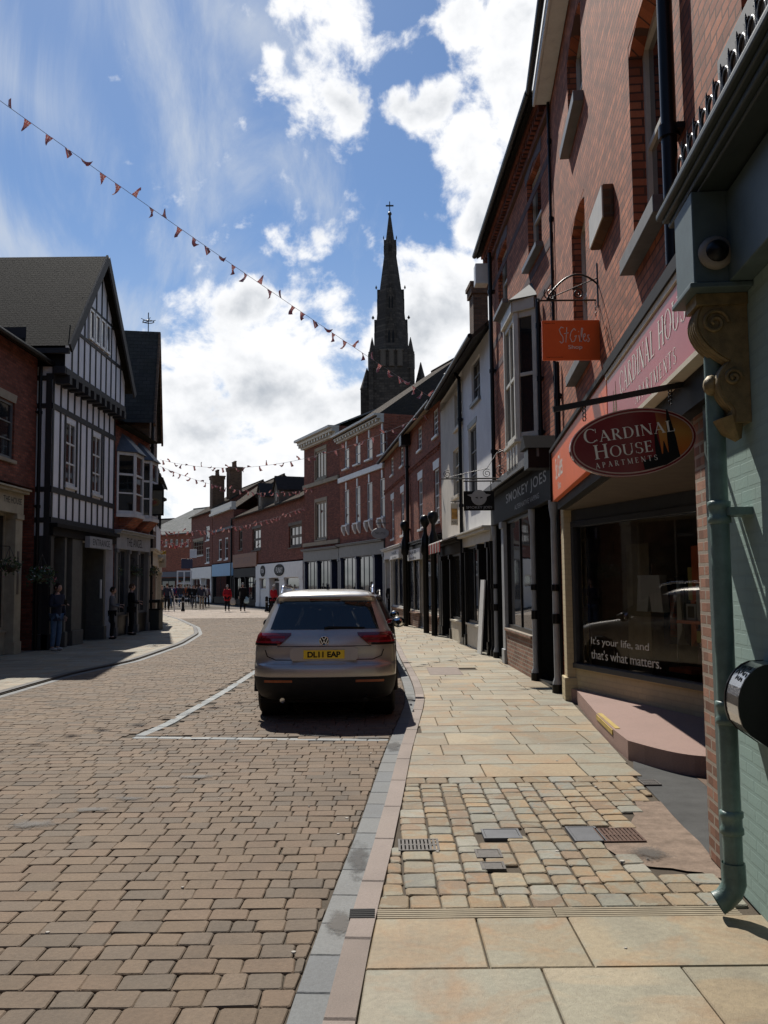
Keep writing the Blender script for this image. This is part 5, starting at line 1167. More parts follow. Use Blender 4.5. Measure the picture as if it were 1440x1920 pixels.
# --- hotel block: stone dressed brick, two parts
def cornice(root, L_, z, mat, prj=.55, h=.45, dent=True, x0=0):
    m = MB(); m.box(x0-.0, L_, -prj*.35, -.002, z-h, z-h*.55); m.box(x0, L_, -prj*.7, -.003, z-h*.548, z-h*.25); m.box(x0-.02, L_+.02, -prj, -.004, z-h*.248, z)
    if dent:
        for i in range(int((L_-x0)/.5)): m.box(x0+i*.5+.1, x0+i*.5+.3, -prj*.62, -prj*.351, z-h*.85, z-h*.55)
    return m.build('cornice', mat, root)
Q5 = Fac((-2.58, 51.5), (.045, 44.45)); r5 = Q5.root('brick_building', 'three-storey brick building with four bays of white-silled sash windows', 'building')
ZE5 = P(632, 822, 51.5).z+.1; C5 = C4
xs5 = [(408, 447), (497, 535), (590, 632), (695, 738)]; ty = [(690, 850), (650, 815), (600, 775), (545, 725)]; ly = [(1020, 1310), (990, 1280), (955, 1250), (920, 1235)]
o5 = []
for (xa, xb), (t0, t1), (l0, l1) in zip(xs5, ty, ly):
    for q0, q1 in ((t0, t1), (l0, l1)): a, b = C5(xa, q0), C5(xb, q1); o5.append(Q5.rect(a[0], b[0], a[1], b[1]))
zz5 = [sum(o[k] for o in o5[s_::2])/4 for s_ in (0, 1) for k in (2, 3)]
o5 = [((o[0]+o[1])/2-.42, (o[0]+o[1])/2+.42, *(zz5[0:2] if i % 2 == 0 else zz5[2:4])) for i, o in enumerate(o5)]
zS5 = P(600, 1022, 51).z
mb = MB(); wall_front(mb, 0, Q5.L, zS5, ZE5, o5, rev=.12); body(mb, Q5.L, ZE5, 12); mb.face([(0, .6, 0), (Q5.L, .6, 0), (Q5.L, .6, zS5), (0, .6, zS5)]); mb.build('wall', BR_GEO, r5)
for i, o in enumerate(o5):
    f = window(r5, o, 1, 2, .08, WHITE, GL, WHITE, None, fw=.07, sproj=.18)
    m = MB(); m.box((o[0]+o[1])/2-.09, (o[0]+o[1])/2+.09, -.05, .05, o[3], o[3]+.42); m.build('keystone', WHITE, f)
    if i % 2:
        m = MB()
        for s_ in (-1, 1): m = MB(); uu = (o[0]+o[1])/2+s_*.38; m.prism([(-.22, o[2]-.1), (-.18, o[2]-.35), (-.04, o[2]-.6), (-.002, o[2]-.6), (-.002, o[2]-.1)], uu-.1, uu+.1, 'x'); m.build('bracket', WHITE, f)
m = MB(); m.box(0, Q5.L, -.12, -.002, zz5[3]+.50, zz5[3]+.78); m.build('string_course', WHITE, r5); cornice(r5, Q5.L, ZE5, CREAM_W)
pitched(r5, Q5.L, ZE5+.05, P(795, 697, 53.5).z, 12, T_CLAY, .4, 0, hip=(0.0, 3.2))
Q6 = Fac((-5.18, 57.3), (-2.59, 51.53)); r6 = Q6.root('brick_building', 'corner brick building with paired stone arched windows and a deep stone cornice', 'building')
ZE6 = P(562, 828, 57.3).z; zS6 = P(590, 1030, 56).z
o6 = [Q6.rect(*[C4(178, 0)[0], C4(262, 0)[0]], C4(0, 700)[1], C4(0, 930)[1]), Q6.rect(C4(178, 0)[0], C4(266, 0)[0], C4(0, 1110)[1], C4(0, 1415)[1])]
mb = MB(); wall_front(mb, 0, Q6.L, zS6, ZE6, o6, rev=.15); body(mb, Q6.L, ZE6, 14); mb.face([(0, .6, 0), (Q6.L, .6, 0), (Q6.L, .6, zS6), (0, .6, zS6)]); mb.build('wall', BR_DARK, r6)
for o in o6:
    f = window(r6, o, 3, 1, .1, SANDST_L, GL, SANDST_L, SANDST_L, fw=.12, bw=.14, meet=False)
    m = MB(); m.box(o[0]-.12, o[0]-.002, -.03, .1, o[2], o[3]+.2); m.box(o[1]+.002, o[1]+.12, -.03, .1, o[2], o[3]+.2); m.build('surround', SANDST_L, f)
m = MB(); m.box(0, Q6.L, -.12, -.002, o6[0][2]-.35, o6[0][2]-.12); m.build('string_course', SANDST_L, r6); m = MB(); m.box(0, Q6.L, -.12, -.002, o6[1][2]-.35, o6[1][2]-.12); m.build('string_course', SANDST_L, r6); cornice(r6, Q6.L, ZE6, CREAM_W, .7, .6)
pitched(r6, Q6.L, ZE6+.05, ZE6+3.2, 14, T_PALE, .5, 0, hip=(2.2, 0))
for r_, q_, z_ in ((r5, Q5, zS5), (r6, Q6, zS6)): shopfront(r_, .02, q_.L-.02, z_, [('pil', .6), ('win3', 5), ('pil', .5), ('win3', 5), ('pil', .6), ('door', 2.2), ('pil', .5)], NAVY, fasc=.75, riser=.5, fm2=GREYP, y=.08)
# ------------------------------------------------------------ the far side of the square, facing us
S1 = Fac((-12.9, 76.0), (-5.2, 57.35)); s1 = S1.root('brick_building', 'dark brick building with gothic stone windows and dormers above a white shopfront', 'building')
ze = P(500, 947, 64).z; zr = P(500, 893, 68).z; zs = P(520, 1052, 62).z
def F3(x, y): return 270+x/4.5, 820+y/4.5
def r3_(F_, a, b, c, d): p, q = F3(a, c), F3(b, d); return F_.rect(p[0], q[0], p[1], q[1])
os1 = [r3_(S1, 1222, 1330, 740, 925), r3_(S1, 915, 985, 770, 950), r3_(S1, 800, 830, 780, 950)]
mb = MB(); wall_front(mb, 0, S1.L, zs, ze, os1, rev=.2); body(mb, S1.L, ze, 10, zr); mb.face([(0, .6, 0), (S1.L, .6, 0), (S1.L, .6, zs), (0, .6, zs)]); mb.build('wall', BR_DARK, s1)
for i, o in enumerate(os1): window(s1, o, 3 if i == 0 else 2, 2, .15, SANDST, GL, SANDST, SANDST, fw=.14, bw=.12)
pitched(s1, S1.L, ze, zr, 10, T_CLAY, .3, .0)
m = MB(); zq = zr
for i in range(26): x = S1.L*.25+i*.45; m.prism([(x, zq), (x+.3, zq), (x+.15, zq+.38)], 4.95, 5.05)
m.build('ridge_cresting', T_CLAY, s1)
for cxp, wp in ((990, 90), (1130, 60)):
    o = S1.u(*F3(cxp, 500)); hw_ = .62; m = MB(); zb0, zb1, zt = ze-.1, ze+1.1, ze+1.9
    m.prism([(o-hw_, zb0), (o+hw_, zb0), (o+hw_, zb1), (o, zt), (o-hw_, zb1)], -.1, 3.5); dm_ = m.build('dormer', SANDST, s1)
    m = MB(); m.prism([(o-hw_-.15, zb1-.1), (o, zt+.12), (o+hw_+.15, zb1-.1), (o+hw_+.15, zb1-.2), (o, zt+.01), (o-hw_-.15, zb1-.2)], -.25, 2.4); m.build('dormer_roof', paint('dark_dormer_slate', (.045, .04, .036), .9, spec=.1), dm_)
    window(dm_, (o-.35, o+.35, ze+.15, ze+1.0), 2, 1, -.11, SANDST, GL, None, None)
m = MB(); o = S1.u(434, 1000); m.tube([(S1.u(436, 1000), -.1, 0), (S1.u(436, 1000), -.1, ze)], .09, 8); m.build('downpipe', BLACK, s1)
usp = S1.u(481, 1100)
m = MB(); m.box(0, usp+.4, -.12, .2, zs-.2, zs+.9); fs = m.build('fascia', paint('brown_fascia', (.26, .10, .045), .6), s1); text('LIBERTY CAFE BAR', usp*.7, .5, S1.to3(usp*.45, zs+.35, .123), paint('dark_red_letter', (.14, .03, .02)), fs)
shopfront(s1, .1, usp-.1, zs-.2, [('pil', 1), ('win2', 4), ('pil', .5), ('door', 2.5), ('pil', .5), ('win3', 6), ('pil', .5)], BLACK_M, fasc=.8, riser=.4, y=.1, cornice=False)
shopfront(s1, usp, S1.L-.1, zs-.0, [('pil', 1.4), ('win', 2.2), ('pil', 1.2), ('door', 3.2), ('pil', 1.6), ('win', 4.2), ('pil', 1)], WHITE, fasc=1.15, riser=1.3, y=.1, cornice=False)
u1_, u2_ = S1.u(495, 1060), S1.u(526, 1060); m = MB()
for u_, w_ in ((u1_, .65), (u2_, 1.25)): m = MB(); m.lathe([(1, -.13), (1, -.09)], (u_, 0, zs-.62), 24, axis='y', M=Matrix.Diagonal((w_, 1, .42))); m.build('oval_sign', BLACK_M, s1)
text('POSH', .9, .32, S1.to3(u1_, zs-.62, .133), WHITE, s1); text('FUNKY', 1.7, .38, S1.to3(u2_+.1, zs-.62, .133), WHITE, s1)
T1 = Fac((-16.4, 84.5), (-12.95, 76.05)); t1 = T1.root('brick_building', 'narrow brick building with a pale parapet and a light blue shop sign', 'building')
ze = P(417, 962, 80).z; zs = P(415, 1055, 80).z; ot = [r3_(T1, 628, 655, 860, 1035), r3_(T1, 680, 708, 845, 1030)]
mb = MB(); wall_front(mb, 0, T1.L, zs, ze, ot, rev=.12); body(mb, T1.L, ze, 9); mb.face([(0, .6, 0), (T1.L, .6, 0), (T1.L, .6, zs), (0, .6, zs)]); mb.build('wall', BR_DARK, t1)
for o in ot: window(t1, o, 1, 2, .1, WHITE, GL, WHITE, None, fw=.12)
m = MB(); m.box(0, T1.L, -.35, .2, ze+.0, ze+.22); m.box(0, T1.L, -.2, .19, ze+.222, ze+.7); m.build('parapet', CREAM_W, t1); m = MB(); m.box(0, T1.L, -.15, -.002, ot[0][3]+.7, ot[0][3]+.9); m.build('string_course', LEAD, t1)
pitched(t1, T1.L, ze+.1, ze+3.2, 9, T_CLAY, -.2, 0)
shopfront(t1, .1, T1.L-.1, zs, [('pil', .5), ('win2', 5), ('door', 2), ('pil', .5)], BLACK_M, fasc=1.2, riser=.5, fm2=BLUE_S, y=.1, cornice=False)
U1 = Fac((-20.4, 93.5), (-16.45, 84.55)); u1 = U1.root('brick_building', 'tall brick house with two clustered chimneys behind the blue sign shop', 'building')
ze = P(372, 965, 90).z; zr = P(398, 915, 93).z; zs = P(380, 1062, 89).z; ou = [r3_(U1, 520, 552, 750, 870), r3_(U1, 520, 552, 930, 1060), r3_(U1, 415, 500, 870, 1000)]
mb = MB(); wall_front(mb, 0, U1.L, zs, ze, ou, rev=.12); body(mb, U1.L, ze, 10, zr); mb.face([(0, .6, 0), (U1.L, .6, 0), (U1.L, .6, zs), (0, .6, zs)]); mb.build('wall', BR_DARK, u1)
for i, o in enumerate(ou): window(u1, o, 2 if i < 2 else 4, 3, .1, WHITE if i < 2 else SANDST_L, GL, WHITE, SANDST_L if i == 2 else None, fw=.1)
pitched(u1, U1.L, ze, zr, 10, T_CLAY, .3)
for (xp, yt, wd, n_) in ((407, 893, 1.2, 3), (439, 877, 1.5, 3)):
    c_ = P(xp, 950, 88 if n_ == 3 else 88); u_, y_ = U1.w2l(c_.x, c_.y); chimney(u1, u_, y_, ze-.5, P(xp, yt, 88).z, wd, 1.2, BR_BROWN, 3, BR_BROWN)
shopfront(u1, .1, U1.L-.1, zs, [('pil', .5), ('win2', 5), ('pil', .5), ('door', 2), ('win', 3), ('pil', .5)], WHITE, fasc=1.2, riser=.6, y=.1, cornice=False)
V1 = Fac((-29.5, 106), (-20.5, 97)); v1 = V1.root('brick_building', 'farthest red brick building with a pale slate hipped roof closing the street', 'building')
ze = P(330, 1000, 101).z; zr = P(335, 952, 105).z; ov = [r3_(V1, 175+k*45, 195+k*45, 860, 920) for k in range(5)]; zs = P(330, 1070, 101).z
mb = MB(); wall_front(mb, 0, V1.L, 0, ze, ov, rev=.1); body(mb, V1.L, ze, 11); mb.build('wall', BR_GEO, v1)
for o in ov: window(v1, o, 1, 2, .09, CREAM_W, GL, CREAM_W, None, fw=.1)
pitched(v1, V1.L, ze, zr, 11, T_PALE, .3, hip=(3.5, 2.5)); m = MB()
m.box(1, V1.L-1, -.25, -.01, 2.6, 3.2); m.build('shop_fascia', NAVY, v1)
shopfront(v1, 1, V1.L-1, 2.6, [('pil', .3), ('win2', 3), ('door', 1.2), ('pil', .3), ('win2', 3), ('door', 1.2), ('win', 2), ('pil', .3)], BLACK_M, fasc=.4, riser=.6, y=-.02, cornice=False)
V2 = Fac((-42, 118), (-27, 112)); v2 = V2.root('brick_building', 'distant brick block glimpsed at the end of the left pavement', 'building')
mb = MB(); ov = [(2+k*2.4, 3+k*2.4, 4.2, 5.8) for k in range(5)]; wall_front(mb, 0, V2.L, 0, 7.5, ov, rev=.1); body(mb, V2.L, 7.5, 10); mb.build('wall', BR_DARK, v2); pitched(v2, V2.L, 7.5, 10.5, 10, T_SLATE, .3)
for o in ov: window(v2, o, 1, 2, .09, WHITE, GL, WHITE, None, fw=.1)
# ------------------------------------------------------------ church with its tall spire
CD = 122.; cp = P(734, 700, CD); ch = empty('church', (cp.x, CD, 0), 0, 'sooty stone church tower with a tall tapering spire and cross on top', 'church')
def zc(py): return P(734, py, CD).z
def hwx(px0, px1, py): return (P(px1, py, CD).x-P(px0, py, CD).x)/2
tw_ = hwx(700, 776, 690); m = MB(); m.box(-tw_, tw_, -tw_, tw_, 0, zc(664)); 
for sx in (-1, 1):
    for sy in (-1, 1): m.box(sx*tw_-.3, sx*tw_+.3, sy*tw_-.3, sy*tw_+.3, 0, zc(700)); m.lathe([(.5, zc(700)), (.42, zc(684)), (.42, zc(668)), (.2, zc(652)), (.03, zc(642))], (sx*tw_*.93, sy*tw_*.93, 0), 8, sm=False)
m.build('tower', SPIRE, ch)
m = MB(); zs_ = [zc(y) for y in (664, 635, 575, 480, 400)]; hw_ = [hwx(701, 772, 664), hwx(704, 767, 635), hwx(711, 762, 575), hwx(723, 747, 480), .12]
m.lathe([(hw_[i]*1.02, zs_[i]) for i in range(5)], (0, 0, 0), 8, sm=False, M=Matrix.Rotation(math.pi/8, 3, 'Z')); m.build('spire', SPIRE, ch)
for py_, k, hwid in ((640, .8, hwx(705, 766, 640)), (572, .5, hwx(712, 761, 572)), (468, .22, hwx(724, 746, 468))):     # gabled openings at three levels
    z_ = zc(py_)
    for a in range(4):
        rot = Matrix.Rotation(a*math.pi/2, 4, 'Z'); m = MB(); w_ = tw_*.22*k+.12; h_ = 2.9*k+.8
        m.prism([(-w_, z_-h_*.6), (w_, z_-h_*.6), (w_, z_+h_*.35), (0, z_+h_), (-w_, z_+h_*.35)], -hwid*1.0-.06, -hwid*.6, 'y', M=rot)
        m.lathe([(.02, z_+h_), (.22*k+.04, z_+h_+.25), (.02, z_+h_+.6)], rot @ Vector((0, -hwid*1.1, 0)), 6)
        lc = m.build('lucarne', SPIRE, ch); m = MB()
        for s_ in (-1, 1): m.prism([(s_*w_*.45-w_*.26, z_-h_*.45), (s_*w_*.45+w_*.26, z_-h_*.45), (s_*w_*.45+w_*.26, z_+h_*.15), (s_*w_*.45, z_+h_*.35), (s_*w_*.45-w_*.26, z_+h_*.15)], -hwid*1.0-.09, -hwid*1.0-.062, 'y', M=rot)
        m.build('louvre', BLACK_M, lc)
for a in range(4):      # round shafts of the belfry
    rot = Matrix.Rotation(a*math.pi/2, 4, 'Z'); m = MB()
    for k in (-1, 0, 1): m.tube([rot @ Vector((k*1.15, -tw_*1.0, zc(696))), rot @ Vector((k*1.15, -tw_*1.0, zc(668)))], .42, 10); m.box(k*1.15-.5, k*1.15+.5, -tw_-.35, -tw_*.8, zc(668), zc(665), 0, rot)
    m.build('belfry_shaft', paint('dark_shaft_stone', (.11, .09, .07), .9), ch)
for px_, yt in ((688, 690), (789, 680)):
    x_ = P(px_, 700, CD).x-cp.x
    m = MB(); m.box(x_-.9, x_+.9, -.9, .9, 0, zc(730)); m.lathe([(1.0, zc(730)), (.06, zc(yt))], (x_, 0, 0), 8, sm=False); m.build('pinnacle', SPIRE, ch)
m = MB(); m.tube([(0, 0, zc(402)), (0, 0, zc(378))], .07, 6); m.box(-.55, .55, -.06, .06, zc(387), zc(384.5)); m.ball((0, 0, zc(401)), .3, n=8); m.build('cross', IRON, ch)
m = MB(); m.prism([(-9, 0), (9, 0), (9, 9), (0, 15), (-9, 9)], 5, 30); m.build('nave', SPIRE, ch)
# ------------------------------------------------------------ left side of the street
XL0, XL1 = -9.45, -9.05
K0 = Fac((XL0, 12.0), (XL0, 23.86)); k0 = K0.root('brick_building', 'low dark red brick building at the left edge with a cream pilastered shopfront', 'building')
ze = P(40, 672, 23.2).z+.15; o = K0.rect(-60, 27, 735, 850); zs = K0.z(20, 905); o = (o[1]-1.5, o[1], o[2], o[3])
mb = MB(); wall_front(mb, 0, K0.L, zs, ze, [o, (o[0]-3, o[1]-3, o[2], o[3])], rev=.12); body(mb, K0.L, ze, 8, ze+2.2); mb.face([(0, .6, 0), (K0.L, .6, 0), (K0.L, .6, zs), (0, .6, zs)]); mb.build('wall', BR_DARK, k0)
for q in (o, (o[0]-3, o[1]-3, o[2], o[3])): window(k0, q, 2, 3, .1, GREYP, GL, SANDST_L, SANDST_L, fw=.07)
pitched(k0, K0.L, ze+.03, ze+2.4, 8, T_CLAY, .35, 0, gut=BLACK)
CRB = paint('buff_stone_paint', (.40, .35, .24), .7, 0, .25, 3)
upil = K0.u(28, 1100)
fs = shopfront(k0, .1, upil+.25, zs-.15, [('pil', .6), ('win2', 5), ('pil', .5), ('door', 2), ('pil', .5), ('win3', 6), ('pil', .6)], CRB, fasc=.62, riser=.6, y=.25, gm=GL)
z_ = zs-.45; text('THE HOUSE', 1.1, .16, K0.to3(upil-.45, z_, .0835), BLACK_M, k0)
m = MB(); m.box(upil-.05, upil+.05, -.075, -.062, 1.5, 2.6); m.build('name_plate', SANDST, k0)
pipe(k0, K0.u(66, 900), 0, ze-.2, BLACK, .05, -.09)
# --- timber-framed gable
K1 = Fac((XL1, 23.9), (XL1, 29.55)); k1 = K1.root('timber_framed_building', 'black and white timber framed building with a jettied gable and mossy tile roof', 'building')
LK = K1.L; JO = .32; D1 = 9.
WPL = paint('white_plaster', (.84, .83, .82), .85, 0, .10, 2, .3)
z0 = K1.z(150, 990); zj = P(112, 700, 23.9).z; zg = P(118, 625, 23.6).z; za = P(185, 478, 26.6).z
zw = P(92, 1000, 23.9).z
gm_ = LK/2+.0
m = MB(); W1_ = [K1.rect(118, 146, 785, 910), K1.rect(169, 192, 822, 928)]
zt = sum(o[3] for o in W1_)/2; zb = sum(o[2] for o in W1_)/2; W1_ = [((o[0]+o[1])/2-.42, (o[0]+o[1])/2+.42, zb, zt) for o in W1_]
wall_front(m, 0, LK, z0, zj, W1_, rev=.08); body(m, LK, zj, D1, z0=0); m.face([(0, .9, 0), (LK, .9, 0), (LK, .9, z0), (0, .9, z0)]); m.face([(0, 0, z0), (LK, 0, z0), (LK, 1, z0), (0, 1, z0)])
m.build('wall', WPL, k1)
m = MB(); m.prism([(0.05, zj), (LK-.05, zj), (LK-.05, zg), (gm_, za-.15), (.05, zg)], -JO, D1, 'y'); gw = m.build('gable_wall', WPL, k1)
m = MB(); T = TIMBER_B
def tb(u0, u1, za_, zb_, y=-.025, th=.03, inner=.001): m.box(u0, u1, y, inner, za_, zb_)
zr1, zr2 = K1.z(150, 775), K1.z(150, 945)
zr1 = zt+.12; zr2 = zb-.32
for a, b in ((z0, z0+.16), (zr2, zr2+.16), (zr1, zr1+.16), (zj-.16, zj)): tb(0, LK, a, b, -.03)
n_ = 10
for i in range(n_+1):
    u = .08+(LK-.16)*i/n_
    for a, b in ((z0+.16, zr2), (zr1+.16, zj-.16)): tb(u-.04, u+.04, a, b)
    if not any(o[0]-.04 < u < o[1]+.04 for o in W1_): tb(u-.04, u+.04, zr2+.16, zr1)
for o in W1_:
    for u in (o[0]-.06, o[1]+.06): tb(u-.05, u+.05, zr2+.16, zr1, -.028)
m.box(-.01, .10, -.035, -.031, z0, zj)
fr = m.build('timber_frame', T, k1)
m = MB(); yg = -JO
zs1, zs2 = zj+1.35, zj+2.45
m.box(.05, LK-.05, yg-.04, yg-.001, zj+.0, zj+.18); 
def gx(z): return .05+(gm_-.05)*max(0, (z-zg)/(za-.15-zg)) if z > zg else .05
for z in (zs1, zs2):
    a = gx(z); m.box(a, LK-a, yg-.028, yg-.001, z, z+.1)
for i in range(1, 11):
    u = .05+(LK-.1)*i/11; zt_ = zg+(za-.15-zg)*(1-abs(u-gm_)/(gm_-.05))
    if 3.5 < i < 7.5: m.box(u-.035, u+.035, yg-.024, yg-.002, zj+.18, zs1-.001); m.box(u-.035, u+.035, yg-.024, yg-.002, zs2+.1, zt_)
    else:
        m.box(u-.035, u+.035, yg-.024, yg-.002, zj+.18, min(zs1, zt_)); 
        if zt_ > zs1+.2: m.box(u-.035, u+.035, yg-.024, yg-.002, zs1+.1, min(zs2, zt_)); 
        if zt_ > zs2+.2: m.box(u-.035, u+.035, yg-.024, yg-.002, zs2+.1, zt_)
m.build('gable_timbers', T, k1)
m = MB()
for i in range(11): u = .2+(LK-.5)*i/10; m.box(u, u+.2, yg-.08, .0, zj-.24, zj-.002)
m.box(0, LK, yg-.02, -.0, zj-.002, zj+.03); m.build('jetty_joists', T, k1)
for i, o in enumerate(W1_): window(k1, o, 2, 3, .05, WHITE, GL, WHITE, None, fw=.07, bw=.05, meet=False)
gw0, gw1 = gm_-1.05, gm_+1.05
for i in range(4):
    a = gw0+i*2.1/4; window(k1, (a+.05, a+.48, zs1+.14, zs2-.03), 1, 1, yg-.02, WHITE, GL, None, None, fw=.06, name='gable_window')
m = MB()
sl = (za-zg)/(gm_); ov = .28
def rp(y0, y1, side):
    s = 1 if side else -1
    e = (gm_-s*(gm_+ov), zg-ov*sl); t_ = (gm_, za)
    if s > 0: roof_uv(m, [(e[0], y1, e[1]), (e[0], y0, e[1]), (t_[0], y0, t_[1]), (t_[0], y1 if True else 0, t_[1])])
    else: roof_uv(m, [(e[0], y0, e[1]), (e[0], y1, e[1]), (t_[0], y1, t_[1]), (t_[0], y0, t_[1])])
rp(yg-.25, D1-2.6, True); rp(yg-.25, D1-2.6, False)
e0, e1 = -ov, LK+ov
roof_uv(m, [(e1, D1+1.2, zg-ov*sl), (e0, D1+1.2, zg-ov*sl), (gm_, D1-2.6, za)])
m.face([(e0, D1-2.6, zg-ov*sl), (e0, D1+1.2, zg-ov*sl), (gm_, D1-2.6, za)], 0, uv=[(0, 0), (3.8, 0), (0, 4)]); m.face([(e1, D1+1.2, zg-ov*sl), (e1, D1-2.6, zg-ov*sl), (gm_, D1-2.6, za)], 0, uv=[(0, 0), (3.8, 0), (3.8, 4)])
m.build('roof', tiles('mossy_clay_tiles', (.030, .025, .019), (.021, .018, .014), .17, .115), k1)
m = MB(); m.bar((e0, yg-.26, zg-ov*sl-.08), (gm_, yg-.26, za-.08), .06, .26, up=(0, 0, 1)); m.bar((e1, yg-.261, zg-ov*sl-.08), (gm_, yg-.261, za-.08), .06, .26); m.box(e0, e0+.14, yg-.2, D1, zg-ov*sl-.2, zg-ov*sl-.06); m.build('barge_boards', T, k1)
m = MB()   # dark framed side towards us
m.box(-.03, -.001, .0, .16, 0, zj); m.box(-.03, -.001, .55, .75, 0, zj); 
for z in (z0, zr2, zr1, zj-.2): m.box(-.028, -.002, .16, .55, z, z+.14)
m.box(-.028, -.002, .75, D1, z0, zj+1.3); m.box(-JO*.0-.03, .049, -JO-.03, -.0, zj, zj+.2); m.build('side_timbers', T, k1)
m = MB(); m.box(.02, .048, yg, D1, zj+.2, zg); m.build('side_cladding', BLACK_M, k1)
# recessed ground floor: posts, beam, doors
m = MB(); m.box(0, LK, -.1, .1, z0-.35, z0-.004); m.box(-.02, LK+.02, -.22, .08, z0-.12, z0-.006); bm_ = m.build('beam', BLACK_M, k1, bevel=.01)
DGR = paint('dark_olive_paint', (.035, .034, .03), .6); 
ue0, ue1 = K1.u(153, 1020), K1.u(196, 1020)
m = MB(); m.box(ue0, ue1, -.25, -.101, P(170, 1027, 26.7).z, P(170, 1006, 26.7).z); bd = m.build('sign_board', GREYL, k1); text('ENTRANCE', (ue1-ue0)*.75, .2, K1.to3((ue0+ue1)/2, P(170, 1016, 26.7).z, .2525), BLACK_M, bd)
for a, b in ((.0, .22), (1.05, 1.2), (ue0-.9, ue0-.05), (ue1-.22, ue1-.02)):
    m = MB(); m.box(a, b, -.05, .6, .42, z0-.35); m.box(a-.03, b+.03, -.1, .6, 0, .42); pl_ = m.build('post', DGR if a < 1 else paint('grey_green_post', (.10, .10, .085), .6), k1, bevel=.01)
m = MB(); m.box(1.3, ue0-.95, .5, .6, .5, z0-.35); m.box(ue0, ue1-.2, .5, .6, 0, z0-.35); m.build('door', paint('grey_green_door', (.05, .052, .042), .6), k1)
window(k1, (.25, 1.0, .9, z0-.4), 2, 3, .6, BLACK_M, GL, None, None, name='window')
m = MB(); m.box(ue1-.35, ue1-.28, -.02, .02, 1.3, 1.9); m.build('menu_frame', WHITE, k1)
# --- brick pub with canted bay, then tall brown gable behind, then white house
K2 = Fac((XL1+.02, 29.6), (-8.98, 33.7)); k2 = K2.root('brick_building', 'brick pub with white canted bay windows under a lean slate roof', 'building')
ze = P(225, 790, 30).z; zs = K2.z(250, 1000)
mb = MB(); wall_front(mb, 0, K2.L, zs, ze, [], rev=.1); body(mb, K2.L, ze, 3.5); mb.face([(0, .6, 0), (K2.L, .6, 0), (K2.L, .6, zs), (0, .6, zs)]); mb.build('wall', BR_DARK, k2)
m = MB(); roof_uv(m, [(-.05, -.4, ze-.15), (K2.L, -.4, ze-.15), (K2.L, 3.2, ze+2.0), (-.05, 3.2, ze+2.0)]); m.face([(-.05, -.4, ze-.2), (K2.L, -.4, ze-.2), (K2.L, 3.2, ze-.2), (-.05, 3.2, ze-.2)], 0, uv=[(0, 0)]*4); m.build('roof', T_SLATE, k2)
by1, by0 = P(240, 852, 30.5).z, P(240, 965, 30.5).z
for (ba, bb) in ((.15, 2.0), (2.15, 3.9)):
    pts = [(ba, 0), (ba+.45, -.5), (bb-.45, -.5), (bb, 0)]; m = MB(); g = MB()
    for (p0, p1) in zip(pts, pts[1:]):
        d_ = Vector((p1[0]-p0[0], p1[1]-p0[1], 0)); ln_ = d_.length; d_.normalize(); nn_ = Vector((d_.y, -d_.x, 0)); Mb = Matrix(((d_.x, -nn_.x, 0, p0[0]), (d_.y, -nn_.y, 0, p0[1]), (0, 0, 1, 0), (0, 0, 0, 1)))
        for q in ((0, .07, -.02, .05, by0, by1), (ln_-.07, ln_, -.02, .05, by0, by1), (.07, ln_-.07, 0, .05, by0, by0+.1), (.07, ln_-.07, 0, .05, by1-.1, by1), (.07, ln_-.07, 0, .045, by0+(by1-by0)*.62, by0+(by1-by0)*.62+.07), (.07, ln_-.07, 0, .045, by0+(by1-by0)*.32, by0+(by1-by0)*.32+.05), (-.02, ln_+.02, -.06, .05, by0-.12, by0-.002)): m.box(*q, 0, Mb)
        g.face([Mb @ Vector(q) for q in ((.05, .03, by0), (ln_-.05, .03, by0), (ln_-.05, .03, by1), (.05, .03, by1))])
    b_ = m.build('bay_window', WHITE, k2); g.build('pane', GL, b_)
    e = [(ba-.1, 0, by1+.01), (ba+.4, -.62, by1+.01), (bb-.4, -.62, by1+.01), (bb+.1, 0, by1+.01)]; t0, t1 = (ba+.5, 0, by1+.7), (bb-.5, 0, by1+.7)
    m = MB(); m.face([e[0], e[1], t0]); m.face([e[1], e[2], t1, t0]); m.face([e[2], e[3], t1]); m.face(e); m.build('bay_roof', SLATEP, b_)
    m = MB(); m.prism([(-.5, by0-.13), (-.1, by0-.55), (0, by0-.55), (0, by0-.13)], ba+.35, bb-.35, 'x'); m.build('corbel', BR_GEO, b_)
fs = shopfront(k2, .03, K2.L-.03, zs, [('pil', .6), ('win2', 3), ('pil', .5), ('door', 2.2), ('pil', .5), ('win2', 3), ('pil', .6)], GREYP, fasc=.62, riser=.7, riserm=BLACK, y=.1, fm2=GREYL)
text('THE ANGEL', 1.9, .3, K2.to3(K2.L*.5, zs-.36, .0835), BLACK_M, k2)
K3 = Fac((-9.0, 33.75), (-9.85, 38.2)); k3 = K3.root('brick_building', 'tall brown gabled building with slate roof and weathervane behind the pub', 'building')
ze = P(260, 770, 33.6).z; zr = P(250, 620, 35.8).z
m = MB(); m.prism([(0, 0), (K3.L, 0), (K3.L, ze), (K3.L/2, zr-.1), (0, ze)], 0, 11, 'y'); m.build('wall', BR_BROWN, k3)
m = MB(); gm3 = K3.L/2; s3 = (zr-ze)/gm3; o_ = .3
roof_uv(m, [(-o_, 11, ze-o_*s3), (-o_, -.2, ze-o_*s3), (gm3, -.2, zr), (gm3, 11, zr)]); roof_uv(m, [(K3.L+o_, -.2, ze-o_*s3), (K3.L+o_, 11, ze-o_*s3), (gm3, 11, zr), (gm3, -.2, zr)]); m.build('roof', T_SLATE, k3)
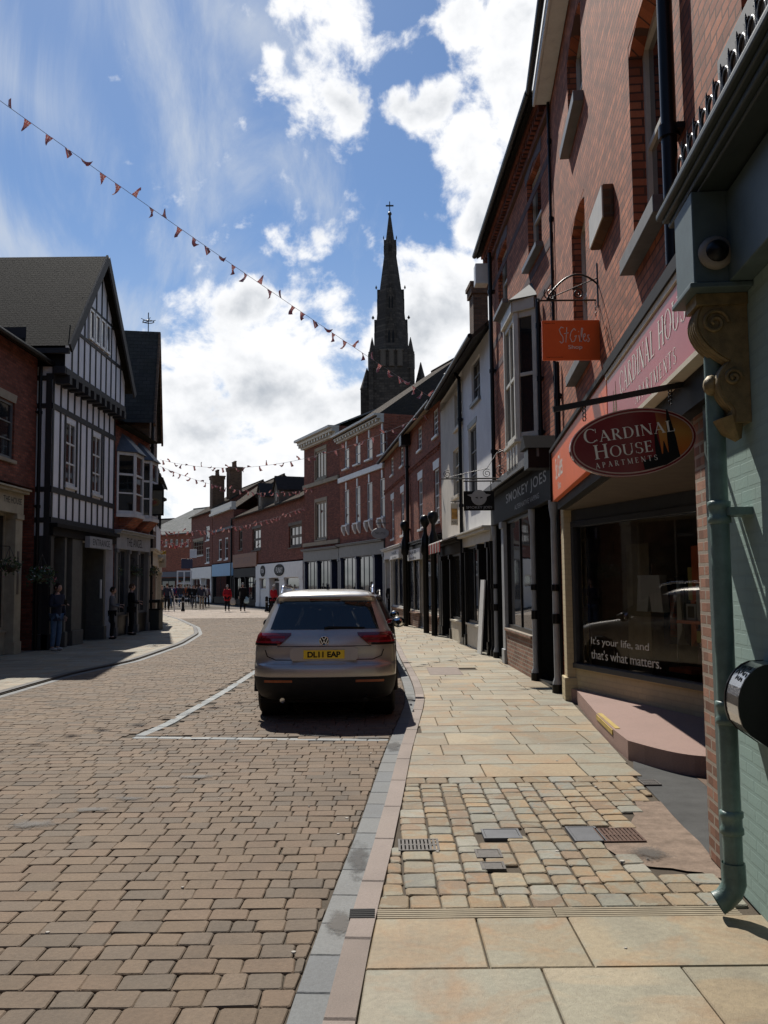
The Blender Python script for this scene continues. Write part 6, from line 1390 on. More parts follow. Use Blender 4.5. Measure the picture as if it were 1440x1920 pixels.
m = MB(); m.bar((-o_, -.2, ze-o_*s3-.08), (gm3, -.2, zr-.08), .08, .2); m.bar((K3.L+o_, -.2, ze-o_*s3-.08), (gm3, -.2, zr-.08), .08, .2); m.build('barge_boards', BR_BROWN, k3)
window(k3, (gm3-.6, gm3+.6, 4.0, 5.6), 2, 2, -.02, WHITE, GL, WHITE, None)
pipe(k3, .25, 0, ze, BLACK, .06, -.1)
shopfront(k3, .05, K3.L-.05, 3.1, [('pil', .5), ('win2', 3), ('door', 1.5), ('win', 2), ('pil', .5)], CREAM, fasc=.6, riser=.6, y=.1)
wv = empty('weathervane', P(278, 622, 35.6), 0, 'thin spiked weathervane with a ring on the slate ridge', 'weathervane')
m = MB(); m.tube([(0, 0, -.1), (0, 0, .8)], .022, 6); m.tube([(.22*math.cos(i*math.pi/8), .22*math.sin(i*math.pi/8), .42) for i in range(16)], .02, 5, closed=True, cap=False); m.bar((-.25, 0, .38), (.25, 0, .46), .02)
for a in range(4): m.bar((0, 0, .42), (.3*math.cos(a*1.57+.5), .3*math.sin(a*1.57+.5), .52), .02)
m.build('vane', IRON, wv)
K4 = Fac((-9.9, 38.3), (-10.75, 42.5)); k4 = K4.root('rendered_building', 'narrow white house with a mossy slate roof beyond the brown gable', 'building')
ze = P(297, 905, 41).z; ok = [K4.rect(291, 295, 895, 915), K4.rect(291, 297, 960, 985)]; ok = [(.7, 1.7, o[2], o[3]+.5) for o in ok]+[(2.5, 3.5, o[2], o[3]+.5) for o in ok]
mb = MB(); wall_front(mb, 0, K4.L, 2.9, ze, [], rev=.1); body(mb, K4.L, ze, 8, ze+2.2); mb.face([(0, .6, 0), (K4.L, .6, 0), (K4.L, .6, 2.9), (0, .6, 2.9)]); mb.build('wall', RENDER_W, k4)
for o in ok: window(k4, o, 1, 2, -.01, BLACK_M, GL, None, None, fw=.08)
pitched(k4, K4.L, ze, ze+2.3, 8, T_SLATE, .3)
shopfront(k4, .05, K4.L-.05, 2.9, [('pil', .5), ('win2', 3), ('door', 1.5), ('win', 2), ('pil', .5)], CREAM, fasc=.6, riser=.6, y=.1)
K5 = Fac((-10.9, 43), (-17.5, 56)); k5 = K5.root('brick_building', 'brick terrace partly hidden behind the white house, with a yellow lamp sign', 'building')
mb = MB(); wall_front(mb, 0, K5.L, 0, 6, [], rev=.1); body(mb, K5.L, 6, 9, 8.3); mb.build('wall', BR_DARK, k5); pitched(k5, K5.L, 6, 8.4, 9, T_SLATE, .3)
for i in range(5): window(k5, (1.2+i*2.7, 2.3+i*2.7, 3.7, 5.3), 1, 2, -.01, WHITE, GL, WHITE, None)
shopfront(k5, .05, K5.L-.05, 3.0, [('pil', .3), ('win2', 3), ('door', 1.2), ('pil', .3), ('win2', 3), ('door', 1.2), ('win', 2), ('pil', .3)], NAVY, fasc=.6, riser=.6, y=.1)
# --- signs, baskets and furniture on the left
ps, bo, (x0, x1, z0, z1) = hsign(270, 305, 920, 964, 32.5, 'pub_sign', 'square pub sign with a crest under a dark hood hanging from the left buildings', paint('pub_sign_green', (.14, .13, .09), .6), 914, -8.98, .04, BLACK_M)
m = MB(); xc, zc_ = (x0+x1)/2, (z0+z1)/2
m.lathe([(.24, -.05), (.26, -.045)], (xc, 0, zc_), 20, axis='y', M=Matrix.Diagonal((1, 1, .62))); m.build('crest', GOLD, bo); m = MB(); m.lathe([(.14, -.056), (.15, -.051)], (xc, 0, zc_), 16, axis='y', M=Matrix.Diagonal((1, 1, .6))); m.build('crest_centre', BR_DARK, bo)
m = MB(); m.prism([(x0-.06, z1+.05), (x1+.06, z1+.05), (x1+.0, z1+.22), (x0+.0, z1+.22)], -.12, .12); m.build('hood', BLACK_M, ps)
cs, bo, b4 = hsign(283, 311, 1040, 1064, 40., 'hanging_sign', 'cream rectangular sign hanging beyond the pub, above the crowd', CREAM, 1035, -10.2)
text('Tea Room', .5, .16, lambda x, y, d: ((b4[0]+b4[1])/2+x, -.027, (b4[2]+b4[3])/2+y), BLACK_M, bo)
cs, bo, b4 = hsign(300, 311, 1033, 1043, 46., 'hanging_sign', 'small yellow sign high behind the cream one', paint('yellow_sign', (.65, .42, .03), .5), None, None)
cs, bo, b4 = hsign(356, 369, 1030, 1046, 80., 'hanging_sign', 'white projecting sign on the distant brick house', WHITE, None, None)
cs, bo, b4 = hsign(340, 361, 1048, 1066, 76., 'hanging_sign', 'dark blue projecting sign above the distant crowd', NAVY, None, None)
LEAF = paint('dark_leaf', (.035, .065, .02), .6, 0, .5, 20, .2); LEAF2 = paint('mid_leaf', (.06, .10, .03), .6, 0, .5, 20, .2); PET = paint('white_petal', (.62, .60, .58), .7); PETP = paint('pink_petal', (.5, .16, .2), .7); SOIL = paint('moss_lining', (.05, .04, .025), .9)
def basket(px, py, D, r, label, petals, n=130):
    p_ = P(px, py, D); b_ = empty('hanging_basket', p_, 0, label, 'hanging basket', 'hanging baskets on the left shopfronts'); rd = random.Random(int(px))
    m = MB(); m.lathe([(.02, -r*.55), (r*.35, -r*.48), (r*.55, -r*.25), (r*.62, 0), (.02, .01)], (0, 0, 0), 12); m.build('bowl', SOIL, b_)
    m = MB(); m2 = MB()
    for i in range(n):
        th = rd.uniform(0, 6.28); ph = rd.uniform(-.9, 1.3); q = Vector((math.cos(th)*math.cos(ph), math.sin(th)*math.cos(ph), math.sin(ph)*.62))*r*rd.uniform(.6, 1.12)
        if rd.random() < .2: q.z -= r*.4
        t = Vector((rd.uniform(-1, 1), rd.uniform(-1, 1), rd.uniform(-1, 1))).normalized(); s_ = t.orthogonal().normalized(); w = r*rd.uniform(.12, .2); tgt = m2 if rd.random() < petals else m
        if tgt is m2: w *= .6
        tgt.face([q-t*w, q+s_*w*.5, q+t*w, q-s_*w*.5], rd.choice((0, 1)))
    m.build('foliage', [LEAF, LEAF2], b_); m2.build('flowers', [PET, PET if px > 100 else PETP], b_)
    m = MB()
    for a in range(3): m.tube([(r*.6*math.cos(a*2.09), r*.6*math.sin(a*2.09), 0), (0, 0, r*1.5)], .008, 4)
    m.tube([(0, 0, r*1.5), (-.5, 0, r*1.6)], .012, 4); m.build('chains', IRON, b_)
basket(78, 1078, 23.0, .36, 'full hanging basket with white flowers above the leaning man', .2, 260); basket(18, 1060, 21.0, .3, 'hanging basket with pink flowers by the cream shopfront', .2)
basket(215, 1070, 30.0, .3, 'dark green hanging basket left of three on the pub', .04); basket(251, 1070, 32.0, .3, 'dark green hanging basket in the middle of three on the pub', .04); basket(281, 1071, 34.0, .32, 'dark green hanging basket nearest the corner of the pub', .04)
pb = empty('litter_bin', (G(281, 1181).x, G(281, 1181).y, 0), 0, 'dark square litter bin at the corner of the pub', 'bin')
h_ = 1.15; m = MB(); m.box(-.42, .42, -.3, .3, 0, h_*.66); m.build('body', paint('dark_green_bin', (.02, .026, .022), .6), pb, bevel=.02); m = MB(); m.box(-.45, .45, -.33, .33, h_*.66, h_*.70); m.box(-.4, -.34, -.28, .28, h_*.7, h_*.9); m.box(.34, .4, -.28, .28, h_*.7, h_*.9); m.box(-.45, .45, -.33, .33, h_*.9, h_); m.build('lid', BLACK_M, pb, bevel=.01)
def bollard(px, py, label, h=.95):
    g_ = G(px, py); b_ = empty('bollard', g_, 0, label, 'bollard'); m = MB(); m.lathe([(.13, 0), (.13, .1), (.09, .16), (.085, h*.7), (.11, h*.74), (.085, h*.8), (.10, h*.88), (.09, h*.95), (.02, h)], (0, 0, 0), 12); m.build('post', BLACK, b_); m = MB(); m.lathe([(.087, h*.6), (.09, h*.61), (.09, h*.66), (.087, h*.67)], (0, 0, 0), 12); m.build('band', GREYL, b_)
bollard(343, 1146, 'dark bollard beside the small ladder board near the crowd')
bollard(500, 1147, 'dark bollard left of the person in red by the white shop')
g_ = G(525, 1149); bt = empty('bench', g_, 0, 'low dark bench beyond the parked car in front of the white shop', 'bench')
m = MB(); m.box(-.7, .7, -.2, .2, .42, .48); m.build('seat', BLACK_M, bt); m = MB(); m.box(-.7, .7, .18, .22, .55, .9); m.build('backrest', BLACK_M, bt)
for s in (-.6, .6): m = MB(); m.box(s-.05, s+.05, -.2, .22, 0, .42); m.box(s-.05, s+.05, .16, .22, .42, .9); m.build('leg', BLACK_M, bt)
ab = empty('a_board', G(335, 1146), .3, 'small open trestle board beside the bollard', 'board')
for s in (-1, 1):
    m = MB(); m.bar((-.28, s*.25, 0), (-.28, 0, 1.0), .05); m.bar((.28, s*.25, 0), (.28, 0, 1.0), .05)
    for z in (.2, .5, .8): m.bar((-.28, s*.25*(1-z), z), (.28, s*.25*(1-z), z), .04)
    m.build('trestle', WHITE, ab)
wf = empty('noticeboard', G(345, 1132), 0, 'tall white glazed display frame on the pavement behind the crowd', 'noticeboard')
q0, q1 = P(330, 1070, wf.location.y), P(355, 1098, wf.location.y); hw_ = (q1.x-q0.x)/2; m = MB()
for a in (-hw_, 0, hw_): m.box(a-.06, a+.06, -.05, .05, 0, q0.z)
for z in (.4, q0.z*.6, q0.z-.12): m.box(-hw_, hw_, -.045, .045, z, z+.12)
m.build('frame', WHITE, wf)
# plain unseen terraces added beside and behind the viewpoint to shade the street
def terrace(A, B, h, label, mat, name='brick_building'):
    F_ = Fac(A, B); r_ = F_.root(name, label, 'building'); n_ = max(2, int(F_.L/3)); ops = [((i+.5)*F_.L/n_-.5, (i+.5)*F_.L/n_+.5, z, z+1.7) for i in range(n_) for z in (4.2, 6.9) if z+2.2 < h]
    mb = MB(); wall_front(mb, 0, F_.L, 3.2, h, ops, rev=.12); body(mb, F_.L, h, 8, h+2.6); mb.face([(0, .6, 0), (F_.L, .6, 0), (F_.L, .6, 3.2), (0, .6, 3.2)]); mb.build('wall', mat, r_)
    for o in ops: window(r_, o, 2, 2, .1, WHITE, GL, WHITE, None, fw=.07)
    pitched(r_, F_.L, h+.03, h+2.8, 8, T_CLAY, .35, 0, gut=BLACK)
    k = max(1, int(F_.L/8)); shopfront(r_, .05, F_.L-.05, 3.2, [('pil', .5)]+[q for _ in range(k) for q in (('win2', 4), ('door', 1.4), ('win2', 4), ('pil', .5))], BLACK_M, fasc=.6, riser=.6, y=.1)
terrace((-9.5, -2.0), (-9.46, 11.9), 9.6, 'unseen brick terrace added for shade just outside the left edge of the view', BR_DARK)
terrace((-9.2, -20.0), (-9.5, -2.1), 8.8, 'unseen brown brick terrace added for shade behind the viewpoint on the left side', BR_BROWN)
terrace((2.6, -1.0), (3.2, -20.0), 9.4, 'unseen red brick terrace added for shade behind the viewpoint on the right pavement', BR_NEAR2)
terrace((5, -27), (-12, -26), 9.0, 'unseen brick buildings added for shade, closing the street far behind the viewpoint', BR_DARK)
# ------------------------------------------------------------ cars
LIGHTR = paint('red_lens', (.15, .006, .010), .12, 0, .15, 3, .0, .6, .6, streak=False); TYRE = paint('tyre_rubber', (.016, .016, .016), .8, streak=False); RIM = paint('alloy_rim', (.38, .38, .39), .3, .9, .1); PLAST = paint('grey_black_plastic', (.022, .022, .023), .6, 0, .2, 9, .2, .25, streak=False)
CHROME = paint('chrome', (.75, .76, .78), .08, 1, .02, 5, 0, streak=False); YPL = paint('yellow_plate', (.95, .68, .04), .5, 0, .05, 3, 0, streak=False); CGL = glass_dark('car_glass', (.012, .018, .018), .015, .9); AMB = paint('amber_lens', (.35, .08, .02), .15)
def carpaint(name, c, metal=.75, rough=.32):
    t = NT(name); n = t.noise(900, 2); f = t.noise(2.5, 5, .6)
    a = t.mix(t.rng(n, .4, .6), [q*.85 for q in c], [q*1.12 for q in c]); a = t.mix(t.rng(f, .5, .8, 0, .25), a, [q*.7 for q in c])
    t.col(a); t.b.inputs['Metallic'].default_value = metal; t.b.inputs['Roughness'].default_value = rough; t.b.inputs['Coat Weight'].default_value = .8; t.b.inputs['Coat Roughness'].default_value = .06; return t.m
SILV = carpaint('warm_silver_paint', (.50, .475, .43), .55, .33); DKP = carpaint('dark_metallic_paint', (.03, .018, .02))
def tabf(t): return interp(t)
def make_car(name, label, body_m, detailed=True, sc=1.0):
    c = empty(name, (0, 0, 0), 0, label, 'car')
    Wf = tabf([(.24, .78), (.30, .84), (.40, .885), (.55, .912), (.70, .918), (.85, .915), (.95, .90), (1.05, .875), (1.12, .85), (1.18, .82), (1.3, .775), (1.42, .725), (1.52, .675), (1.58, .635), (1.62, .575), (1.645, .47), (1.66, .30)])
    Rf = tabf([(.24, .30), (.30, .14), (.40, .05), (.5, .01), (.62, .0), (.70, .015), (.74, .075), (.80, .095), (.95, .10), (1.06, .125), (1.12, .17), (1.18, .215), (1.3, .30), (1.42, .385), (1.50, .43), (1.53, .40), (1.56, .36), (1.60, .40), (1.63, .52), (1.65, .80), (1.66, 1.2)])
    Ff = tabf([(.24, 4.2), (.3, 4.36), (.45, 4.45), (.7, 4.47), (.82, 4.42), (.93, 4.25), (.99, 3.95), (1.04, 3.55), (1.07, 3.35), (1.12, 3.25), (1.3, 2.92), (1.5, 2.5), (1.58, 2.3), (1.62, 2.12), (1.65, 1.85), (1.66, 1.6)])
    RC = lambda z: .30 if z < .75 else (.30-(z-.75)*.25 if z < 1.15 else .20)
    def pos(z, a, off=0.):
        """a: metres along the outline from the rear centre, positive to the right; corner then side"""
        w, r_, rc = Wf(z), Rf(z), RC(z); s = 1 if a >= 0 else -1; a = abs(a); fl = w-rc; ca = rc*math.pi/2
        if a <= fl: x, y, nx, ny = a, 0, 0, -1
        elif a <= fl+ca: t = (a-fl)/rc; x, y = fl+rc*math.sin(t), rc-rc*math.cos(t); nx, ny = math.sin(t), -math.cos(t)
        else: x, y, nx, ny = w, rc+(a-fl-ca), 1, 0
        y += .05*(min(a, fl)/max(fl, .01))**2
        if y > .8: x -= 0
        return Vector((s*(x+nx*off), r_+y+ny*off, z))
    zs = [.24, .27, .30, .35, .40, .47, .55, .62, .665, .70, .72, .74, .77, .80, .87, .95, 1.0, 1.06, 1.09, 1.12, 1.15, 1.18, 1.24, 1.3, 1.36, 1.42, 1.47, 1.50, 1.53, 1.56, 1.58, 1.60, 1.62, 1.635, 1.645, 1.655, 1.66]
    def ringpts(z):
        w, rc = Wf(z), RC(z); fl = w-rc; ca = rc*math.pi/2; aa = [fl*i/6 for i in range(7)]+[fl+ca*i/6 for i in range(1, 7)]
        h = [pos(z, a) for a in aa]; y0 = h[-1].y; y1 = Ff(z)-.35; side = []
        for i in range(1, 15): t = i/14; y = y0+(y1-y0)*t; x = w*(1-.02*max(0, t-.5)**2*4); side.append(Vector((x, y, z)))
        w2 = side[-1].x; fr = []
        for i in range(1, 7): t = i/6*math.pi/2; fr.append(Vector((w2*(1-.35*(1-math.cos(t))), y1+.35*math.sin(t), z)))
        fx = fr[-1].x
        for i in range(1, 5): fr.append(Vector((fx*(1-i/4), y1+.35+.04*(i/4), z)))
        right = h+side+fr; left = [Vector((-p.x, p.y, p.z)) for p in right[1:-1]]
        return right+left[::-1]
    rings = [ringpts(z) for z in zs]; n = len(rings[0]); mb = MB(); vs = [p for r_ in rings for p in r_]
    yr0, yf0 = .92, 3.60; Rw = .345
    fs = []
    for i in range(len(zs)-1):
        for j in range(n):
            k = (j+1) % n; q = [rings[i][j], rings[i][k], rings[i+1][k], rings[i+1][j]]; cen = sum(q, Vector())/4
            if cen.z < .75 and abs(cen.x) > .7 and min(math.hypot(cen.y-yr0, cen.z-.34), math.hypot(cen.y-yf0, cen.z-.34)) < .40: continue
            fs.append((i*n+j, i*n+k, (i+1)*n+k, (i+1)*n+j))
    mb.raw(vs, fs, 0, True); mb.face(rings[-1], 0, True); mb.face(rings[0][::-1], 0)
    mb.build('body', body_m, c)
    def patch(nm, zl, al, ar, mat, off=.004, k=24, parent=None, rows=8):
        """skin patch between z0..z1; al, ar functions of z giving outline positions"""
        m = MB(); z0, z1 = zl; g = []
        for i in range(rows+1):
            z = z0+(z1-z0)*i/rows; g.append([pos(z, al(z)+(ar(z)-al(z))*j/k, off) for j in range(k+1)])
        v = [p for r_ in g for p in r_]; m.raw(v, [(i*(k+1)+j, i*(k+1)+j+1, (i+1)*(k+1)+j+1, (i+1)*(k+1)+j) for i in range(rows) for j in range(k)], 0, True)
        return m.build(nm, mat, parent or c)
    fl = lambda z: Wf(z)-RC(z)
    # lower bumper and sills, black
    m = MB(); zz = [.24, .27, .30, .35, .40, .47, .53, .565]; g = [[p+Vector((math.copysign(.008, p.x) if abs(p.x) > .3 else 0, -.008 if p.y < 1 else (.008 if p.y > 4 else 0), 0)) for p in ringpts(z)] for z in zz]; f_ = []
    for i in range(len(zz)-1):
        for j in range(n):
            k = (j+1) % n; cen = (g[i][j]+g[i][k]+g[i+1][k]+g[i+1][j])/4
            if abs(cen.x) > .7 and min(math.hypot(cen.y-yr0, cen.z-.34), math.hypot(cen.y-yf0, cen.z-.34)) < .40: continue
            if 0.55 < cen.y < 3.9 and cen.z > .42: continue
            f_.append((i*n+j, i*n+k, (i+1)*n+k, (i+1)*n+j))
    m.raw([p for r_ in g for p in r_], f_, 0, True); m.build('bumper', PLAST, c)
    # wheels in their arches
    for (yy, sx) in ((yr0, 1), (yr0, -1), (yf0, 1), (yf0, -1)):
        m = MB(); m.lathe([(.20, -.11), (.30, -.115), (.335, -.09), (.345, -.04), (.345, .04), (.335, .09), (.30, .115), (.20, .11)], (sx*.79, yy, .345), 32, axis='x'); w_ = m.build('wheel', TYRE, c)
        m = MB(); m.lathe([(.225, .095*sx), (.215, .07*sx), (.05, .06*sx), (.045, .10*sx), (.001, .10*sx)], (sx*.79, yy, .345), 24, axis='x')
        for a in range(5): A_ = a*2*math.pi/5; m.bar((sx*.875, yy, .345), (sx*.885, yy+.21*math.cos(A_), .345+.21*math.sin(A_)), .055, .03, up=(1, 0, 0))
        m.build('rim', RIM, w_)
        m = MB(); m.tube([(sx*.915, yy+.40*math.cos(math.pi*i/16), .34+.40*math.sin(math.pi*i/16)) for i in range(17)], .028, 8); m.build('arch_trim', PLAST, c)
        m = MB(); m.tube([(sx*.50, yy, .345), (sx*.86, yy, .345)], .405, 24, cap=False); m.build('wheel_well', BLACK_M, c)
    # glass
    patch('rear_window', (1.155, 1.512), lambda z: -(.70-(z-1.155)*.30), lambda z: .70-(z-1.155)*.30, CGL, .005)
    for s in (-1, 1):
        def a0(z, s=s): return fl(z)+RC(z)*math.pi/2+.0+(0.0)
        def yto(z, y): return fl(z)+RC(z)*math.pi/2+(y-(Rf(z)+RC(z)))
        for (ya, yb, sl) in ((.72, 1.15, 1), (1.22, 2.0, 0), (2.07, 3.05, 2)):
            lo = (lambda z, ya=ya, sl=sl: yto(z, max(ya+(.35*(z-1.13)*1.2 if sl == 1 else 0), Rf(z)+RC(z)+.0))); hi = (lambda z, yb=yb, sl=sl: yto(z, yb-((z-1.13)*1.55 if sl == 2 else 0)))
            m = MB(); rows, k = 6, 8; g = []
            for i in range(rows+1):
                z = 1.13+(1.50-1.13)*i/rows; A0, A1 = lo(z), hi(z); g.append([(lambda p_: Vector((s*p_.x, p_.y, p_.z)))(pos(z, A0+(A1-A0)*j/k, .006)) for j in range(k+1)])
            m.raw([p for r_ in g for p in r_], [(i*(k+1)+j, i*(k+1)+j+1, (i+1)*(k+1)+j+1, (i+1)*(k+1)+j) for i in range(rows) for j in range(k)], 0, True); m.build('side_window', CGL, c)
    m = MB(); q = [(-.72, 3.27, 1.11), (.72, 3.27, 1.11), (.60, 2.50, 1.51), (-.60, 2.50, 1.51)]; m.face([(x, y+.10+.025, z+.012) for x, y, z in q]); m.build('windscreen', CGL, c)
    # tail lamps wrapping the corners
    for s in (-1, 1):
        m = MB(); rows, k = 6, 18; g = []
        for i in range(rows+1):
            z = .955+(1.115-.955)*i/rows; t = i/rows; inn = .40+(1-t)*.17+(.02 if t > .9 else 0); out = 1.16-.06*(1-t)
            g.append([(lambda p_: Vector((s*p_.x, p_.y, p_.z)))(pos(z, inn+(out-inn)*j/k, .014 if 0 < i < rows else .002)) for j in range(k+1)])
        m.raw([p for r_ in g for p in r_], [(i*(k+1)+j, i*(k+1)+j+1, (i+1)*(k+1)+j+1, (i+1)*(k+1)+j) for i in range(rows) for j in range(k)], 0, True); tl = m.build('tail_light', LIGHTR, c)
        m = MB()
        for (z0, z1, a_, b_) in ((.99, 1.012, .56, 1.02), (1.05, 1.075, .50, .80)):
            g = [[(lambda p_: Vector((s*p_.x, p_.y, p_.z)))(pos(z, a_+(b_-a_)*j/10, .017)) for j in range(11)] for z in (z0, z1)]
            m.raw([p for r_ in g for p in r_], [(j, j+1, 12+j, 11+j) for j in range(10)], 0, True)
        m2_ = MB(); g = [[(lambda p_: Vector((s*p_.x, p_.y, p_.z)))(pos(z, .60+(.5)*j/10, .0155)) for j in range(11)] for z in (.96, .985)]; m2_.raw([p for r_ in g for p in r_], [(j, j+1, 12+j, 11+j) for j in range(10)], 0, True); m2_.build('lamp_base', BLACK, tl)
        m.build('light_guide', paint('bright_lens', (.38, .02, .03), .1), tl)
        m = MB(); g = [[(lambda p_: Vector((s*p_.x, p_.y, p_.z)))(pos(z, .40+(.36)*j/10, .012)) for j in range(11)] for z in (.50, .53)]; m.raw([p for r_ in g for p in r_], [(j, j+1, 12+j, 11+j) for j in range(10)], 0, True); m.build('reflector', AMB, c)
        m = MB(); m.tube([(s*.62, 1.0, 1.655), (s*.625, 1.05, 1.70), (s*.625, 1.3, 1.715), (s*.62, 2.2, 1.70), (s*.60, 2.45, 1.66), (s*.60, 2.5, 1.62)], .018, 8); m.tube([(s*.62, .85, 1.60), (s*.62, 1.0, 1.66)], .02, 8); m.build('roof_rail', CHROME if name == 'parked_car' and detailed else BLACK, c)
        m = MB(); m.ball((s*1.02, 2.92, 1.12), .11, .075, .085, 14); m.bar((s*.86, 2.95, 1.08), (s*1.0, 2.92, 1.10), .06, .04); mr = m.build('mirror', BLACK, c)
        m = MB(); m.lathe([(.001, 0), (.085, 0), (.085, .004)], (s*1.02, 2.853, 1.12), 16, axis='y', M=Matrix.Diagonal((1, 1, .75))); m.build('mirror_glass', CHROME, mr)
        m = MB(); m.tube([(s*.52, .10, .30), (s*.52, -.0, .285)], .032, 12); m.tube([(s*.52, -.006, .285), (s*.52, .03, .285)], .036, 12, cap=False); m.build('exhaust', CHROME if s < 0 else BLACK, c)
        for yh in (1.35, 2.25): m = MB(); m.box(s*.925-.012, s*.925+.012, yh, yh+.2, .93, .955); m.build('door_handle', body_m, c)
    # tailgate: seam, plate recess, badge, wiper, aerial, spoiler brake light
    m = MB()
    seam = [(.72, 1.11), (.76, .95), (.80, .88)]
    path = [pos(.775, a, .002) for a in (-.62, -.4, -.2, 0, .2, .4, .62)]; path = [pos(.90, -.76, .002), pos(.82, -.73, .002)]+path+[pos(.82, .73, .002), pos(.90, .76, .002)]
    m.tube(path, .006, 5); m.tube([pos(.945, a, .001) for a in (-.60, -.3, 0, .3, .60)], .005, 5); m.build('shut_line', BLACK_M, c)
    m = MB(); w_ = .40; m.prism([(-w_, .765), (w_, .765), (w_+.03, .80), (w_+.03, .90), (w_-.01, .935), (-w_+.01, .935), (-w_-.03, .90), (-w_-.03, .80)], .080, .094); m.build('plate_recess', paint('silver_plate_surround', (.42, .43, .45), .3, .5, .05), c)
    m = MB(); m.box(-.26, .26, .064, .0795, .79, .90); np = m.build('number_plate', YPL, c, bevel=.003)
    if detailed: text('DL11 EAP', .42, .074, lambda x, y, d: (x, .0632, .845+y), BLACK, np, offset=.04, space=.96)
    m = MB(); bc = Vector((0, .087, 1.015)); M_ = Matrix.Rotation(-.12, 4, 'X')
    if detailed:
        m.tube([bc+Vector((.056*math.cos(i*math.pi/14), 0, .056*math.sin(i*math.pi/14))) for i in range(28)], .006, 6, closed=True, cap=False)
        for pts in ([(-.026, .047), (0, .006), (.026, .047)], [(-.047, .028), (-.022, -.040), (0, -.004), (.022, -.040), (.047, .028)]):
            for a, b in zip(pts, pts[1:]): m.bar(bc+Vector((a[0], 0, a[1])), bc+Vector((b[0], 0, b[1])), .010, .008, up=(0, 1, 0))
        m.build('badge', CHROME, c); m = MB(); m.lathe([(.001, .0), (.05, .0), (.055, .004)], bc+Vector((0, .002, 0)), 20, axis='y'); m.build('badge_disc', BLACK, c)
    m = MB(); m.tube([pos(1.168, .0, .02), pos(1.185, .06, .03), pos(1.175, .5, .025)], [.016, .010, .006], 6); m.tube([pos(1.165, .1, .012), pos(1.172, .52, .012)], .007, 5); m.build('wiper', BLACK, c)
    patch('spoiler_lip', (1.515, 1.565), lambda z: -.60, lambda z: .60, body_m, .035, rows=3); 
    m = MB(); g = [pos(1.532, a, .040) for a in (-.2, .2)]; m.bar(g[0], g[1], .012, .02); m.build('brake_light', LIGHTR, c)
    m = MB(); m.prism([(.95, 1.66), (1.10, 1.66), (1.04, 1.72), (.99, 1.72)], -.015, .015, 'x'); m.build('aerial_fin', BLACK, c)
    m = MB(); m.box(-.85, .85, .45, 4.1, .20, .26); m.box(-.6, .6, .3, .5, .22, .3); m.build('underbody', BLACK_M, c)
    # seats seen through the glass stay hidden behind the dark glass
    return c
ca = make_car('parked_car', 'warm silver family car parked by the kerb with a yellow rear number plate', SILV)
qa = P(607, 1250, 11.25); ca.location = (qa.x, 11.25, ROADZ); ca.rotation_euler.z = R(.6)
cb2 = make_car('parked_car', 'dark car parked nose to tail in front of the silver car, mostly hidden', DKP, detailed=False)
cb2.location = (-.66, 17.2, ROADZ); cb2.rotation_euler.z = R(2.0); cb2.scale = (.95, .92, .93)
for o_ in (ca, cb2): o_['group'] = 'cars parked along the kerb'
# ------------------------------------------------------------ people
SKIN = paint('skin', (.50, .30, .22), .55, 0, .1, 8, .05, streak=False)
def cloth(name, c): return paint('cloth_'+name, c, .9, 0, .25, 7, .3, .2, streak=False)
def skin_mesh(name, pts, edges, radii, mat, parent, root=0, sub=1, squash=None):
    me = bpy.data.meshes.new(name); me.from_pydata([tuple(p) for p in pts], edges, []); o = bpy.data.objects.new(name, me); COL.objects.link(o)
    md = o.modifiers.new('s', 'SKIN'); md.use_smooth_shade = True
    for i, r_ in enumerate(radii): v = me.skin_vertices[0].data[i]; v.radius = r_ if isinstance(r_, tuple) else (r_, r_); v.use_root = (i == root)
    o.modifiers.new('b', 'SUBSURF').levels = sub
    dg = bpy.context.evaluated_depsgraph_get(); m2 = bpy.data.meshes.new_from_object(o.evaluated_get(dg)); bpy.data.objects.remove(o); bpy.data.meshes.remove(me)
    m2.name = name; m2.materials.clear(); m2.materials.append(mat); m2.polygons.foreach_set('use_smooth', [True]*len(m2.polygons))
    o = bpy.data.objects.new(name, m2); COL.objects.link(o); o.parent = parent; return o
def join_into(o, mb):
    bm = bmesh.new(); bm.from_mesh(o.data); base = [bm.verts.new(v) for v in mb.v]
    for f in mb.f:
        try: q = bm.faces.new([base[i] for i in f]); q.smooth = True
        except ValueError: pass
    bmesh.ops.recalc_face_normals(bm, faces=bm.faces); bm.to_mesh(o.data); bm.free()
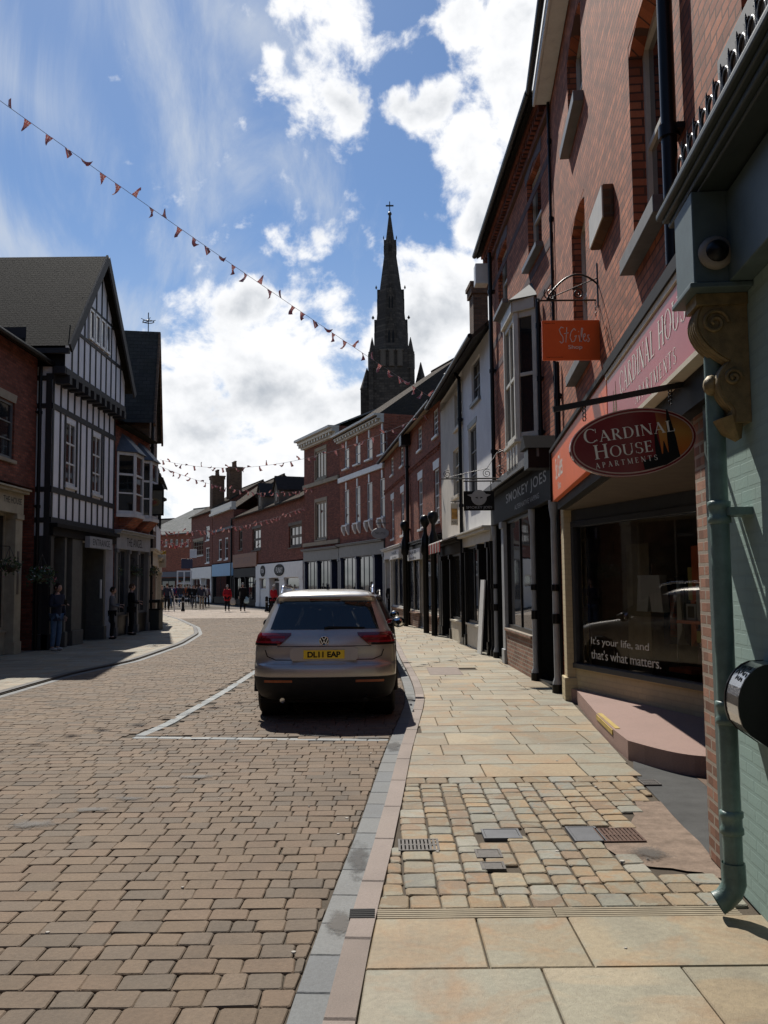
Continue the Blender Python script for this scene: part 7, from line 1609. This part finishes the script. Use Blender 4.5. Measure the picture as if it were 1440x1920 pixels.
def person(loc, face, label, top, legs_m, shoe, hair_m, h=1.72, pose='stand', coat=0., arms='down', hat=None, group=None, bald=False, sk=SKIN, stride=.0, fat=1.0, lean=0.):
    """face: heading angle; the figure looks along its local -y"""
    k = h/1.75; r_ = empty('person', loc, face, label, 'person', group)
    hip, kn, an = .93, .50, .09; sh = 1.43; st = stride
    L = {}
    def V(x, y, z): return Vector((x, y-lean*(z/1.4)**2, z))*k
    P_ = [V(0, 0, hip), V(0, .0, 1.12), V(0, .0, 1.32), V(0, .01, 1.47), V(0, -.01, 1.56),   # 0 pelvis 1 waist 2 chest 3 neck base 4 neck
          V(-.09, 0, hip-.04), V(-.10, -.02-st*.5, kn), V(-.10, .02-st, an), V(-.10, -.12-st, .035), V(.09, 0, hip-.04), V(.10, -.02+st*.5, kn), V(.10, .03+st, an+st*.1), V(.10, -.10+st, .035)]
    if arms == 'down': A = [((-.19, 0, sh), (-.25, .03, 1.15), (-.24, -.05, .90)), ((.19, 0, sh), (.25, .03, 1.15), (.24, -.05, .90))]
    elif arms == 'front': A = [((-.19, 0, sh), (-.25, -.02, 1.15), (-.10, -.24, 1.10)), ((.19, 0, sh), (.25, -.02, 1.15), (.10, -.26, 1.16))]
    elif arms == 'phone': A = [((-.19, 0, sh), (-.24, -.03, 1.16), (-.06, -.26, 1.20)), ((.19, 0, sh), (.25, .03, 1.15), (.24, -.06, .90))]
    else: A = [((-.19, 0, sh), (-.26, .05, 1.16), (-.26, -.10, .95)), ((.19, 0, sh), (.26, -.05, 1.16), (.26, -.16, 1.0))]
    Ai = []
    for a in A:
        b = len(P_); P_ += [V(*q) for q in a]; Ai.append(b)
    E_ = [(0, 1), (1, 2), (2, 3), (3, 4), (0, 5), (5, 6), (6, 7), (7, 8), (0, 9), (9, 10), (10, 11), (11, 12), (2, Ai[0]), (Ai[0], Ai[0]+1), (Ai[0]+1, Ai[0]+2), (2, Ai[1]), (Ai[1], Ai[1]+1), (Ai[1]+1, Ai[1]+2)]
    rb = [(.13, .10), (.115, .09), (.135, .10), (.06, .06), (.052, .055), (.08, .085), (.052, .055), (.036, .04), (.035, .03), (.08, .085), (.052, .055), (.036, .04), (.035, .03)]+[(.05, .05), (.038, .038), (.026, .026)]*2
    body_ = skin_mesh('body', P_, E_, [(a*k, b*k) for a, b in rb], sk, r_, 0, 1)
    hd = V(0, -.02, 1.655); m = MB(); vs = []; nn = 14
    for i in range(11):
        th = math.pi*i/10; z = math.cos(th)
        for j in range(nn):
            a = 2*math.pi*j/nn; rr = math.sin(th); x = .076*rr*math.cos(a)*(1-.18*max(0, -z)); y = .098*rr*math.sin(a)-(.012 if (math.sin(a) < -.7 and -.7 < z < -.2) else 0)
            if -.25 < z < .15 and math.sin(a) < -.97: y -= .022
            vs.append(hd+Vector((x, y, .125*z))*k)
    m.raw(vs, [(i*nn+j, (i+1)*nn+j, (i+1)*nn+(j+1) % nn, i*nn+(j+1) % nn) for i in range(10) for j in range(nn)], 0, True)
    for s in (-1, 1): m.ball(hd+Vector((s*.078, .005, -.005))*k, .014*k, .022*k, .034*k, 8)
    # hands: palm, four fingers of unequal length, and a thumb from the side of the palm
    for si, b in enumerate(Ai):
        w = P_[b+2]; d = (P_[b+2]-P_[b+1]).normalized(); sd = Vector((1 if si else -1, 0, 0)); side = (Vector((0, -1, 0)) if abs(d.y) < .7 else Vector((-sd.x, 0, 0))); side = (side-d*side.dot(d)).normalized(); nrm = d.cross(side)
        pc = w+d*.05*k; m.ball(pc, .018*k, .04*k, .048*k, 8, M=Matrix((nrm, side, d)).transposed())
        for q, (o_, ln_) in enumerate(((-.027, .062), (-.009, .078), (.010, .082), (.028, .074))):
            s0 = pc+d*.035*k+side*o_*k; m.tube([s0, s0+d*ln_*.5*k+nrm*.006*k, s0+d*ln_*.85*k+nrm*.022*k*(1 if si else -1), s0+d*ln_*.95*k+nrm*.035*k*(1 if si else -1)], [.0095*k, .009*k, .008*k, .005*k], 6)
        t0 = pc-d*.01*k+side*.034*k; m.tube([t0, t0+side*.026*k+d*.022*k, t0+side*.030*k+d*.052*k], [.011*k, .010*k, .007*k], 6)
    join_into(body_, m)
    f_ = fat; co = coat
    tp = [P_[0]+Vector((0, 0, .0)), P_[1], P_[2], V(0, .0, 1.44)]+[P_[b+i] for b in Ai for i in range(3)]
    te = [(0, 1), (1, 2), (2, 3), (2, 4), (4, 5), (5, 6), (2, 7), (7, 8), (8, 9)]; tr = [(.165*f_, .125*f_), (.155*f_, .12*f_), (.165*f_, .125*f_), (.085, .08), (.075, .075), (.06, .06), (.045, .045), (.075, .075), (.06, .06), (.045, .045)]
    if co: tp.append(V(0, 0, hip-co)); te.append((0, len(tp)-1)); tr.append((.19*f_, .14*f_))
    else: tp.append(V(0, 0, hip-.10)); te.append((0, len(tp)-1)); tr.append((.165*f_, .125*f_))
    skin_mesh('coat' if co else 'jacket', tp, te, [(a*k, b*k) for a, b in tr], top, r_, 0, 1)
    lp = [V(0, 0, hip)]+P_[5:8]+P_[9:12]; le = [(0, 1), (1, 2), (2, 3), (0, 4), (4, 5), (5, 6)]; lr = [(.13*f_, .105*f_), (.098*f_, .098), (.072, .072), (.058, .058)]+[(.098*f_, .098), (.072, .072), (.058, .058)]
    skin_mesh('trousers', lp, le, [(a*k, b*k) for a, b in lr], legs_m, r_, 0, 1)
    for i in (7, 11): m = MB(); a = P_[i]; m.ball(a+Vector((0, -.05, -.045))*k, .048*k, .135*k, .045*k, 10); m.build('shoe', shoe, r_)
    if not bald:
        m = MB(); vs = []
        for i in range(7):
            th = math.pi*.62*i/6
            for j in range(nn): a = 2*math.pi*j/nn; cut = 1 if math.sin(a) > -.55 or i < 3 else .55; t2 = th*cut; vs.append(hd+Vector((.086*math.sin(t2)*math.cos(a), .108*math.sin(t2)*math.sin(a)+.006, .135*math.cos(t2)))*k)
        m.raw(vs, [(i*nn+j, (i+1)*nn+j, (i+1)*nn+(j+1) % nn, i*nn+(j+1) % nn) for i in range(6) for j in range(nn)], 0, True); m.build('hair', hair_m, r_)
    m = MB()
    for s in (-1, 1): m.ball(hd+Vector((s*.030, -.088, .012))*k, .009*k, .006*k, .006*k, 6)
    m.bar(hd+Vector((-.022, -.093, -.062))*k, hd+Vector((.022, -.093, -.062))*k, .005*k, .006*k); m.build('face_features', paint('dark_features', (.06, .03, .025), .5), r_)
    if hat: m = MB(); m.lathe([(.105*k, .02*k), (.10*k, .07*k), (.07*k, .12*k), (.01*k, .14*k)], hd, 14); m.build('hat', hat, r_)
    return r_, hd, P_, Ai
NVY = cloth('navy', (.03, .035, .055)); BLK = cloth('black', (.012, .012, .013)); DEN = cloth('denim', (.09, .15, .24)); DGREY = cloth('dark_grey', (.05, .05, .055)); LGREY = cloth('grey', (.16, .165, .17)); REDJ = cloth('red', (.42, .02, .03)); BEIGE = cloth('beige', (.34, .28, .2)); PALEB = cloth('pale_blue', (.25, .32, .36)); ORJ = cloth('rust', (.32, .09, .03)); WHC = cloth('white', (.55, .54, .5))
HD = cloth('dark_hair', (.025, .018, .012)); HB = cloth('brown_hair', (.09, .05, .028)); HG = cloth('grey_hair', (.32, .31, .30)); HBl = cloth('fair_hair', (.30, .21, .11)); SHW = cloth('pale_shoe', (.45, .45, .43))
def foot(px, py): g_ = G(px, py); return (g_.x, g_.y, 0)
fx, fy = -8.72, 23.6
man, hd, Pm, Am = person((fx, fy, 0), R(65), 'man in dark jacket and jeans leaning by the dark posts looking at his phone', NVY, DEN, SHW, HD, 1.76, arms='phone', bald=False, lean=.03)
m = MB(); w = Pm[Am[0]+2]; m.box(w.x-.035, w.x+.035, w.y-.12, w.y-.10, w.z-.0, w.z+.14); ph = m.build('phone', BLACK, None); ph.location = man.location; ph.rotation_euler = man.rotation_euler; tag(ph, 'small black phone held by the man leaning at the left', 'phone')
person((-8.70, 28.4, 0), R(100), 'woman in a long grey coat standing against the pub front', LGREY, BLK, BLK, HD, 1.64, coat=.42, arms='front')
person((-8.72, 30.6, 0), R(120), 'person in dark clothes standing in the pub doorway beyond the grey coat', BLK, BLK, BLK, HB, 1.74, arms='front')
person(foot(734, 1160), R(160), 'balding man in a dark jacket walking just beyond the silver car', BLK, BLK, BLK, HG, 1.70, arms='walk', stride=.18, bald=True)
rp_, hd, Pr, Ar = person(foot(426, 1146), R(185), 'person in a puffy red coat walking away down the middle of the street', REDJ, BLK, BLK, HG, 1.66, coat=.25, arms='walk', stride=.14, fat=1.35)
bp_, hd, Pb, Ab = person(foot(455, 1146), R(180), 'white-haired person in black beside the red coat carrying a pale blue bag', BLK, BLK, BLK, HG, 1.78, coat=.1, arms='down', stride=.12, fat=1.15)
m = MB(); w = bp_.matrix_basis @ (Pb[Ab[0]+2]); m.lathe([(.06, -.02), (.15, -.12), (.17, -.34), (.10, -.42), (.01, -.43)], (0, 0, 0), 10, M=Matrix.Diagonal((1, .6, 1))); m.tube([(-.04, 0, -.03), (0, 0, .04), (.04, 0, -.03)], .008, 5); bg_ = m.build('carrier_bag', paint('pale_blue_plastic', (.40, .60, .68), .4), None); bg_.location = (bp_.location.x+.25, bp_.location.y-.05, w.z); tag(bg_, 'pale blue carrier bag hanging from the hand of the person in black', 'bag')
m = MB(); m.lathe([(.08, 0), (.17, -.12), (.18, -.34), (.12, -.42), (.01, -.43)], (0, 0, 0), 10, M=Matrix.Diagonal((1, .6, 1))); m.tube([(-.04, 0, -.0), (0, 0, .06), (.04, 0, -.0)], .008, 5); b2 = m.build('carrier_bag', WHC, None); b2.location = (bp_.location.x-.95, bp_.location.y, .72); b2.location = (rp_.location.x+.36, rp_.location.y-.05, .82); tag(b2, 'pale bag hanging beside the red coat', 'bag')
person(foot(513, 1150), R(150), 'person in a bright red top and pale hat beyond the parked car', REDJ, BLK, BLK, HG, 1.62, arms='walk', stride=.1, hat=WHC)
crowd = [(297, 1139, BLK, DGREY, HB, 1.72, 180, 'in black at the left end of the crowd'), (308, 1135, REDJ, BLK, HD, 1.62, 200, 'short and in red behind the olive jacket'), (339, 1138, DGREY, DEN, HBl, 1.75, 10, 'in dark grey and jeans left of the bollard'), (378, 1142, NVY, BEIGE, HG, 1.68, 190, 'in navy and beige nearest us on the right of the crowd'), (318, 1140, WHC, DEN, HD, 1.66, 180, 'in a white top and jeans next to the tall navy coat'), (361, 1133, PALEB, BLK, HD, 1.63, 10, 'in pale blue between two dark coats'), (290, 1142, PALEB, DGREY, HG, 1.68, 200, 'in a pale blue-grey top nearest the litter bin'), (303, 1144, cloth('olive', (.09, .09, .05)), BEIGE, HBl, 1.66, 20, 'in an olive jacket and beige trousers'), (313, 1145, NVY, BLK, HB, 1.8, 190, 'tall in a navy coat near the left kerb'),
         (322, 1137, cloth('royal', (.03, .05, .14)), BLK, HD, 1.7, 170, 'in a royal blue coat behind the navy one'), (334, 1134, cloth('purple', (.06, .03, .08)), BLK, HD, 1.72, 190, 'in a dark purple coat'), (346, 1132, ORJ, DGREY, HBl, 1.7, 180, 'in a rust jacket behind the bollard'),
         (356, 1134, BLK, BLK, HD, 1.68, 20, 'in black to the right of the rust jacket'), (364, 1141, BLK, LGREY, HD, 1.7, 0, 'in a black top and light trousers walking towards us'), (374, 1133, DGREY, BLK, HD, 1.74, 180, 'in dark grey at the centre of the street'), (383, 1138, WHC, BLK, HD, 1.66, 190, 'in a pale top at the right end of the crowd'),
         (388, 1137, cloth('mauve', (.2, .13, .15)), BLK, HB, 1.64, 170, 'in a mauve jacket at the far right of the crowd'), (328, 1131, REDJ, BLK, HB, 1.66, 180, 'in red deep in the crowd'), (351, 1130, DGREY, BLK, HB, 1.75, 200, 'in dark grey deep in the crowd behind the rust jacket'), (369, 1131, NVY, DEN, HB, 1.7, 170, 'in navy and jeans behind the black top')]
for px_, py_, t_, l_, hr, hh_, an_, lb in crowd:
    person(foot(px_, py_), R(an_), 'small distant person '+lb, t_, l_, BLK, hr, hh_, arms='walk', stride=.16, coat=.12 if hh_ > 1.73 else 0, group='people walking in the far street')
# ------------------------------------------------------------ bunting
def translucent(m):
    t = m.node_tree; b_ = t.nodes['Principled BSDF']; o_ = t.nodes['Material Output']; tr = t.nodes.new('ShaderNodeBsdfTranslucent'); mx = t.nodes.new('ShaderNodeMixShader'); mx.inputs[0].default_value = .2
    if b_.inputs['Base Color'].is_linked: t.links.new(b_.inputs['Base Color'].links[0].from_socket, tr.inputs[0])
    t.links.new(b_.outputs[0], mx.inputs[1]); t.links.new(tr.outputs[0], mx.inputs[2]); t.links.new(mx.outputs[0], o_.inputs[0])
FN, FR, FW = paint('bunting_navy', (.04, .045, .11), .8, 0, .1, 5, 0, streak=False), paint('bunting_red', (.55, .07, .035), .8, 0, .1, 5, 0, streak=False), paint('bunting_white', (.66, .63, .60), .8, 0, .05, 5, 0, streak=False)
for fm__ in (FN, FR, FW):
    b_ = fm__.node_tree.nodes['Principled BSDF']; b_.inputs['Specular IOR Level'].default_value = .2; translucent(fm__)
FR2 = paint('bunting_sunlit_red', (.45, .14, .13), .8, 0, .15, 5, 0, streak=False); translucent(FR2)  # pinker red: sun shining through the cloth is put into the colour
def pennant(i, size):
    """a flag triangle, blown about: bands of navy, white and red"""
    rd = random.Random(i*17+3); m = MB(); sw = rd.uniform(-2.6, 2.9) if i % 3 else rd.uniform(-.5, .5); curl = rd.uniform(-1.2, 1.2); K = 10
    xs = [-.5, -.36, -.20, -.14, .14, .20, .36, .5]; cols = [0, 1, 2, 1, 2, 1, 0]
    def pt(u, v):
        w = (1-v); x = u*w*size*.62; ang_ = sw+curl*v+.25*math.sin(u*6+i); r_ = v*size
        return (x+size*.12*math.sin(i+v*3)*v, math.sin(ang_)*r_*.9+.10*size*math.sin(u*5+i)*v, -math.cos(ang_)*r_)
    for j in range(K):
        v0, v1 = j/K, (j+1)/K
        for q in range(7):
            c_ = cols[q]
            if j == 3 and c_ != 1: c_ = 1
            elif j in (2, 4) and c_ == 0: c_ = 2
            m.face([pt(xs[q], v0), pt(xs[q+1], v0), pt(xs[q+1], v1), pt(xs[q], v1)], c_, True)
    return m
def bunting(a, b, sag, n, size, label, group='strings of flag bunting across the street', t0=.0, t1=1.):
    a, b = Vector(a), Vector(b); r_ = empty('bunting', a, 0, label, 'bunting', group); pt = lambda t: a.lerp(b, t)+Vector((0, 0, -4*sag*t*(1-t)))
    m = MB(); m.tube([pt(i/40)-a for i in range(41)], .006, 4); m.build('cord', paint('bunting_cord', (.25, .25, .26), .8), r_)
    d = (b-a).normalized(); rz = math.atan2(d.y, d.x); lib = {}
    for i in range(n):
        t = t0+(t1-t0)*(i+.5+.08*math.sin(i*2.3))/n; key = i % 9
        if key not in lib:
            o = pennant(key+int(sag*7), size).build('pennant', [FN, FR, FW] if size > .27 else [FR2, FR2, FW], r_); lib[key] = o
        else: o = lib[key].copy(); COL.objects.link(o); o.parent = r_
        p = pt(t)-a; dd = (pt(min(1, t+.01))-pt(t-.01)).normalized(); o.location = p; o.rotation_euler = (0, -math.asin(max(-1, min(1, dd.z))), rz+.3*math.sin(i*1.7))
bunting(P(-40, 160, 17.5), P(812, 748, 30.5), .12, 36, .27, 'longest bunting, dropping from the top left sky to the cream building eaves')
bunting(P(300, 862, 42), P(828, 762, 30.5), 1.1, 34, .22, 'bunting rising from the left rooftops to the Georgian eaves on the right')
bunting(P(300, 874, 43), P(585, 916, 56), .7, 34, .24, 'string of pennants crossing in front of the two chimneys')
bunting(P(296, 996, 44), P(572, 950, 57), .5, 40, .25, 'string of pennants across the far brick fronts below the dormers')
bunting(P(290, 1006, 50), P(358, 1008, 92), .6, 26, .30, 'far string of pennants above the crowd at the end of the street')
# ------------------------------------------------------------ litter and marks on the paving
mb = MB(); rd = random.Random(5); GUM = paint('pale_gum_spot', (.42, .39, .34), .8)
for i in range(70):
    x, y = rd.uniform(-5, 2), rd.uniform(2.2, 12); z = (ROADZ+.0045) if x < xkr(y)-.3 else .0045
    if xkr(y)-.35 < x < xkr(y)+.05 or x > xface(y)-.2: continue
    r_ = rd.uniform(.006, .018); mb.lathe([(r_, z-.006), (r_*.8, z), (.001, z+.001)], (x, y, 0), 7)
o = fast_build(mb, 'dropped_specks', GUM, 'stuff')
STN = flat('oil_stain', (.035, .03, .026), .6, 14, .4)
def stain_shadow_mat(name, c, seed):
    t = NT(name); t.b.inputs['Base Color'].default_value = (*c, 1); t.b.inputs['Roughness'].default_value = .7
    uv = t.n('ShaderNodeUVMap'); ln_ = t.n('ShaderNodeVectorMath', operation='LENGTH'); t.l(uv.outputs[0], ln_.inputs[0])
    nn_ = t.noise(7, 7, .7); n2 = t.noise(60, 4, .7)
    v = t.math('ADD', t.math('SUBTRACT', .75, ln_.outputs['Value']), t.math('MULTIPLY', t.math('SUBTRACT', nn_, .5), 1.6))
    v = t.math('ADD', v, t.math('MULTIPLY', t.math('SUBTRACT', n2, .5), .9))
    tr = t.n('ShaderNodeBsdfTransparent'); mx = t.n('ShaderNodeMixShader'); t.l(t.rng(v, .05, .5, 0, .8), mx.inputs[0]); t.l(tr.outputs[0], mx.inputs[1]); t.l(t.b.outputs[0], mx.inputs[2]); t.l(mx.outputs[0], t.o.inputs[0]); return t.m
STM = stain_shadow_mat('wet_stain_and_shadow', (.022, .02, .018), 1); STP = stain_shadow_mat('dirt_stain_and_shadow', (.06, .05, .04), 2)  # shared by real stains and the painted flag shadows
k_ = 0
def stain(px, py, rx, ry, mat, z):
    global k_
    g_ = G(px, py, z); mb = MB(); n = 20; k_ += 1
    mb.face([(g_.x+rx*math.cos(i*2*math.pi/n), g_.y+ry*math.sin(i*2*math.pi/n), z+.0007*k_*.3) for i in range(n)], uv=[(math.cos(i*2*math.pi/n), math.sin(i*2*math.pi/n)) for i in range(n)])
    o = mb.build('paving_stain_and_shadow', mat); o['kind'] = 'structure'
stain(672, 1612, .10, .55, STM, ROADZ+.009); stain(738, 1398, .12, .5, STM, ROADZ+.009); stain(768, 1310, .10, .6, STM, ROADZ+.009); stain(640, 1730, .12, .3, STP, ROADZ+.009)
stain(370, 1456, .22, .12, STP, ROADZ+.008); stain(305, 1475, .2, .1, STP, ROADZ+.008); stain(245, 1497, .22, .1, STM, ROADZ+.008); stain(170, 1518, .22, .1, STP, ROADZ+.008); stain(62, 1545, .3, .15, STP, ROADZ+.008)  # cast shadows of bunting flags, painted on the road as a row of dark spots
stain(600, 1378, .4, .12, STM, ROADZ+.008); stain(690, 1383, .3, .12, STM, ROADZ+.008); stain(1215, 1600, .2, .2, STP, .004);
